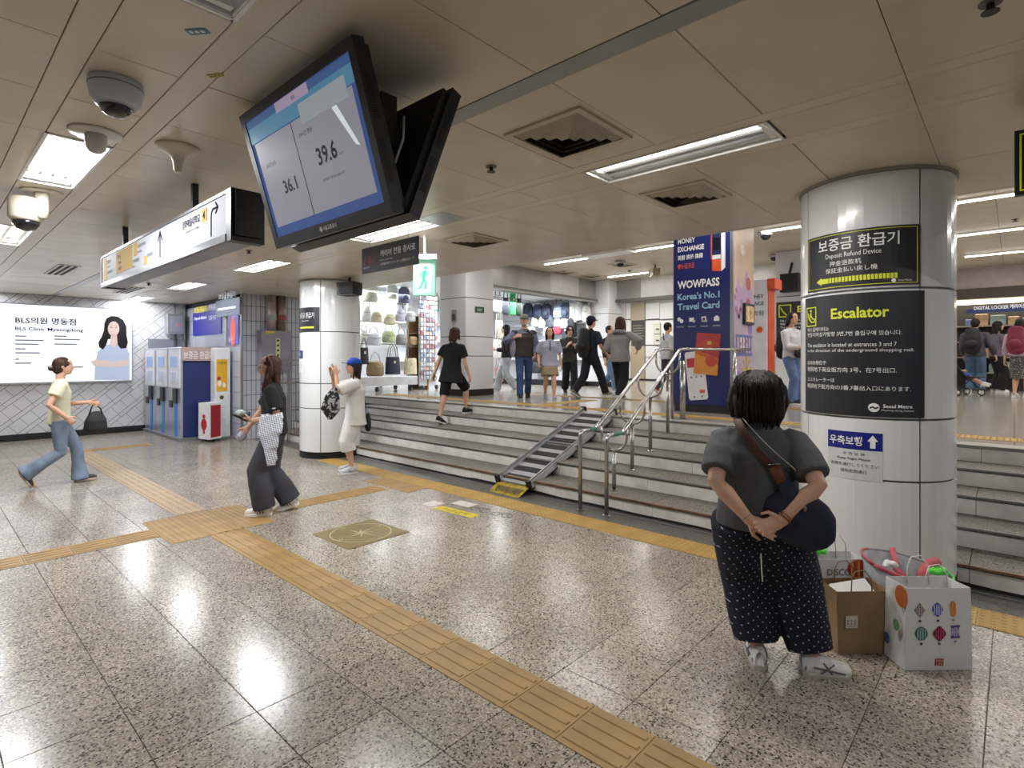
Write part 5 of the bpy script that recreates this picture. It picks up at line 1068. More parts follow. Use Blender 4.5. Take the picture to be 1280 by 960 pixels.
        for i, (o, l) in enumerate(((-.75, .8), (-.25, .95), (.25, 1.0), (.75, .92))):
            c = P['curl'] * (1.15 if i < 2 else 1); b = w + d * .05 * H + sd * o * pw_; dd = d.copy(); pts = [b]; ang = 0
            for L_ in (.45, .32, .25):
                ang += c; dd = d * math.cos(ang) + pn * math.sin(ang); b = b + dd * L_ * l * .052 * H; pts.append(b)
            m.sweep(pts, [.0056 * H, .0052 * H, .0047 * H, .0038 * H], 8, round_cap=True)
        b = w + d * .012 * H + sd * .017 * H; t1 = b + (d * .55 + sd * .65 + pn * .3).normalized() * .026 * H; t2 = t1 + (d * .8 + sd * .1 + pn * .45).normalized() * .024 * H
        m.sweep([b, t1, t2], [.0085 * H, .0062 * H, .0045 * H], 8, round_cap=True)
    # ---- clothing
    def top(s, col, length=-.03, loose=1.12, sleeve=.55, sl_r=(.042, .040), voxel=.011, disp=.004, name='shirt', flare=1.0, neck=True, seed=0, mats=None, open_=False, hem_y=0):
        H, g = s.H, s.g; m = MB(); T = lambda z, y=0: s.pel + s.Rt @ Vector((0, y * H, z * H)); rx = s.Rt @ Vector((1, 0, 0)); L_ = loose
        shw = (s.sh['R'] - s.sh['L']).length / 2
        m.sweep([T(length, hem_y), T(length * .5 + .02, hem_y * .6), T(.08), T(.15), T(.21), T(.252), T(.284), T(.312)],
                [(.096 * H * g * L_ * flare, .070 * H * g * L_ * flare), (.095 * H * g * L_ * (flare * .7 + .3), .068 * H * g * L_), (.087 * H * g * L_, .064 * H * g * L_), (.088 * H * g * L_, .064 * H * g * L_), (.1 * H * g * L_, .068 * H * g * L_), (max(.098 * H * g, shw * .98), .058 * H * g), (shw * .72, .05 * H * g ** .5), (.046 * H * g ** .5, .04 * H)], 20, ref=rx)
        for q in 'RL':
            a = s.sh[q]; e = s.elb[q]; w = s.wr[q]; pts = [a + (s.neck - a) * .3 + Vector((0, 0, -.012 * H)), a + Vector((0, 0, -.006 * H))]; rr = [.030 * H * g ** .5, sl_r[0] * .84 * H * g ** .5]
            if sleeve <= 1: pts += [a.lerp(e, sleeve * .5), a.lerp(e, sleeve)]; rr += [(sl_r[0] + sl_r[1]) / 2 * H * g ** .5, sl_r[1] * H * g ** .5]
            else:
                t = sleeve - 1; pts += [a.lerp(e, .5), e, e.lerp(w, t * .5), e.lerp(w, t)]; r1 = sl_r[1] * H * g ** .6; rr += [sl_r[0] * H * g ** .6 * .95, (sl_r[0] + sl_r[1]) / 2 * H * g ** .6, r1, r1 * .8]
            m.sweep(pts, rr, 14)
        me = remesh(m, voxel, 3, disp, .16, name, mats or cloth(col), seed); return put(name, me, s.root, local=True)
    def vest(s, col, length=-.03, voxel=.012, name='vest'):
        o = s.top(col, length, 1.25, .12, (.04, .04), voxel, .004, name); return o
    def trousers(s, col, rad=((.066, .06), .05, .045, .042), to=1.0, voxel=.012, disp=.004, name='trousers', seed=1, mats=None, waist=.06, gusset=0):
        H, g = s.H, s.g; m = MB()
        T = lambda z: s.pel + s.Rt @ Vector((0, 0, z * H)); wr_ = 1.04 * g
        m.sweep([s.pel + Vector((0, 0, -.06 * H)), s.pel + Vector((0, 0, -.02 * H)), T(.02), T(waist)], [(.085 * H * g, .06 * H * g), (.1 * H * g, .072 * H * g), (.094 * H * wr_, .068 * H * wr_), (.085 * H * wr_, .062 * H * wr_)], 18, ref=(1, 0, 0))
        if gusset: kc = (s.knee['R'] + s.knee['L']) / 2; ac = (s.ank['R'] + s.ank['L']) / 2; m.sweep([s.pel + Vector((0, 0, -.04 * H)), kc, kc.lerp(ac, gusset)], [(.07 * H * g, .05 * H * g), (.055 * H * g, .045 * H * g), (.03 * H * g, .03 * H * g)], 12, ref=(1, 0, 0))
        for q in 'RL':
            h, k, a = s.hip[q], s.knee[q], s.ank[q]; r0, r1, r2, r3 = rad; r0 = r0[0] if isinstance(r0, tuple) else r0
            if to >= 1: pts = [h, h.lerp(k, .5), k, k.lerp(a, .5), k.lerp(a, min(1, to) * 1.0) + (a - k).normalized() * (to - 1) * .2 * H]; rr = [r0 * H * g, (r0 + r1) / 2 * H * g, r1 * H * g, r2 * H * g, r3 * H * g]
            elif to > .5: t = (to - .5) * 2; pts = [h, h.lerp(k, .5), k, k.lerp(a, t)]; rr = [r0 * H * g, (r0 + r1) / 2 * H * g, r2 * H * g, r3 * H * g]
            else: t = to * 2; pts = [h, h.lerp(k, t * .5), h.lerp(k, t)]; rr = [r0 * H * g, (r0 + r3) / 2 * H * g, r3 * H * g]
            m.sweep(pts, rr, 16)
        me = remesh(m, voxel, 3, disp, .13, name, mats or cloth(col), seed); return put(name, me, s.root, local=True)
    def skirt(s, col, to=.30, r=(.1, .072), flare=1.3, name='skirt', voxel=.012, disp=.003, mats=None):
        H, g = s.H, s.g; m = MB(); T = lambda z: s.pel + Vector((0, 0, z * H)); kc = (s.knee['R'] + s.knee['L']) / 2; d = (kc - s.pel); d = d / max(abs(d.z), .01)
        m.sweep([T(.06), T(.02), s.pel + d * .02 * H, s.pel + d * to * H * .6, s.pel + d * to * H], [(r[0] * .88 * H * g, r[1] * .88 * H * g), (r[0] * H * g, r[1] * H * g), (r[0] * 1.04 * H * g, r[1] * 1.06 * H * g), (r[0] * (1 + flare) / 2 * 1.05 * H * g, r[1] * (1 + flare) / 2 * H * g * 1.1), (r[0] * flare * H * g, r[1] * flare * 1.15 * H * g)], 20, ref=(1, 0, 0))
        me = remesh(m, voxel, 2, disp, .1, name, mats or cloth(col)); return put(name, me, s.root, local=True)
    def shoes(s, col, sole='#e6e4df', size=1.0, stripe=None, kind='shoe'):
        H = s.H * size
        for q in 'RL':
            f = s.fdir(q); a = s.ank[q]; side = Vector((f.y, -f.x, 0)).normalized(); up = side.cross(f).normalized(); 
            if up.z < 0: up = -up
            base = a - up * .037 * s.H
            B = lambda x, y, z: base + f * (x * H) + side * (y * H) + up * (z * H)
            m = MB(); prof = [(-.040, .014, .050), (-.032, .023, .058), (-.005, .026, .060), (.02, .027, .054), (.05, .030, .043), (.08, .031, .034), (.1, .026, .028), (.113, .015, .019)]
            vs = []; n = 12
            for x, w_, h in prof:
                for k in range(n):
                    t = math.pi * k / (n - 1); vs.append(B(x, math.cos(t) * w_, max(0, math.sin(t)) ** .7 * h + .006))
            fs = [(i * n + k, i * n + k + 1, (i + 1) * n + k + 1, (i + 1) * n + k) for i in range(len(prof) - 1) for k in range(n - 1)] + [(i * n + n - 1, i * n, (i + 1) * n, (i + 1) * n + n - 1) for i in range(len(prof) - 1)]
            fs += [tuple(range(n)), tuple((len(prof) - 1) * n + k for k in range(n))[::-1]]
            m.add(vs, fs); sh = m.build(kind, M(col, .6, 0, .08, 30, .2, 200), s.root, True, local=True)
            m = MB(); ol = [(-.044, 0), (-.04, .018), (-.02, .027), (.02, .027), (.055, .033), (.085, .034), (.108, .024), (.119, 0)]; ol = ol + [(x, -y) for x, y in ol[-2:0:-1]]
            vs = [B(x, y, -.006) for x, y in ol] + [B(x * 1.0, y * 1.03, .006 if x < .09 else .009) for x, y in ol] + [B(x * .98, y * .92, .012) for x, y in ol]; n2 = len(ol)
            m.add(vs, [tuple(range(n2)), tuple(2 * n2 + k for k in range(n2))[::-1]] + [(i + r_ * n2, i + (r_ + 1) * n2, (i + 1) % n2 + (r_ + 1) * n2, (i + 1) % n2 + r_ * n2) for r_ in (0, 1) for i in range(n2)])
            m.build('sole', M(sole, .55), sh, local=True)
            if stripe:
                for sg in (-1, 1):
                    for t in stripe[1]:
                        st_ = MB(); st_.sweep([B(t[0][0], sg * t[0][1], t[0][2]), B((t[0][0] + t[1][0]) / 2, sg * ((t[0][1] + t[1][1]) / 2 + .001), (t[0][2] + t[1][2]) / 2), B(t[1][0], sg * t[1][1], t[1][2])], [.0022 * H * 1.3, .0026 * H * 1.3, .0022 * H * 1.3], 6); st_.build('shoe_stripe', M(stripe[0], .5), sh, local=True)
    def hd(s, x, y, z): return s.head + s.Rh @ Vector((x * s.hh, y * s.hh, z * s.hh))
    def hair(s, style='long', mat_=None, length=-1.5, vol=1.0, voxel=.009, name='hair', bangs=False, disp=.003):
        mat_ = mat_ or HBLACK; m = MB(); hd = s.hd; hh = s.hh; R = s.Rh
        m.ell(hd(0, -.07, .12), (.40 * hh * vol, .47 * hh * vol, .43 * hh), 16, 0, R)
        if style != 'short': m.ell(hd(0, -.2, -.1), (.38 * hh * vol, .34 * hh * vol, .42 * hh), 14, 0, R)
        else: m.ell(hd(0, -.2, -.08), (.345 * hh, .30 * hh, .33 * hh), 14, 0, R)
        if bangs: m.sweep([hd(-.25, .30, .28), hd(0, .42, .30), hd(.25, .30, .28)], [(.1 * hh, .1 * hh)] * 3, 8, round_cap=True)
        if style in ('long', 'bob'):
            zb = length; dn = Vector((0, 0, 1)); 
            pts = [hd(0, -.15, .2), hd(0, -.24, -.2)]; e = hd(0, -.28, -.35); pts += [e + Vector((0, 0, (zb + .35) * hh * .5)), e + Vector((0, 0, (zb + .35) * hh))]
            m.sweep(pts, [(.38 * hh * vol, .3 * hh), (.42 * hh * vol, .27 * hh), (.42 * hh * vol, .2 * hh), (.30 * hh * vol, .10 * hh)], 14, ref=R @ Vector((1, 0, 0)), round_cap=True)
            for x in (-1, 1):
                a = hd(.36 * x * vol, -.02, .05); b = hd(.40 * x * vol, -.02, -.3); c = b + Vector((0, 0, (zb * .75 + .3) * hh)) + R @ Vector((0, .02, 0))
                k_ = 1.7 if vol > 1.3 else 1; m.sweep([hd(.25 * x, .0 if vol > 1.3 else .1, .35), a, b, c], [.1 * hh * k_, .10 * hh * k_, .11 * hh * k_, .05 * hh * k_], 8, round_cap=True)
        if style == 'pony':
            m.sweep([hd(0, -.4, .1), hd(.0, -.62, -.1), hd(.02, -.6, -.6), hd(.02, -.5, length)], [.1 * hh, .13 * hh, .12 * hh, .04 * hh], 10, round_cap=True)
        if style == 'bun': m.ell(hd(0, -.56, -.16), (.15 * hh, .15 * hh, .15 * hh), 10, 0, R)
        me = remesh(m, voxel, 2, disp, .03, name, mat_, 5); return put(name, me, s.root, local=True)
    def cap(s, col):
        m = MB(); hd = s.hd; hh = s.hh; m.ell(hd(0, -.04, .22), (.42 * hh, .49 * hh, .36 * hh), 18, 0, s.Rh); me = remesh(m, .008, 1, name='cap', mats=cloth(col)); o = put('cap', me, s.root, local=True)
        b = MB(); pts = [(-.3, .3), (-.27, .55), (-.15, .74), (0, .80), (.15, .74), (.27, .55), (.3, .3)]
        vs = [hd(x, y, .20 - .12 * (x * 3) ** 2 * .35 - (y - .3) * .12) for x, y in pts] + [hd(x, y, .235 - .12 * (x * 3) ** 2 * .35 - (y - .3) * .12) for x, y in pts]; n = len(pts)
        b.add(vs, [tuple(range(n))[::-1], tuple(range(n, 2 * n))] + [(i, (i + 1) % n, n + (i + 1) % n, n + i) for i in range(n)]); b.build('brim', cloth(col), o, local=True); return o
    def w(s, v): # local -> world
        return Matrix.Translation(s.root.location) @ Matrix.Rotation(s.root.rotation_euler.z, 4, 'Z') @ Vector(v)
def heading(px, a): return ray_angle(px) - math.radians(a)     # a: 0 faces away from the viewpoint, 90 to the picture's right, 180 towards it
def strap(pts, wd, th_, mat_, name, parent, label=None):
    return MB().sweep(pts, [(th_, wd)] * len(pts), 8, ref=None).build(name, mat_, parent, True, label=label)
def surface_path(obj_pts): return obj_pts
def softbag(name, c, dims, mat_, label, cat='bag', yaw=0, droop=.0, voxel=.012, group=None):
    r = empty(name, c, label, cat, group); a, b, h = dims; R = Matrix.Rotation(yaw, 3, 'Z'); m = MB()
    P_ = [(0, 0, -h / 2), (0, 0, -h * .25), (0, 0, h * .15), (0, 0, h / 2)]
    m.sweep([Vector(c) + Vector(p) for p in P_], [(a * .42, b * .42), (a * .5, b * .5), (a * .46, b * .45), (a * .38, b * .25)], 16, ref=R @ Vector((1, 0, 0)), round_cap=True)
    me = remesh(m, voxel, 2, .004, .1, 'pouch', mat_); put('pouch', me, r); return r
def backpack(c, yaw, h, mat_, label, strapc='#101012', sc_=1.0):
    r = softbag('backpack', c, (.30 * sc_, .18 * sc_, h), mat_, label, 'backpack', yaw); R = Matrix.Rotation(yaw, 3, 'Z')
    q = MB().ell(Vector(c) + R @ Vector((0, -.09 * sc_, -h * .18)), (.11 * sc_, .05, h * .2), 12, 0, R); q.build('front_pocket', mat_, r, True)
    for x in (-1, 1):
        pts = [Vector(c) + R @ Vector(p) for p in ((.08 * x, .04, h * .45), (.09 * x, .12, h * .55), (.10 * x, .24, h * .40), (.12 * x, .25, h * .05), (.13 * x, .16, -h * .25), (.12 * x, .05, -h * .35))]
        MB().sweep(pts, [(.006, .022)] * 6, 8, ref=R @ Vector((0, 1, 0))).build('strap', cloth(strapc), r, True)
    return r
# ---------------------------------------------------------------- A: woman with her back turned (foreground)
def foreground():
    pos = W(948, 2.80); a = heading(948, -4)
    p = Person('person', 1.53, pos, a, 'person in grey t-shirt and dotted navy trousers, back turned, hands clasped behind', girth=1.27, shw=.110, shz=-.012,
               pel=(0.0, 0, .505), lean=.03, ankR=(.165, .02, .042), ankL=(.0, .02, .042), toeR=1.3, toeL=-.05, wrR=(.060, -.128, .532), wrL=(-.035, -.136, .524), poR=(.62, -.8, -.7), poL=(-.62, -.8, -.7),
               hdR=(-.85, -.12, -.42), hdL=(.86, -.10, -.36), palmR=(0, -.9, .3), palmL=(0, .9, -.3), curl=.42, yaw=.10, nod=-.12)
    p.body(.0048); rt = p.root; H = p.H
    p.top('#57585b', -.035, 1.10, .80, (.046, .046), .009, .0035, 't_shirt', seed=4, mats=M('#55565a', .9, 0, .1, 30, .25, 500, name='heather_grey'))
    # dotted trousers
    m, N, L, b = custom('dotted_navy'); tc = N.new('ShaderNodeTexCoord'); v = N.new('ShaderNodeTexVoronoi'); v.voronoi_dimensions = '2D'; v.inputs['Scale'].default_value = 25; v.inputs['Randomness'].default_value = .05
    d1_ = N.new('ShaderNodeVectorMath'); d1_.operation = 'DOT_PRODUCT'; d1_.inputs[1].default_value = (1, .45, .8); d2_ = N.new('ShaderNodeVectorMath'); d2_.operation = 'DOT_PRODUCT'; d2_.inputs[1].default_value = (-.8, -.35, 1); cb_ = N.new('ShaderNodeCombineXYZ')
    L.new(tc.outputs['Object'], d1_.inputs[0]); L.new(tc.outputs['Object'], d2_.inputs[0]); L.new(d1_.outputs['Value'], cb_.inputs[0]); L.new(d2_.outputs['Value'], cb_.inputs[1]); L.new(cb_.outputs[0], v.inputs['Vector'])
    r = N.new('ShaderNodeValToRGB'); r.color_ramp.interpolation = 'CONSTANT'; r.color_ramp.elements[0].color = lin('#a9b4c4'); r.color_ramp.elements[1].position = .10; r.color_ramp.elements[1].color = lin('#0f1222'); L.new(v.outputs['Distance'], r.inputs['Fac']); L.new(r.outputs[0], b.inputs['Base Color']); b.inputs['Roughness'].default_value = .9
    p.trousers('#11142a', (.074, .074, .072, .055), .93, .010, .006, seed=8, mats=m, waist=.05, gusset=.55)
    MB().sweep([p.pel + Vector((0, -.108 * H, -.09 * H)), p.pel + Vector((.003, -.105 * H, -.14 * H)), p.pel + Vector((.008, -.1 * H, -.18 * H))], .003, 6).build('drawstring', M('#d8d2c0', .8), rt, local=True)
    p.shoes('#e9e6e2', '#b9b3a6', 1.0, ('#6a5866', [((.012, .0285, .012), (.055, .022, .038)), ((.045, .031, .012), (.022, .021, .042)), ((-.01, .026, .03), (.085, .031, .014)), ((-.032, .020, .018), (-.03, .018, .036))]))
    # hair: wavy bob
    p.hair('bob', HBLACK, -.86, 1.42, .0065, disp=.006)
    random.seed(11); m = MB(); hh = p.hh
    for k in range(230):
        t = random.uniform(-2.4, 2.4) - math.pi / 2; rr = (.47, .5); z0 = random.uniform(.05, .55)
        x, y = math.cos(t) * .575, math.sin(t) * .66; pts = []; ln = random.uniform(.5, 1.0); ph = random.uniform(0, 6)
        for q in range(7):
            s_ = q / 6; z = z0 - s_ * (z0 + .86 * ln); k_ = (math.sqrt(max(.02, 1 - ((z - .12) / .45) ** 2)) if z > .12 else 1 - .12 * (.12 - z)) + .035 * math.sin(ph + s_ * 7)
            pts.append(p.hd(x * k_ * 1.01, y * k_ * 1.01 - .07, z))
        m.sweep(pts, [.009 * hh * (1 + .8 * math.sin(math.pi * q / 6)) for q in range(7)], 5)
    m.build('hair_strands', HBLACK, rt, True, local=True, kind='stuff')
    MB().ell(p.hd(.12, -.47, -.52), (.012, .008, .008), 8).build('hair_clip', M('#d8d8dc', .2, .6), rt, True, local=True)
    # wrist bands
    for nm, t, col, rr in (('bracelet', .86, '#9a5a28', .0062), ('bracelet', .80, '#b0702c', .005)):
        c = p.elb['R'].lerp(p.wr['R'], t + .08); d = (p.wr['R'] - p.elb['R']).normalized(); o1 = d.orthogonal().normalized(); o2 = d.cross(o1)
        mb = MB(); 
        for k in range(14): mb.ell(c + (o1 * math.cos(k * math.tau / 14) + o2 * math.sin(k * math.tau / 14)) * .0285, (rr, rr, rr), 6)
        mb.build(nm, M(col, .25, 0, .3, 60), rt, True, local=True, kind='stuff')
    c = p.elb['L'].lerp(p.wr['L'], .92); d = (p.wr['L'] - p.elb['L']).normalized(); o1 = d.orthogonal().normalized(); o2 = d.cross(o1)
    MB().sweep([c + (o1 * math.cos(k * math.tau / 16) + o2 * math.sin(k * math.tau / 16)) * .027 for k in range(16)], .0022, 6, closed=True).build('hair_tie', M('#5f8f80', .6), rt, local=True)
    c = p.ank['R'].lerp(p.knee['R'], .16); MB().sweep([c + Vector((math.cos(k * math.tau / 16), math.sin(k * math.tau / 16), 0)) * .036 for k in range(16)], .0012, 5, closed=True).build('anklet', M('#c9a85a', .3, .8), rt, local=True)
    # navy crossbody bag at her right hip, strap across the back
    wv = lambda v: p.w(Vector(v) * H)
    bag = empty('crossbody_bag', wv((.17, -.07, .47)), 'dark navy shoulder bag with a brown leather strap and beaded chain across the grey shirt', 'bag')
    navy = M('#171c33', .75, 0, .1, 8, .25, 250, name='navy_canvas'); bc = Vector((.108, -.098, .542)); m = MB(); f_ = Vector((.92, -.38, 0)).normalized()
    L3 = lambda x, y, z: p.w((bc + f_ * x + Vector((.38, .92, 0)) * y + Vector((0, 0, z))) * H)
    secs = [(-.108, .03, .03), (-.092, .05, .06), (-.05, .06, .085), (0, .062, .092), (.045, .055, .085), (.08, .042, .064), (.100, .02, .034)]
    vs = []; n = 14
    for x, dy, dz in secs:
        for k in range(n):
            t = math.tau * k / n; vs.append(L3(x, math.cos(t) * dy * .75, math.sin(t) * dz - .01 - .10 * x - .02 * abs(x)))
    m.add(vs, [(i * n + k, i * n + (k + 1) % n, (i + 1) * n + (k + 1) % n, (i + 1) * n + k) for i in range(len(secs) - 1) for k in range(n)] + [tuple(range(n))[::-1], tuple((len(secs) - 1) * n + k for k in range(n))])
    me = remesh(m, .009, 3, .005, .09, 'pouch', navy, 9); put('pouch', me, bag)
    MB().ell(L3(.03, -.048, .035), (.014, .006, .014), 10).build('badge', M('#8a5b4a', .6), bag, True)
    brown = M('#4a2a1e', .6, 0, .1, 12, name='brown_leather')
    # strap runs from left shoulder over the back (picture: left to right) to the bag
    bk = lambda x, z, y: p.w(Vector((x, y, z)) * H)
    pts = [bk(-.068, .832, .0), bk(-.066, .825, -.045), bk(-.048, .79, -.083), bk(-.008, .735, -.097), bk(.04, .675, -.099)]
    MB().sweep(pts, [(.0035, .021)] * 5, 8, ref=p.root.matrix_world.to_3x3() @ Vector((0, 1, 0)) if False else Matrix.Rotation(p.root.rotation_euler.z, 3, 'Z') @ Vector((0, 1, 0))).build('leather_strap', brown, bag, True, label='brown leather upper strap')
    rf_ = Matrix.Rotation(p.root.rotation_euler.z, 3, 'Z') @ Vector((0, 1, 0))
    MB().sweep([bk(.036, .69, -.101), bk(.05, .665, -.103), bk(.062, .64, -.104)], [(.005, .026)] * 3, 8, ref=rf_).build('leather_tab', M('#6a3a22', .55), bag, True, label='tan leather strap end')
    MB().sweep([bk(.06, .65, -.102), bk(.075, .625, -.110), bk(.088, .60, -.118), bk(.098, .58, -.12)], [(.005, .030), (.007, .036), (.010, .045), (.012, .05)], 8, ref=rf_).build('canvas_strap', navy, bag, True)
    MB().sweep([bk(.02, .695, -.104), bk(.058, .70, -.104)], .003, 6).build('buckle', STEEL, bag, True)
    q = MB(); 
    P_ = [bk(-.052, .835, -.02), bk(-.04, .82, -.068), bk(.0, .775, -.093), bk(.04, .735, -.1), bk(.085, .695, -.096), bk(.115, .665, -.082), bk(.125, .64, -.06)]
    for i in range(len(P_) - 1):
        for k in range(12): q.ell(P_[i].lerp(P_[i + 1], k / 12), (.0034, .0034, .0034), 5)
    q.build('beaded_chain', M('#cfcdc8', .3, .3), bag, True, kind='stuff')
    return p
FG = foreground()
# ---------------------------------------------------------------- B: walking woman in the pale yellow blouse
def walker():
    pos = W(74, 6.87); p = Person('person', 1.60, pos, heading(74, 88), 'person in pale yellow blouse and flared jeans striding past the clinic lightbox', pel=(0, 0, .515), lean=.02,
        ankR=(.03, -.19, .125), ankL=(-.04, .13, .045), kpR=(0, 1, 0), kpL=(0, 1, 0), pitR=-1.05, toeR=0, toeL=0, pitL=.05, wrR=(.135, .04, .53), poR=(.3, -1, .1), wrL=(-.115, .19, .63), poL=(-.3, -1, -.4), hdL=(0, .8, -.3), nod=.02, curl=.7)
    p.body(.0085)
    p.top('#dfdbc0', -.035, 1.08, .55, (.05, .046), .011, .005, 'blouse', seed=2); p.trousers('#5d6f85', (.058, .043, .043, .062), 1.12, .012, .004, 'jeans', seed=3, mats=denim('#76859a')); p.shoes('#2b2a2c', '#b7a48e', .95)
    p.hair('bun', HBROWN, vol=1.0); MB().ell(p.hd(0, -.58, -.06), (.05, .03, .02), 8, 0, p.Rh).build('hair_tie', M('#9a9aa4', .5), p.root, True, local=True)
    MB().sweep([p.pel + Vector((math.cos(t) * .14, math.sin(t) * .098, .055)) for t in [k * math.tau / 18 for k in range(18)]], [(.012, .004)] * 18, 6, closed=True, ref=(0, 0, 1)).build('belt', M('#1d1a1a', .5), p.root, local=True)
    c = p.w(p.wr['L'] + Vector((0, .055, -.02))); r = empty('handbag', c + Vector((0, 0, -.34)), 'small black slouchy handbag dangling from the striding person hand', 'handbag')
    yaw = p.root.rotation_euler.z + math.pi / 2; R = Matrix.Rotation(yaw, 3, 'Z'); m = MB(); b_ = c + Vector((0, 0, -.23)) + R @ Vector((.02, 0, 0))
    m.sweep([b_ + Vector((0, 0, z)) for z in (-.13, -.11, 0, .08, .11)], [(.12, .05), (.135, .06), (.12, .055), (.085, .03), (.06, .02)], 14, ref=R @ Vector((1, 0, 0)), round_cap=True)
    put('pouch', remesh(m, .01, 2, .006, .09, 'pouch', M('#17181c', .6, 0, .1, 6)), r)
    for q in (-.015, .015): MB().sweep([b_ + R @ Vector((-.07, q, .08)), b_ + R @ Vector((-.045, q, .17)), c + R @ Vector((0, q * .4, .0)), b_ + R @ Vector((.05, q, .16)), b_ + R @ Vector((.07, q, .08))], .008, 8).build('handle', M('#131317', .6), r, True)
walker()
# ---------------------------------------------------------------- C: person in black shirt and wide dark trousers
def dark_woman():
    pos = W(343, 5.62); p = Person('person', 1.61, pos, heading(338, -82), 'person in black t-shirt and wide grey trousers carrying a checked shirt over one arm', pel=(0, 0, .52), lean=.03,
        ankL=(-.05, .05, .045), ankR=(.05, -.09, .06), pitR=-.3, toeL=.1, toeR=0, wrL=(-.11, .11, .60), poL=(-.25, -1, -.3), wrR=(.16, .20, .50), poR=(.4, -1, -.2), hdL=(.3, .9, .15), palmL=(.6, 0, .8), yaw=.12, nod=-.04, curl=.7)
    p.body(.0075); p.top('#17171b', -.02, 1.16, .80, (.05, .05), .011, .004, 't_shirt', seed=5)
    p.trousers('#3d3d45', (.060, .062, .070, .068), 1.0, .012, .008, 'wide_trousers', seed=6); p.shoes('#e2ddd2', '#e9e6df', 1.0, ('#111113', [((.0 + .016 * k, .026, .010), (.012 + .016 * k, .022, .036)) for k in range(3)]))
    p.hair('long', HBROWN, -1.35, .98)
    sl = p.sh['L'].lerp(p.elb['L'], .68); MB().obox(sl + Vector((-.085, 0, 0)), (.004, .03, .012)).build('sleeve_tag', M('#cfd6e4', .5), p.root, local=True)
    m = MB(); m.sweep([p.hd(-.36, .05, -.1), p.hd(-.42, .12, -.6), p.hd(-.3, .2, -1.1), p.hd(-.2, .22, -1.5)], [(.12 * p.hh)] * 2 + [.13 * p.hh, .05 * p.hh], 8, round_cap=True); put('hair_lock', remesh(m, .007, 2, .003, .03, 'hair_lock', HBROWN), p.root, local=True)
    # checked shirt draped over the forearm
    ck, N, L, b = custom('checked_cloth'); tc = N.new('ShaderNodeTexCoord'); b.inputs['Roughness'].default_value = .9; acc = None
    for dr in ((.2, -.2, 1), (.67, -.74, .25)):
        dt = N.new('ShaderNodeVectorMath'); dt.operation = 'DOT_PRODUCT'; L.new(tc.outputs['Object'], dt.inputs[0]); dt.inputs[1].default_value = dr
        mm = N.new('ShaderNodeMath'); mm.operation = 'MULTIPLY'; mm.inputs[1].default_value = 48; L.new(dt.outputs['Value'], mm.inputs[0])
        ff = N.new('ShaderNodeMath'); ff.operation = 'FRACT'; L.new(mm.outputs[0], ff.inputs[0]); gg = N.new('ShaderNodeMath'); gg.operation = 'GREATER_THAN'; gg.inputs[1].default_value = .68; L.new(ff.outputs[0], gg.inputs[0])
        if acc is None: acc = gg
        else: ad = N.new('ShaderNodeMath'); ad.operation = 'MAXIMUM'; L.new(acc.outputs[0], ad.inputs[0]); L.new(gg.outputs[0], ad.inputs[1]); acc = ad
    mx = N.new('ShaderNodeMix'); mx.data_type = 'RGBA'; mx.inputs[6].default_value = lin('#8a90a4'); mx.inputs[7].default_value = lin('#e2e4ea'); L.new(acc.outputs[0], mx.inputs[0]); L.new(mx.outputs[2], b.inputs['Base Color'])
    r = empty('checked_shirt', p.w(p.elb['L'].lerp(p.wr['L'], .5)), 'grey and white checked shirt draped over the forearm of the black t-shirt person', 'shirt')
    e, w_ = p.elb['L'], p.wr['L']; m = MB()
    for q in range(5):
        t = -.02 + q * .13; c = e.lerp(w_, t); ln = (.16, .30, .42, .46, .34)[q]
        m.sweep([c + Vector((.035, 0, -.12)), c + Vector((.02, 0, .035)), c + Vector((-.035, 0, .02)), c + Vector((-.06, 0, -.15)), c + Vector((-.055 - .01 * (q % 2), -.02 * q + .02, -ln))], [(.02, .05), (.018, .05), (.02, .05), (.024, .055), (.02, .045)], 8, ref=(0, 1, 0) if False else None)
    m.v = [tuple(p.w(v)) for v in m.v]; put('cloth', remesh(m, .011, 2, .006, .07, 'cloth', ck, 3), r)
    c = p.w(p.wr['L'] + Vector((.02, .11, .03))); r = empty('drink_pouch', c, 'small clear drink pouch and phone held in front by the black t-shirt person', 'drink'); R = Matrix.Rotation(p.root.rotation_euler.z, 3, 'Z')
    MB().obox(c + Vector((0, 0, .0)), (.075, .15, .012), R @ Matrix.Rotation(.5, 3, 'X')).build('phone', M('#1c1d20', .3), r); MB().ell(c + Vector((0, 0, .045)), (.05, .06, .035), 10).build('pouch', M('#9fa8a6', .25, 0, .4, 30), r, True); MB().ell(c + R @ Vector((.02, -.06, .035)), (.03, .03, .028), 8).build('lid', M('#4a5a6a', .3), r, True)
    c = p.w(p.wr['R'] + Vector((0, .06, -.09))); r = empty('folded_cloth', c, 'small pale blue folded cloth hanging from the lowered hand by the machines', 'cloth'); MB().ell(c, (.05, .05, .05), 10).build('cloth', M('#a9afc4', .8, 0, .2, 30), r, True)
dark_woman()
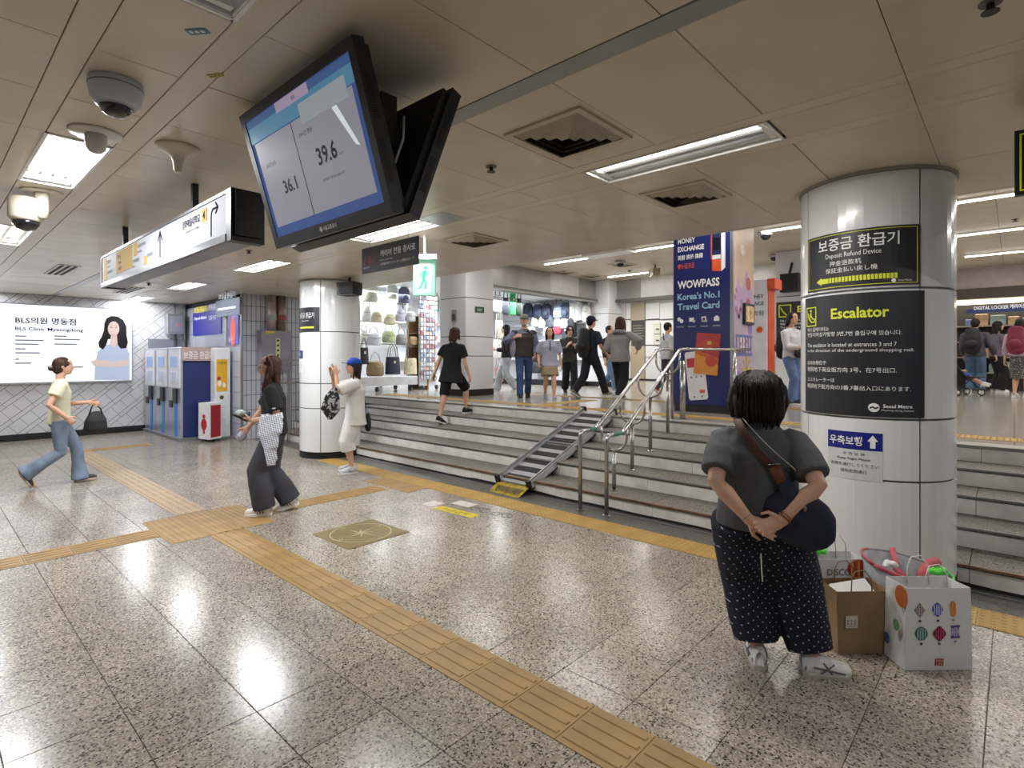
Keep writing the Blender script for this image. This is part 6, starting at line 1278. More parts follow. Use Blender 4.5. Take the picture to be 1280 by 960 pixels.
# ---------------------------------------------------------------- D: person with blue cap photographing
def cap_woman():
    pos = W(444, 7.62); p = Person('person', 1.57, pos, heading(444, -100), 'person in blue cap and loose white outfit lifting a phone beside the pillar', ankR=(.055, .02, .045), ankL=(-.05, .03, .045), toeR=.5, toeL=-.1,
        wrL=(-.05, .17, .865), poL=(-.4, .3, -1), wrR=(.02, .19, .855), poR=(.3, .4, -1), hdL=(.1, .2, 1), hdR=(-.1, .2, 1), palmL=(.9, 0, 0), palmR=(-.9, 0, 0), nod=-.08, curl=.35)
    p.body(.0085); p.top('#d4d2cf', -.10, 1.28, .95, (.052, .055), .012, .005, 'loose_shirt', flare=1.15, seed=7); p.trousers('#d9d7d3', (.066, .066, .064, .066), .66, .012, .005, 'wide_shorts', seed=2)
    p.hair('long', HBLACK, -1.15, 1.02); p.cap('#1c3fa8'); p.shoes('#b9bcc2', '#dcdcdc', 1.05, ('#62666e', [((.02, .027, .014), (.05, .022, .036))]))
    m = MB(); 
    for x in (-1, 1): m.sweep([p.hd(.15 * x + .10 * math.cos(t), .43 - .08 * abs(.15 * x + .1 * math.cos(t)), .03 + .09 * math.sin(t)) for t in [k * math.tau / 12 for k in range(12)]], .0016, 5, closed=True)
    m.sweep([p.hd(-.26, .38, .05), p.hd(-.36, 0, .04)], .0016, 5); m.sweep([p.hd(.26, .38, .05), p.hd(.36, 0, .04)], .0016, 5); m.build('glasses', M('#1a1a1c', .3), p.root, local=True)
    c = p.w((p.wr['L'] + p.wr['R']) / 2 + Vector((0, .03, .085))); R = Matrix.Rotation(p.root.rotation_euler.z, 3, 'Z')
    r = empty('phone', c, 'phone with grey case held up by the blue-capped person', 'phone'); MB().obox(c, (.075, .009, .15), R).build('case', M('#b8a6a2', .4), r); MB().obox(c + R @ Vector((0, -.006, 0)), (.068, .002, .14), R).build('screen', M('#30343c', .15), r); MB().obox(c + R @ Vector((.02, .006, .05)), (.025, .003, .03), R).build('camera_bump', M('#2b2b2e', .2), r)
    # black satin scarf-like bag hanging at her front arm, sling bag behind
    pt, N, L, b = custom('patterned_cloth'); tc = N.new('ShaderNodeTexCoord'); n = N.new('ShaderNodeTexNoise'); n.inputs['Scale'].default_value = 22; L.new(tc.outputs['Object'], n.inputs[0]); rr = N.new('ShaderNodeValToRGB'); rr.color_ramp.interpolation = 'CONSTANT'; rr.color_ramp.elements[0].color = lin('#1f2126'); rr.color_ramp.elements[1].position = .52; rr.color_ramp.elements[1].color = lin('#a9abb0'); L.new(n.outputs['Fac'], rr.inputs[0]); L.new(rr.outputs[0], b.inputs['Base Color'])
    c = p.w(p.elb['L'] + Vector((-.02, .09, -.06))); r = empty('patterned_tote', c, 'black and white patterned cloth tote hanging from the raised arm', 'bag'); m = MB(); q = [p.w(p.elb['L'] + Vector(v)) for v in ((0, .04, .05), (0, .08, -.08), (.0, .1, -.24), (.0, .11, -.38))]
    m.sweep(q, [(.03, .02), (.10, .035), (.13, .035), (.03, .02)], 12, ref=R @ Vector((0, 1, 0))); put('cloth', remesh(m, .011, 2, .006, .08, 'cloth', pt), r)
    c = p.w(Vector((-.02, -.17, .70))); r = softbag('sling_bag', c, (.18, .09, .22), M('#141416', .6), 'small black sling bag at the back of the white-shirted person', 'bag', p.root.rotation_euler.z)
    MB().sweep([p.w(Vector(v)) for v in ((-.02, -.15, .78), (.06, -.13, 1.1), (.07, -.06, 1.3), (.05, .07, 1.27), (-.05, .13, 1.1))], [(.004, .014)] * 5, 6).build('strap', BLACK, r, True)
    c2 = c + Vector((0, 0, .13)); MB().cyl(c2 - Vector((0, 0, .06)), c2 + Vector((0, 0, .04)), .03, 10).build('bottle', M('#8f9bb8', .2), r, True)
cap_woman()
# ---------------------------------------------------------------- E: person in black going up the stairs
def stair_woman():
    pos = Vector((6.12, 6.93, RIS * 3)); pos = W(561, 9.45, RIS * 3); H = 1.61
    p = Person('person', H, pos, heading(561, 42), 'person in loose black outfit climbing the stairs by the left square pillar', lean=.12, ankL=(-.05, -.10, .05), ankR=(.05, .22, .045 + .152 / H), pel=(0, .04, .56), toeL=0, pitL=-.35, wrL=(-.18, -.06, .49), wrR=(.17, .15, .47), nod=.1, kpL=(0, 1, 0))
    p.ank['L'].z = .06 * H; p.body(.011, face_detail=False); p.top('#15161c', -.12, 1.25, .7, (.05, .05), .013, .004, 'loose_dress', flare=1.25); p.trousers('#101116', (.062, .058, .055, .058), .5, .013, .002, 'shorts')
    p.hair('bob', HBROWN, -.75, 1.05, .011); p.shoes('#141416', '#d9d6d0')
stair_woman()
# ---------------------------------------------------------------- people on the concourse
WALK = dict(ankR=(.05, .15, .045), ankL=(-.05, -.15, .07), pitL=-.5, pel=(0, 0, .515))
WALK2 = dict(ankL=(-.05, .15, .045), ankR=(.05, -.15, .07), pitR=-.5, pel=(0, 0, .515))
def P_(px, D, H, a, label, **k): return Person('person', H, W(px, D, PZ), heading(px, a), label, **k)
p = P_(633, 13.6, 1.68, -82, 'long-haired person in black jacket and pale wide jeans walking behind the capped man', **dict(WALK, wrL=(-.1, .15, .62)))
p.body(.013, face_detail=False); p.top('#1b1c20', -.02, 1.15, 1.8, (.045, .036), .014, .004, 'jacket'); p.trousers('#a9adb4', (.062, .058, .058, .06), 1.05, .014, .006, 'jeans', mats=denim('#a4a8ae')); p.shoes('#d9d9d9'); p.hair('long', HBLACK, -1.9, 1.0, .012)
p = P_(655, 11.36, 1.74, 178, 'person in grey cap, brown vest and blue jeans walking toward the stairs', **dict(WALK, wrL=(-.13, .10, .52), wrR=(.11, .16, .72), poR=(.8, -.6, -.4)))
p.body(.011); p.top('#7a7f9a', -.0, 1.12, 1.9, (.042, .034), .013, .003, 'long_sleeved_shirt', mats=M('#767a98', .9, 0, .25, 40)); p.vest('#3e3934', -.02); p.trousers('#35507e', (.056, .045, .04, .042), 1.05, .012, .004, 'jeans', mats=denim('#36517f')); p.shoes('#16181f', '#9a9ca8'); p.hair('short', M('#8a8a8a', .8)); p.cap('#7c7f7d')
r = softbag('shoulder_bag', p.w((.20, -.02, 1.12)), (.2, .16, .42), cloth('#a79cb4'), 'lilac cloth bag over the shoulder of the brown-vested person', 'bag', 0)
p = P_(687, 11.1, 1.46, 176, 'young person in school shirt with black collar and beige skirt walking hand in hand', **dict(WALK2, wrR=(.15, .06, .5)))
p.body(.011); p.top('#a7aac2', -.055, 1.22, .85, (.05, .05), .013, .003, 'school_shirt', flare=1.1); p.skirt('#9c8a72', .19, flare=1.25, name='pleated_skirt'); p.hair('long', HBLACK, -1.1, 1.0, .012); p.shoes('#9c9ba6', '#d4d2d0')
MB().box((-.008, .118, .98), (.008, .130, 1.16)).build('placket', BLACK, p.root, local=True); MB().sweep([p.neck + Vector((-.06, .03, -.03)), p.neck + Vector((0, .075, -.07)), p.neck + Vector((.06, .03, -.03))], .012, 6).build('collar', BLACK, p.root, local=True)
p = P_(712, 13.1, 1.62, 172, 'person with short black bob looking down at a phone', **dict(WALK2, wrR=(.05, .17, .70), wrL=(-.07, .15, .68), nod=.3))
p.body(.012); p.top('#33342f', -.06, 1.2, 1.7, (.046, .038), .014, .004, 'olive_blouse'); p.trousers('#131418', (.06, .056, .056, .058), 1.0, .014, .004); p.hair('bob', HBLACK, -.55, 1.05, .012); p.shoes('#1b1b1d')
c = p.w((-.02, .31, 1.19)); r = empty('phone', c, 'phone held by the person with the short black bob', 'phone'); MB().obox(c, (.07, .15, .01)).build('case', BLACK, r); MB().ell(c + Vector((.1, -.06, -.08)), (.08, .06, .07), 10).build('pouch', M('#b7ad9c', .6), r, True)
p = P_(738, 11.4, 1.71, 45, 'person in dark cap and navy t-shirt seen from behind wearing a large backpack', **dict(WALK, wrR=(.17, .12, .52), wrL=(-.16, .05, .5), ankR=(.05, .22, .045), ankL=(-.05, -.22, .09)))
p.body(.011, face_detail=False); p.top('#1f2638', -.03, 1.14, .8, (.047, .046), .013, .003, 't_shirt'); p.trousers('#202028', (.062, .052, .048, .046), 1.0, .013, .005); p.hair('short', HBLACK); p.cap('#1d2538'); p.shoes('#77736c', '#cfc9bd')
backpack(p.w((0, -.20, 1.16)), p.root.rotation_euler.z, .50, M('#14151a', .6, 0, .1, 9), 'large black backpack on the person in the dark cap', sc_=1.15)
p = P_(761, 13.8, 1.66, 120, 'person in faded blue jeans half hidden behind the grey hooded jacket', **dict(WALK))
p.body(.013, face_detail=False); p.top('#23242a', -.02, 1.14, 1.7, (.045, .036), .014, .003, 'jacket'); p.trousers('#66809f', (.062, .052, .05, .052), 1.0, .014, .004, 'jeans', mats=denim('#66809f')); p.hair('short', HBLACK); p.shoes('#c9c9c9')
p = P_(775, 10.9, 1.66, 22, 'long-haired person in light grey hooded jacket and black trousers, back turned', **dict(WALK2, wrR=(.2, .05, .6), wrL=(-.12, .12, .6), poR=(1, -.6, 0)))
p.body(.011, face_detail=False); p.top('#8f8c8e', -.06, 1.32, 1.85, (.052, .045), .013, .006, 'hooded_jacket'); p.trousers('#121216', (.062, .058, .055, .05), 1.0, .013, .004); p.hair('long', HBROWN, -1.3, 1.05, .012); p.shoes('#17171a', '#cfcfcf')
MB().sweep([p.neck + Vector((math.cos(t) * .11, math.sin(t) * .07 - .06, -.03 - .03 * math.cos(t) ** 2)) for t in [k * math.tau / 12 for k in range(12)]], .035, 8, closed=True).build('hood', cloth('#8a8789'), p.root, True, local=True)
p = P_(834, 13.2, 1.70, 60, 'person in pale shirt with a black shoulder strap walking behind the blue pillar wrap', **dict(WALK))
p.body(.013, face_detail=False); p.top('#b3b4b8', -.04, 1.2, 1.6, (.048, .04), .014, .004); p.trousers('#3a3c48', (.06, .055, .052, .05), 1.0, .014); p.hair('short', HBLACK); p.shoes('#b5573f', '#d8d8d8')
r = softbag('crossbody_bag', p.w((.2, .05, .95)), (.24, .12, .26), BLACK, 'black crossbody bag of the pale-shirted person by the blue wrap', 'bag'); MB().sweep([p.w(v) for v in ((.16, -.05, 1.05), (.05, -.13, 1.3), (-.09, -.06, 1.43), (-.06, .1, 1.3), (.15, .1, 1.05))], [(.004, .016)] * 5, 6).build('strap', BLACK, r, True)
p = P_(956, 12.2, 1.66, -70, 'dark-haired person in beige cardigan mostly hidden behind the orange kiosk'); p.body(.013, face_detail=False); p.top('#b5a9a0', -.12, 1.2, 1.8, (.046, .04), .014, .004, 'cardigan'); p.skirt('#c6a8ac', .36, flare=1.35); p.hair('long', HBLACK, -1.0, 1.05, .012); p.cap('#24262c'); p.shoes('#cfcfcf')
p = P_(989, 9.9, 1.64, 130, 'person in white long-sleeved shirt and jeans with a black backpack beside the notice pillar', wrR=(.05, .17, .62), wrL=(-.05, .17, .62), ankR=(.05, .05, .045))
p.body(.011); p.top('#d3d3d6', -.02, 1.12, 1.8, (.042, .036), .013, .003); p.trousers('#5f7aa3', (.06, .05, .052, .056), 1.05, .013, .004, 'jeans', mats=denim('#5f7aa3')); p.hair('bob', HBLACK, -.6, 1.0, .012); p.shoes('#1b1b1d')
backpack(p.w((0, -.19, 1.10)), p.root.rotation_euler.z, .44, BLACK, 'black backpack on the white-shirted person by the notice pillar')
r = softbag('waist_bag', p.w((.0, .17, .93)), (.26, .1, .13), BLACK, 'black waist bag across the front of the white-shirted person', 'bag', p.root.rotation_euler.z)
p = P_(1219, 13.0, 1.76, 10, 'person in grey hooded top and jeans wearing a black backpack near the locker shop', wrR=(.2, .05, .5), wrL=(-.14, .1, .5)); p.body(.013, face_detail=False); p.top('#4d4a54', -.03, 1.2, 1.8, (.05, .042), .014, .005, 'hooded_top'); p.trousers('#4d6583', (.062, .055, .053, .05), 1.0, .014, .004, 'jeans', mats=denim('#4d6583')); p.hair('short', HBLACK); p.shoes('#cfcfcf')
backpack(p.w((-.02, -.20, 1.25)), p.root.rotation_euler.z, .50, M('#15151a', .6), 'black backpack with a small white tag on the grey hooded person', sc_=1.15)
p = P_(1246, 13.3, 1.72, 62, 'long-haired person in grey cardigan and black trousers near the locker shop', wrR=(.12, .2, .66), wrL=(-.1, .2, .62)); p.body(.013); p.top('#6a6470', -.02, 1.2, 1.8, (.05, .042), .014, .004, 'cardigan'); p.trousers('#141418', (.06, .06, .06, .06), 1.0, .014); p.hair('long', HBLACK, -1.1, 1.0, .012); p.shoes('#e0dad4')
p = P_(1275, 11.6, 1.66, 15, 'person in patterned skirt at the right picture edge carrying a dark red backpack'); p.body(.012, face_detail=False); p.top('#b9a0ac', -.0, 1.2, 1.6, (.046, .04), .014, .004); p.hair('long', HBLACK, -.8, 1.0, .012); p.shoes('#d5d0cc')
ps, N, L, b = custom('floral_cloth'); tc = N.new('ShaderNodeTexCoord'); n = N.new('ShaderNodeTexVoronoi'); n.inputs['Scale'].default_value = 32; L.new(tc.outputs['Object'], n.inputs[0]); rr = N.new('ShaderNodeValToRGB'); rr.color_ramp.elements[0].color = lin('#c9c4bd'); rr.color_ramp.elements[1].position = .45; rr.color_ramp.elements[1].color = lin('#4a4644'); L.new(n.outputs['Distance'], rr.inputs[0]); L.new(rr.outputs[0], b.inputs['Base Color'])
p.skirt('#8a8480', .27, flare=1.2, mats=ps)
backpack(p.w((0, -.22, 1.22)), p.root.rotation_euler.z, .48, M('#7d1f3c', .6, 0, .1, 9), 'dark red backpack with white cords at the right picture edge', sc_=1.1)
# stroller with a resting child
c = W(1205, 12.3, PZ); r = empty('stroller', c, 'dark folding stroller partly hidden by the notice pillar', 'stroller'); R = R_ 
m = MB(); m.sweep([c + R @ Vector((-.35, 0, .75)), c + R @ Vector((-.12, 0, .42)), c + R @ Vector((.2, 0, .38))], [(.18, .05), (.2, .06), (.18, .05)], 10, ref=R @ Vector((0, 1, 0)), round_cap=True); m.build('seat', M('#1c1c24', .8), r, True)
for y_ in (-.2, .2):
    MB().sweep([c + R @ Vector(v) for v in ((-.6, y_, 1.0), (-.2, y_, .5), (.22, y_, .12))], .012, 6).build('frame_tube', BLACK, r, True); MB().sweep([c + R @ Vector(v) for v in ((-.3, y_, .1), (0, y_, .4), (.3, y_, .42))], .012, 6).build('frame_tube', BLACK, r, True)
    for x_ in (.22, -.3):
        MB().sweep([c + R @ Vector((x_ + .075 * math.cos(t), y_, .085 + .075 * math.sin(t))) for t in [k * math.tau / 14 for k in range(14)]], .014, 6, closed=True).build('wheel', M('#2a2a2c', .6), r, True); MB().cyl(c + R @ Vector((x_, y_ - .012, .085)), c + R @ Vector((x_, y_ + .012, .085)), .03, 8).build('hub', M('#c9c9cc', .4), r)
r = Person('person', 1.0, c + Vector((0, 0, .02)), heading(1205, 90), 'small child in blue shorts lying back in the stroller, pale shoes forward', pel=(0, -.10, .48), lean=-1.0, ankR=(.06, .36, .26), ankL=(-.06, .33, .22), kpR=(0, .3, 1), kpL=(0, .3, 1), wrR=(.14, .1, .5), wrL=(-.14, .1, .5)); r.body(.012, face_detail=False); r.top('#6a6f9a', -.02, 1.1, .7, (.045, .045), .014); r.trousers('#3d4aa8', (.07, .065, .06, .06), .42, .014, 0, 'shorts'); r.hair('short', HBLACK); r.shoes('#d9d6d4')
# ================================================================ SHOPPING BAGS AT THE PILLAR
def paper_bag(name, A, B, dep, h, mat_, label, cat='shopping bag', taper=.03, handles=True, inner=None, hcol='#e3e0da', top_in=.0, hh_=.13, thick=.0025):
    A, B = Vector(A), Vector(B); A.z = B.z = .002; ux = (B - A).normalized(); wd = (B - A).length; uy = Vector((-ux.y, ux.x, 0)); 
    if uy.dot(Vector((CA, SA, 0))) < 0: uy = -uy
    r = empty(name, (A + B) / 2, label, cat, 'shopping bags at the pillar foot'); Q = lambda x, y, z: A + ux * x + uy * y + Vector((0, 0, z)); t = thick
    bt = [(0, 0), (wd, 0), (wd, dep), (0, dep)]; i = taper; tp = [(i, top_in), (wd - i, top_in), (wd - i, dep - top_in), (i, dep - top_in)]
    for k, nm in enumerate(('front_panel', 'side_panel', 'back_panel', 'side_panel')):
        a, b = bt[k], bt[(k + 1) % 4]; c, d = tp[(k + 1) % 4], tp[k]; m = MB(); ncol = 5; nrow = 6; vs = []
        bulge = .012 if nm != 'side_panel' else -.022
        n_ = Vector((b[1] - a[1], -(b[0] - a[0]), 0)); n_ = (ux * n_.x + uy * n_.y); n_.normalize()
        for side in (0, 1):
            for j in range(nrow + 1):
                for q in range(ncol + 1):
                    u, v = q / ncol, j / nrow; x = (a[0] * (1 - u) + b[0] * u) * (1 - v) + (d[0] * (1 - u) + c[0] * u) * v; y = (a[1] * (1 - u) + b[1] * u) * (1 - v) + (d[1] * (1 - u) + c[1] * u) * v
                    bl = bulge * math.sin(math.pi * u) * math.sin(math.pi * min(1, v * .9 + .02)) + .003 * noise.noise(Vector((u * 4 + k, v * 4, h * 9)))
                    vs.append(Q(x, y, v * h) + n_ * (bl - side * t))
        G = (nrow + 1) * (ncol + 1); fs = []
        for j in range(nrow):
            for q in range(ncol):
                o = j * (ncol + 1) + q; fs += [(o, o + 1, o + ncol + 2, o + ncol + 1), (G + o + ncol + 1, G + o + ncol + 2, G + o + 1, G + o)]
        for q in range(ncol): o = nrow * (ncol + 1) + q; fs.append((o, o + 1, G + o + 1, G + o))
        m.add(vs, fs); m.build(nm, mat_, r, False)
    m = MB(); m.quad(Q(0, 0, .003), Q(wd, 0, .003), Q(wd, dep, .003), Q(0, dep, .003)); m.build('base_panel', mat_, r)
    if handles:
        for y in (.012, dep - .012):
            cx = wd / 2; pts = [Q(cx - .06, y, h - .04), Q(cx - .055, y, h + hh_ * .55), Q(cx - .03, y + .01, h + hh_ * .93), Q(cx + .02, y + .01, h + hh_), Q(cx + .05, y, h + hh_ * .6), Q(cx + .06, y, h - .04)]
            MB().sweep(pts, .0032, 6).build('handle', M(hcol, .8), r, True)
    return r, (lambda x, z, d=0: Q(x, 0, z) - uy * d), Q, wd
pap = M('#dcdcdb', .6, 0, .03, 6, name='white_paper'); kraft = M('#8f7353', .75, 0, .08, 7, .1, 60, name='kraft_paper')
b1 = on(1131, 838.6); b2 = on(1215.5, 838)
r, _, Q, wd = paper_bag('paper_bag', b1, b2, .15, .415, pap, 'white paper bag printed with six coloured balloon shapes, beside the brown bag', taper=.008, hh_=.11)
ux = (b2 - b1).normalized(); uyv = Q(0, 1, 0) - Q(0, 0, 0); fb = lambda x, y, d=0: Q(x + .008 * y / .415 * (1 - 2 * x / wd), 0, y) - uyv * (d + .012 * math.sin(math.pi * max(0, min(1, x / wd))) * math.sin(math.pi * min(1, y / .415 * .9 + .02)) + .0022)
def balloon(cx, cy, rx, ry, shape, c1, c2, c3):
    m = MB(); N_ = 24
    if shape == 'round': pts = [(cx + rx * math.cos(t), cy + ry * math.sin(t)) for t in [k * math.tau / N_ for k in range(N_)]]
    elif shape == 'diamond': pts = [(cx + rx, cy), (cx, cy + ry), (cx - rx, cy), (cx, cy - ry)]
    elif shape == 'drop': pts = [(cx + rx, cy), (cx + rx * .8, cy + ry * .5), (cx, cy + ry), (cx - rx * .8, cy + ry * .5), (cx - rx, cy), (cx - rx * .6, cy - ry * .6), (cx, cy - ry), (cx + rx * .6, cy - ry * .6)]
    elif shape == 'clover': pts = [(cx + rx * (1 + .13 * math.cos(4 * t)) * math.cos(t), cy + ry * (1 + .13 * math.cos(4 * t)) * math.sin(t)) for t in [k * math.tau / N_ for k in range(N_)]]
    elif shape == 'peanut': pts = [(cx + rx * (.8 + .25 * math.cos(2 * (t - math.pi / 2))) * math.cos(t), cy + ry * math.sin(t)) for t in [k * math.tau / N_ for k in range(N_)]]
    else: pts = [(cx - rx, cy + ry), (cx + rx, cy + ry), (cx + rx * .35, cy), (cx + rx, cy - ry), (cx - rx, cy - ry), (cx - rx * .35, cy)]
    if shape == 'bow':
        poly(m, fb, [pts[0], pts[5], pts[2], pts[1]][::-1], 0, .0012); poly(m, fb, [pts[5], pts[4], pts[3], pts[2]][::-1][::-1], 0, .0012)
    else: poly(m, fb, pts, 0, .0012)
    m.build('balloon_print', M(c1, .6, 0, 0), r)
    m = MB()
    for q in (-.62, -.2, .2, .62):
        hh2 = ry * math.sqrt(max(0, 1 - q * q)) * (.72 if shape in ('diamond', 'bow', 'drop') else .9)
        if shape == 'diamond': hh2 = ry * (1 - abs(q)) * .9
        w_ = rx * .12; poly(m, fb, [(cx + q * rx * (.55 if k_ else 1) - w_, cy + s_ * hh2) for k_, s_ in ((0, -1), )] + [(cx + q * rx + w_, cy - hh2), (cx + q * rx * 1.0 + w_, cy + hh2), (cx + q * rx - w_, cy + hh2)], .0012, .002)
    m.build('balloon_stripe', M(c2, .6, 0, 0), r, kind='stuff')
    m = MB(); rect(m, fb, cx - .006, cy - ry - .022, cx + .006, cy - ry - .013, 0, .0015); m.build('balloon_basket', M(c3, .6, 0, 0), r)
sx = wd / .372; X_ = lambda px: (px - 1131) / 84.5 * wd; Z_ = lambda py: (838 - py) * 2.77 / FPX
balloon(X_(1147.5), Z_(762), .027, .036, 'diamond', '#6f5f68', '#b7a9ad', '#33303a'); balloon(X_(1169.6), Z_(761), .028, .036, 'drop', '#4a44a0', '#b9bbe0', '#4a2060'); balloon(X_(1190), Z_(760), .021, .038, 'peanut', '#c4631f', '#e89a4a', '#b58a3a')
balloon(X_(1149.5), Z_(791), .030, .034, 'round', '#27504f', '#8fb5ae', '#26202a'); balloon(X_(1171.6), Z_(790.5), .030, .034, 'clover', '#6a1538', '#a83a5a', '#6a3a2a'); balloon(X_(1192.5), Z_(788.5), .027, .032, 'bow', '#5a4a92', '#c9b6d8', '#6a8ac8')
m = MB(); rect(m, fb, X_(1167.5), Z_(831.5), X_(1178), Z_(822.5), 0, .0012); m.build('red_logo', M('#a33a2e', .6), r); m = MB(); words(m, 'MINI', fb, X_(1168.6), Z_(826.4), w=X_(1177) - X_(1168.6), h=.012, d=.0018); words(m, 'LIFE', fb, X_(1168.6), Z_(830.8), w=X_(1177) - X_(1168.6), h=.012, d=.0018); m.build('logo_lettering', M('#e0c9c4', .6), r)
m = MB(); fs_ = lambda x, y, d=0: Q(0, .15 - x, 0) + Vector((0, 0, y)) - ux * (d - .008 * y / .415 - .0); 
disc(m, fs_, .118, .36, .045, .055, .001, .003); m.build('side_print', M('#a8541f', .6), r); m = MB(); disc(m, fs_, .085, .20, .022, .03, .001, .003); m.build('side_print', M('#6f9676', .6), r); m = MB(); disc(m, fs_, .02, .1, .02, .03, .001, .003); m.build('side_print', M('#4f6f9a', .6), r)
# kraft bag
k1 = on(1048, 818.4); k2 = on(1110.5, 817); r, _, Qk, wk = paper_bag('paper_bag', k1, k2, .17, .335, kraft, 'brown kraft paper bag with a small white label, left of the balloon bag', hcol='#7d6448', taper=-.012, hh_=.10, top_in=-.005)
m = MB(); q0 = lambda x, y, d=0: Qk(x, 0, y) - (Qk(0, 1, 0) - Qk(0, 0, 0)) * (d + .0135); rect(m, q0, .03, .145, .095, .21, 0, .001); m.build('label', M('#c9bfb4', .6), r); m = MB()
for i in range(3):
    for j in range(2): rect(m, q0, .038 + .019 * i, .178 - .016 * j, .048 + .019 * i, .188 - .016 * j, .001, .0015)
rect(m, q0, .038, .152, .086, .156, .001, .0015); m.build('label_print', M('#8a817c', .6), r); 
r = empty('white_box', Qk(.1, .08, .28), 'white flat carton sticking out of the brown kraft bag', 'box'); m = MB(); m.add([Qk(.03, .03, .27), Qk(wk - .04, .03, .30), Qk(wk - .04, .13, .35), Qk(.03, .13, .32), Qk(.03, .03, .255), Qk(wk - .04, .03, .285), Qk(wk - .04, .13, .335), Qk(.03, .13, .305)], [(0, 1, 2, 3), (7, 6, 5, 4), (0, 4, 5, 1), (1, 5, 6, 2), (2, 6, 7, 3), (3, 7, 4, 0)]); m.build('carton', M('#d9d8d6', .5), r)
# white bag with lettering behind the kraft bag
d1, d2 = W(1014, 3.17), W(1081, 3.17); r, _, Qd, wd2 = paper_bag('paper_bag', d1, d2, .13, .415, pap, 'white paper bag lettered DISCOVER with striped balloon, half hidden behind the brown bag', taper=.0, hh_=.14)
m = MB(); fd = lambda x, y, d=0: Qd(x, 0, y) - (Qd(0, 1, 0) - Qd(0, 0, 0)) * (d + .0115); words(m, 'DISCOVER', fd, wd2 * .28, .325, w=wd2 * .70, h=.038, d=.0012); m.build('lettering', M('#4a4a4e', .6), r)
m = MB(); disc(m, fd, wd2 * .86, .362, .062, .052, 0, .0012, n=26); m.build('balloon_print', M('#a8321f', .6), r); m = MB()
for q in (-.6, 0, .6): rect(m, fd, wd2 * .86 + q * .062 - .007, .362 - .046 * math.sqrt(1 - q * q), wd2 * .86 + q * .062 + .007, .362 + .046 * math.sqrt(1 - q * q), .0012, .002)
m.build('balloon_stripe', M('#d8923a', .6), r, kind='stuff')
green = M('#5fe04a', .6, 0, .2, 20, name='neon_green'); pink = M('#c9616a', .7, 0, .1, 10, name='coral_cloth'); gcl = M('#9d9da2', .8, 0, .12, 18, .3, 90, name='grey_cloth')
r = empty('green_plastic_bag', Qd(.06, .06, .42), 'crumpled neon green plastic tied at the top of the lettered white bag', 'plastic bag'); m = MB(); random.seed(4)
for q in range(8): m.ell(Qd(.05 + random.random() * .07, .05 + random.random() * .04, .42 + random.random() * .07), (.028, .022, .022), 6)
put('crumpled_plastic', remesh(m, .008, 1, .006, .03, 'crumpled_plastic', green), r)
# grey bag with coral and green trim, standing behind the balloon bag
g1, g2 = W(1092, 3.08), W(1192, 3.0); g1.z = g2.z = 0; ug = (g2 - g1).normalized(); ng = Vector((-ug.y, ug.x, 0)); 
if ng.dot(Vector((CA, SA, 0))) < 0: ng = -ng
r = empty('cloth_bag', (g1 + g2) / 2, 'open grey cloth bag with coral and neon green trim behind the balloon bag', 'bag'); wg = (g2 - g1).length
G_ = lambda x, y, z: g1 + ug * x + ng * y + Vector((0, 0, z)); ring = [(0, .0, .42), (wg * .5, -.02, .35), (wg, .0, .36), (wg * 1.0, .16, .37), (wg * .5, .19, .43), (.0, .15, .45)]
def smooth_ring(R0, z=None, k=0):
    out = []
    n = len(R0)
    for i in range(n):
        p0, p1, p2, p3 = (Vector(R0[(i + j - 1) % n]) for j in range(4))
        for t in (0, .25, .5, .75): out.append(.5 * ((2 * p1) + (-p0 + p2) * t + (2 * p0 - 5 * p1 + 4 * p2 - p3) * t * t + (-p0 + 3 * p1 - 3 * p2 + p3) * t ** 3))
    return out
rr_ = smooth_ring(ring); base = [(v.x * .9 + wg * .05, v.y * .8 + .01, .003) for v in rr_]; m = MB(); n = len(rr_)
vs = [G_(*b) for b in base] + [G_(v.x, v.y, v.z * .55) for v in rr_] + [G_(*v) for v in rr_]; vi = [G_(v.x * .97 + wg * .015, v.y * .94 + .005, v.z - .001) for v in rr_] + [G_(v.x * .9 + wg * .05, v.y * .8 + .01, .2) for v in rr_]
m.add(vs + vi, [(a * n + i, a * n + (i + 1) % n, (a + 1) * n + (i + 1) % n, (a + 1) * n + i) for a in range(4) for i in range(n)] + [tuple(4 * n + i for i in range(n))]); m.build('pouch', gcl, r, True)
for (i0, i1, mt, nm) in ((0, 6, pink, 'coral_trim'), (6, 10, green, 'green_trim'), (10, 13, green, 'green_trim'), (13, 19, gcl, 'grey_trim'), (19, 24, pink, 'coral_trim')):
    MB().sweep([G_(*rr_[i % n]) for i in range(i0, i1 + 1)], [(.006, .012)] * (i1 - i0 + 1), 8).build(nm, mt, r, True)
MB().sweep([G_(wg * .42, .17, .47), G_(wg * .42, .12, .36), G_(wg * .5, .03, .33)], [(.004, .018)] * 3, 6).build('coral_band', pink, r, True); MB().sweep([G_(wg * .62, .02, .36), G_(wg * .8, .08, .42), G_(wg * .93, .1, .43)], [(.02, .026)] * 3, 8).build('coral_band', pink, r, True)
m = MB(); [m.ell(G_(wg * .22 + .012 * q, .06 + .01 * (q % 3), .40 + .012 * (q % 2)), (.025, .02, .016), 8) for q in range(5)]; r2 = empty('tissue_bundle', G_(wg * .22, .06, .4), 'white crumpled tissue bundle in the open grey bag', 'tissue'); m2 = remesh(m, .006, 1, .003, .02, 'tissue', M('#e6e6e6', .7)); put('tissue', m2, r2)
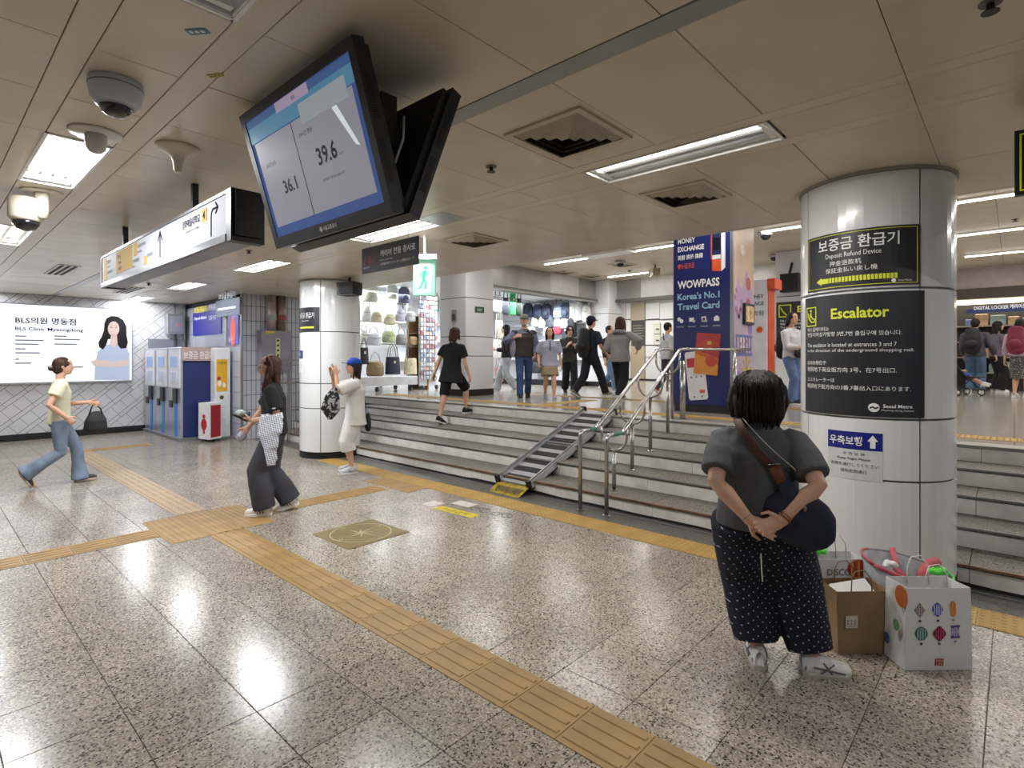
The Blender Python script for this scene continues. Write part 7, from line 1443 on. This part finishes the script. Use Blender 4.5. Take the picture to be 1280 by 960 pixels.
r3 = empty('green_pouch', G_(wg * .9, .08, .38), 'neon green folded pouch inside the open grey bag', 'pouch'); m = MB(); [m.ell(G_(wg * (.72 + .07 * q), .06, .385 + .008 * (q % 2)), (.04, .03, .02), 8) for q in range(4)]; put('cloth', remesh(m, .007, 1, .003, .03, 'cloth', green), r3)
# ================================================================ BAG SHOPS
def handbag(c, w_, h, col, style, label, grp, ux=(1, 0, 0), name='handbag', cat='handbag'):
    c = Vector(c); ux = Vector(ux).normalized(); n = ux.cross(Vector((0, 0, 1))); r = empty(name, c, label, cat, grp); Q = lambda x, y, z: c + ux * x + n * y + Vector((0, 0, z)); mt = M(col, .6, 0, .12, 14)
    t = w_ * .22; m = MB()
    prof = {'tote': [(-.5, .46), (-.46, .5), (0, .48), (.46, .44), (.5, .42)], 'hobo': [(-.5, .34), (-.4, .46), (-.1, .5), (.3, .36), (.5, .16)], 'duffel': [(-.5, .40), (-.4, .49), (0, .5), (.35, .44), (.5, .3)], 'pack': [(-.5, .4), (-.42, .5), (0, .5), (.35, .44), (.5, .22)]}[style]
    m.sweep([Q(0, 0, z * h) for z, x in prof], [(x * w_, t * (.5 + x) if style != 'tote' else t * .8) for z, x in prof], 12, ref=ux, round_cap=False); m.build('body', mt, r, True)
    dk = M('#3a332c' if random.random() < .4 else col, .5, 0, .05); hb = h * random.uniform(.55, .85) if style != 'pack' else h * .15
    for y in ((-t * .5, t * .5) if style == 'tote' else (0,)):
        MB().sweep([Q(-.30 * w_, y, h * .42), Q(-.2 * w_, y, h * .5 + hb * .6), Q(0, y, h * .5 + hb), Q(.2 * w_, y, h * .5 + hb * .6), Q(.30 * w_, y, h * .42)], .008 if style != 'hobo' else .013, 6).build('handle', dk, r, True)
    if style in ('duffel', 'hobo'): m = MB(); m.sweep([Q(-.36 * w_, t * .9, h * .12), Q(0, t * 1.1, h * .05), Q(.36 * w_, t * .9, h * .12)], .006, 6); m.build('zip', M('#77726a', .4, .5), r)
    if style == 'pack': MB().ell(Q(0, t * .95, -h * .18), (w_ * .32, t * .35, h * .24), 10, 0, Matrix((ux, n, (0, 0, 1))).transposed()).build('pocket', mt, r, True)
    if style == 'tote': m = MB(); m.obox(Q(0, t * .85, h * .2), (.05, .01, .06), Matrix((ux, n, (0, 0, 1))).transposed()); m.build('tag', M('#d9cdb6', .5), r)
    return r
random.seed(21)
YB = 11.75
rows = [('top', [(412, 371, '#7a6a58', 'pack', .34, .42), (427, 369, '#5d7458', 'pack', .42, .40), (441, 366, '#8d9c80', 'duffel', .36, .34), (463, 368, '#c9cbb8', 'duffel', .44, .38), (490, 365, '#cfd2c6', 'pack', .34, .36), (505, 369, '#5d6680', 'pack', .36, .42)]),
        ('second', [(412, 392, '#cfcdc8', 'hobo', .3, .34), (458, 392, '#d8d6d0', 'hobo', .30, .40), (471, 396, '#d0c7a6', 'duffel', .32, .26), (487, 399, '#cbc5a8', 'duffel', .36, .28), (500, 393, '#b9b6c8', 'hobo', .34, .34), (513, 396, '#b8b9bb', 'duffel', .34, .26)]),
        ('third', [(455, 420, '#dad8d4', 'hobo', .26, .32), (467, 424, '#c9cbd0', 'duffel', .46, .30), (486, 421, '#a9b58a', 'duffel', .40, .30), (502, 424, '#8d8b88', 'duffel', .36, .26), (517, 426, '#b89a72', 'duffel', .30, .22)]),
        ('bottom', [(455, 445, '#2c2a2c', 'tote', .26, .40), (469, 461, '#8a7350', 'duffel', .50, .36), (491, 457, '#20243a', 'tote', .46, .44), (513, 458, '#cfc3a2', 'tote', .42, .42)])]
CN = {'#7a6a58': 'brown', '#5d7458': 'green', '#8d9c80': 'sage', '#c9cbb8': 'pale olive', '#cfd2c6': 'off-white', '#5d6680': 'slate blue', '#cfcdc8': 'light grey', '#d8d6d0': 'white', '#d0c7a6': 'cream', '#cbc5a8': 'beige', '#b9b6c8': 'lavender', '#b8b9bb': 'grey', '#dad8d4': 'white', '#c9cbd0': 'silver', '#a9b58a': 'light green', '#8d8b88': 'dark grey', '#b89a72': 'tan', '#2c2a2c': 'black', '#8a7350': 'woven brown', '#20243a': 'navy', '#cfc3a2': 'cream'}
for rn, items in rows:
    for i, (px, py, col, stl, w_, h_) in enumerate(items):
        if px < 448: continue
        c = onY(px, py, YB - (.25 if rn == 'bottom' else 0)); handbag(c, w_, h_, col, stl, '%s %s in the %s row of the bag stall behind the blue cap' % (CN[col], {'pack': 'backpack', 'duffel': 'shoulder bag', 'hobo': 'slouchy bag', 'tote': 'tote bag'}[stl], rn), 'bags on the left stall')
ST_ = empty('bag_stall', (7.9, 11.9, PZ), 'wheeled bag stall with hanging rods and a white base shelf', 'stall')
a = onY(440, 486, 11.35); b = onY(522, 474, 11.35); MB().bevbox((a.x - .2, 11.35, PZ + .16), (b.x, 12.2, PZ + .38), .01).build('base_shelf', M('#c9cacd', .4), ST_)
for x in (a.x + .3, a.x + .75, b.x - .15):
    for y in (11.45, 12.1): MB().cyl((x - .02, y, PZ + .07), (x + .02, y, PZ + .07), .065, 12).build('caster', M('#6a6b70', .4, .3), ST_)
for z in (1.95, 2.5, 3.0): MB().cyl((a.x - .2, YB + .02, z), (b.x, YB + .02, z), .014, 6).build('rod', STEEL, ST_)
for x in (a.x - .15, b.x - .02): MB().box((x - .02, YB, PZ + .38), (x + .02, YB + .04, 3.3)).build('upright', STEEL, ST_)
MB().box((a.x - .2, 12.2, PZ + .3), (b.x, 12.25, 3.35)).build('back_board', M('#dfe1e4', .5), ST_)
pw_ = onY(525, 430, 11.8); r = empty('wooden_shelf', (pw_.x, 11.9, PZ), 'narrow brown wooden shelf unit between bags and accessory rack', 'shelf'); MB().box((pw_.x - .22, 12.0, PZ), (pw_.x + .12, 12.04, 2.75)).build('back_board', M('#7a5a3c', .6), r); MB().box((pw_.x + .1, 11.6, PZ), (pw_.x + .14, 12.04, 2.8)).build('side_panel', M('#8a6a48', .6), r)
for z in (1.2, 1.55, 1.9, 2.25, 2.7): MB().box((pw_.x - .22, 11.7, z), (pw_.x + .12, 12.0, z + .02)).build('shelf_board', M('#8a6a48', .6), r)
# accessory rack
ra = onY(528, 486, 11.5); rb = onY(549, 386, 11.5); AR = empty('accessory_rack', ((ra.x + rb.x) / 2, 11.6, PZ), 'tall wheeled rack packed with small coloured accessories beside the bags', 'display rack')
MB().box((ra.x, 11.62, PZ + .1), (rb.x, 11.66, 2.9)).build('grid_panel', M('#c9c9ce', .4), AR)
for x in (ra.x + .05, rb.x - .05): MB().cyl((x - .02, 11.55, PZ + .06), (x + .02, 11.55, PZ + .06), .06, 10).build('caster', M('#55565a', .4), AR)
random.seed(9); pal = ['#b8c4d8', '#d8ccd0', '#a3afc4', '#cfb0b0', '#ddd6bc', '#b8c8c0', '#7f8cab', '#d3b4b8', '#e8e4dc', '#a86a6c']; nx, nz = 6, 20
mi = MB(); mats = [M(c, .5, 0, .2, 30) for c in pal]
n_ = 0
for i in range(nx):
    for j in range(nz):
        x = ra.x + (rb.x - ra.x) * (i + .5) / nx; z = PZ + .28 + j * .118; w2 = (rb.x - ra.x) / nx * .38; m = MB().box((x - w2, 11.57, z), (x + w2, 11.62, z + .085)); 
        o = m.build('accessory', mats[random.randrange(10)], AR); n_ += 1
# small shop goods above rack
for k, (px, py, col) in enumerate(((533, 385, '#7a8490'), (545, 382, '#4c7a6a'), (541, 405, '#e6b58a'))):
    c = onY(px, py, 12.4); handbag(c, .22, .34, col, 'tote', ['grey small tote hanging over the accessory rack', 'dark green small tote hanging over the accessory rack', 'orange pouch in the lit shop behind the accessory rack'][k], 'bags over the accessory rack')
# big shop
BS = empty('shop_shelving', (11.5, 12.6, PZ), 'white wall shelving with hanging rails at the back of the big bag shop', 'shelving')
for z in (1.5, 2.1, 2.62): MB().box((9.2, 13.2, z), (13.7, 13.59, z + .035)).build('shelf_board', M('#dfe2e6', .4), BS); MB().box((13.72, 9.5, z + .05), (14.09, 13.1, z + .085)).build('shelf_board', M('#dfe2e6', .4), BS)
for x in (9.2, 10.7, 12.3, 13.65): MB().box((x, 13.5, PZ), (x + .04, 13.59, 3.4)).build('upright', M('#cfd2d6', .4), BS)
for z in (3.25, 2.85, 2.4, 1.7): MB().cyl((13.66, 9.5, z), (13.66, 13.1, z), .014, 6).build('rail', STEEL, BS)
for z in (3.3,): MB().cyl((9.2, 10.62, z), (12.6, 10.62, z), .014, 6).build('rail', STEEL, BS)
random.seed(31); words_ = {}
shop = [(622, 379, '#e4e6e8', 'hobo', .34, .5), (632, 383, '#3a3d4a', 'hobo', .30, .46), (641, 380, '#3fae62', 'tote', .26, .62), (649, 384, '#2a3a30', 'hobo', .26, .5), (660, 388, '#2c3652', 'pack', .42, .46), (672, 389, '#39415c', 'pack', .40, .44), (683, 389, '#2e3448', 'pack', .40, .48), (699, 389, '#9fb0c4', 'duffel', .46, .42), (707, 388, '#43506a', 'pack', .42, .48), (716, 391, '#e0e2e4', 'tote', .32, .6), (724, 388, '#d4d6d8', 'tote', .30, .62), (733, 391, '#e8e8e6', 'hobo', .34, .55),
        (668, 402, '#e4e8dc', 'hobo', .30, .34), (677, 403, '#dcdccf', 'hobo', .30, .36), (688, 402, '#4b5162', 'hobo', .32, .40), (697, 403, '#dfe0e4', 'hobo', .32, .36), (706, 404, '#c6d0dc', 'duffel', .34, .32),
        (664, 414, '#d8dce0', 'duffel', .36, .3), (684, 415, '#c9d0cc', 'duffel', .36, .3), (697, 412, '#c0405a', 'duffel', .34, .3), (708, 416, '#39404e', 'tote', .34, .4), (715, 409, '#20222a', 'pack', .34, .6),
        (624, 412, '#cfcac0', 'tote', .30, .5), (622, 436, '#e6e4e2', 'tote', .34, .5), (668, 432, '#30333c', 'duffel', .44, .34), (674, 446, '#24262c', 'duffel', .46, .34), (670, 460, '#3a3a40', 'duffel', .46, .34), (624, 468, '#a86a58', 'tote', .34, .4), (652, 462, '#d4d4c8', 'tote', .30, .4)]
cname = lambda c: {'e': 'white', 'd': 'off-white', 'c': 'pale grey', '3': 'dark', '2': 'black-blue', '9': 'pale blue', '4': 'slate', 'a': 'rust'}.get(c[1], 'plain')
pos_w = ['at the left end of', 'second in', 'third in', 'fourth in', 'fifth in', 'sixth in', 'seventh in', 'eighth in', 'ninth in', 'tenth in', 'eleventh in', 'at the right end of']
for i, (px, py, col, stl, w_, h_) in enumerate(shop):
    grp = 0 if i < 12 else 1 if i < 17 else 2 if i < 22 else 3; st0 = (0, 12, 17, 22)[grp]; side = px > 655; c = onX(px, py, 13.62) if side else onY(px, py, 10.6)
    handbag(c, w_, h_, col, stl, '%s %s %s the %s row of the big bag shop' % (cname(col) if col not in ('#3fae62', '#c0405a') else {'#3fae62': 'bright green', '#c0405a': 'red-pink'}[col], {'pack': 'backpack', 'duffel': 'bag', 'hobo': 'slouchy bag', 'tote': 'tote'}[stl], pos_w[i - st0], ('top', 'second', 'third', 'lowest')[grp]), 'bags in the big shop', ux=(0, -1, 0) if side else (1, 0, 0))
r = empty('display_table', (11.2, 10.3, PZ), 'low black display table edge at the big bag shop entrance', 'table'); MB().box((13.3, 9.5, PZ), (13.7, 13.0, PZ + .16)).build('table_base', M('#1c1c1e', .5), r)
# ================================================================ FAR BACKDROP OF THE CONCOURSE
# corner panels, tan column, elevator wall
XE = 18.9
def wallpanel(nm, pa, pb, X, col, dep=.03, par=WF, rough=.35):
    a = onX(*pa, X); b = onX(*pb, X); y0, y1 = min(a.y, b.y), max(a.y, b.y); z0, z1 = min(a.z, b.z), max(a.z, b.z); return MB().bevbox((X - dep, y0, max(z0, PZ)), (X, y1, z1), .0).build(nm, M(col, rough, 0, .03, 1.5), par)
for (x0, x1, col) in ((764, 774, '#cfc0c6'), (774, 783, '#d8c9cc'), (783, 789, '#e3e6e4'), (807, 825, '#dfe0e0'), (825, 842, '#e2e3e2')):
    for (y0, y1) in ((378, 399), (400, 431), (432, 446), (447, 474)): wallpanel('wall_panel', (x0 + .25, y1), (x1 - .25, y0), XE, col)
for (y0, y1) in ((378, 474),): wallpanel('tan_panel', (789.5, y1), (806.5, y0), XE, '#b3a48c', .06)
wallpanel('base_band', (764, 480), (842, 474.5), XE, '#17171a', .07)
r = empty('wall_notice', (18.8, 9, 2), 'dark grey notice board on the tan wall column behind the stair rails', 'notice'); o = wallpanel('board', (790, 432), (806, 400), XE - .06, '#4a4844', .03, r)
f = plane_fn(onX(790, 432, XE - .095), (0, -1, 0)); m = MB()
for q in range(7): rect(m, f, .05, .15 + .1 * q, .42 + .05 * (q % 3), .17 + .1 * q, 0, .004)
m.build('print', M('#a8a49a', .6), r, kind='stuff')
for k, (ya_, yb_) in enumerate(((404, 417), (418, 431))):
    r = empty('wall_box', (18.8, 8, 2), ['upper cream wall box in the far white wall', 'lower cream wall box in the far white wall'][k], 'utility box'); wallpanel('box', (818, yb_), (826, ya_), XE - .03, '#cfccc0', .08, r); wallpanel('slot', (820, (ya_ + yb_) / 2 + 2), (824, (ya_ + yb_) / 2), XE - .11, '#55544e', .01, r)
r = empty('hanging_device', W(787, 12, 3.6), 'yellowish exit lamp hanging by a rod from the upper ceiling', 'ceiling lamp'); c = onX(819, 338, 12.4); MB().cyl((c.x, c.y, c.z), (c.x, c.y, UP), .02, 6).build('rod', BLACK, r); MB().obox((c.x, c.y, c.z - .05), (.18, .26, .17), R_).build('lamp_body', M('#a89a6a', .4, 0, .3, 20), r)
# far right shop
r = empty('shop_sign', (18.2, -1, 3), 'navy shop sign with white lettering above the far right shop', 'sign'); a = onX(1208, 392, 18.2); b = onX(1300, 383, 18.2); MB().box((18.16, b.y, a.z), (18.22, a.y, b.z)).build('board', M('#2c3a6c', .4, 0, 0, emit=.2), r)
f = plane_fn((18.16, a.y, a.z), (0, -1, 0)); m = MB(); words(m, 'DIGITAL LOCKER 캐리어보관', f, .15, .07, w=a.y - b.y - .3, h=.11, bold=.02, d=.01); m.build('lettering', M('#dfe2ee', .5, 0, 0, emit=.4), r)
random.seed(77); FS = empty('shop_display', (18.7, 0, PZ), 'dark shelves with small goods in the far right shop', 'shelving'); MB().box((18.8, -4.5, PZ), (18.95, 3.2, 3.0)).build('back_board', M('#3a3634', .6), FS)
for z in (1.2, 1.6, 2.0, 2.4): MB().box((18.45, -4.5, z), (18.8, 3.2, z + .03)).build('shelf_board', M('#a59a8a', .5), FS)
gm = [M(c, .5, 0, .2, 20) for c in ('#b8c4b0', '#d8d0c0', '#6f7fa8', '#c0a080', '#2c2a30', '#8fa8a0', '#b86a6a')]
for j, z in enumerate((1.23, 1.63, 2.03, 2.43)):
    y = 1.2
    while y > -3.2:
        w2 = random.uniform(.12, .3); h2 = random.uniform(.12, .3)
        if pj(18.5, y, z)[0] > 1196: MB().bevbox((18.5, y - w2, z), (18.5 + .2, y, z + h2), .02).build('goods', gm[random.randrange(7)], FS)
        y -= w2 + .04
r = empty('vending_unit', (18.4, 3, PZ), 'yellow-lit ticket unit seen between the orange kiosk and the far pillar', 'kiosk'); a = onX(957, 412, 16); b = onX(968, 350, 16); MB().box((16, b.y, PZ), (16.4, a.y, b.z)).build('cabinet', M('#b8a98a', .5), r); a2 = onX(958, 384, 15.98); b2 = onX(967, 372, 15.98); MB().box((15.95, b2.y, a2.z), (16, a2.y, b2.z)).build('lit_panel', M('#d8b83a', .4, 0, 0, emit=.6), r)
tag(FL, cat=None)
for o in list(sc.objects):
    if o.get('label') and len(o['label'].split()) > 16: print('LONG', o['label'])
bpy.data.scenes.remove(TMP)
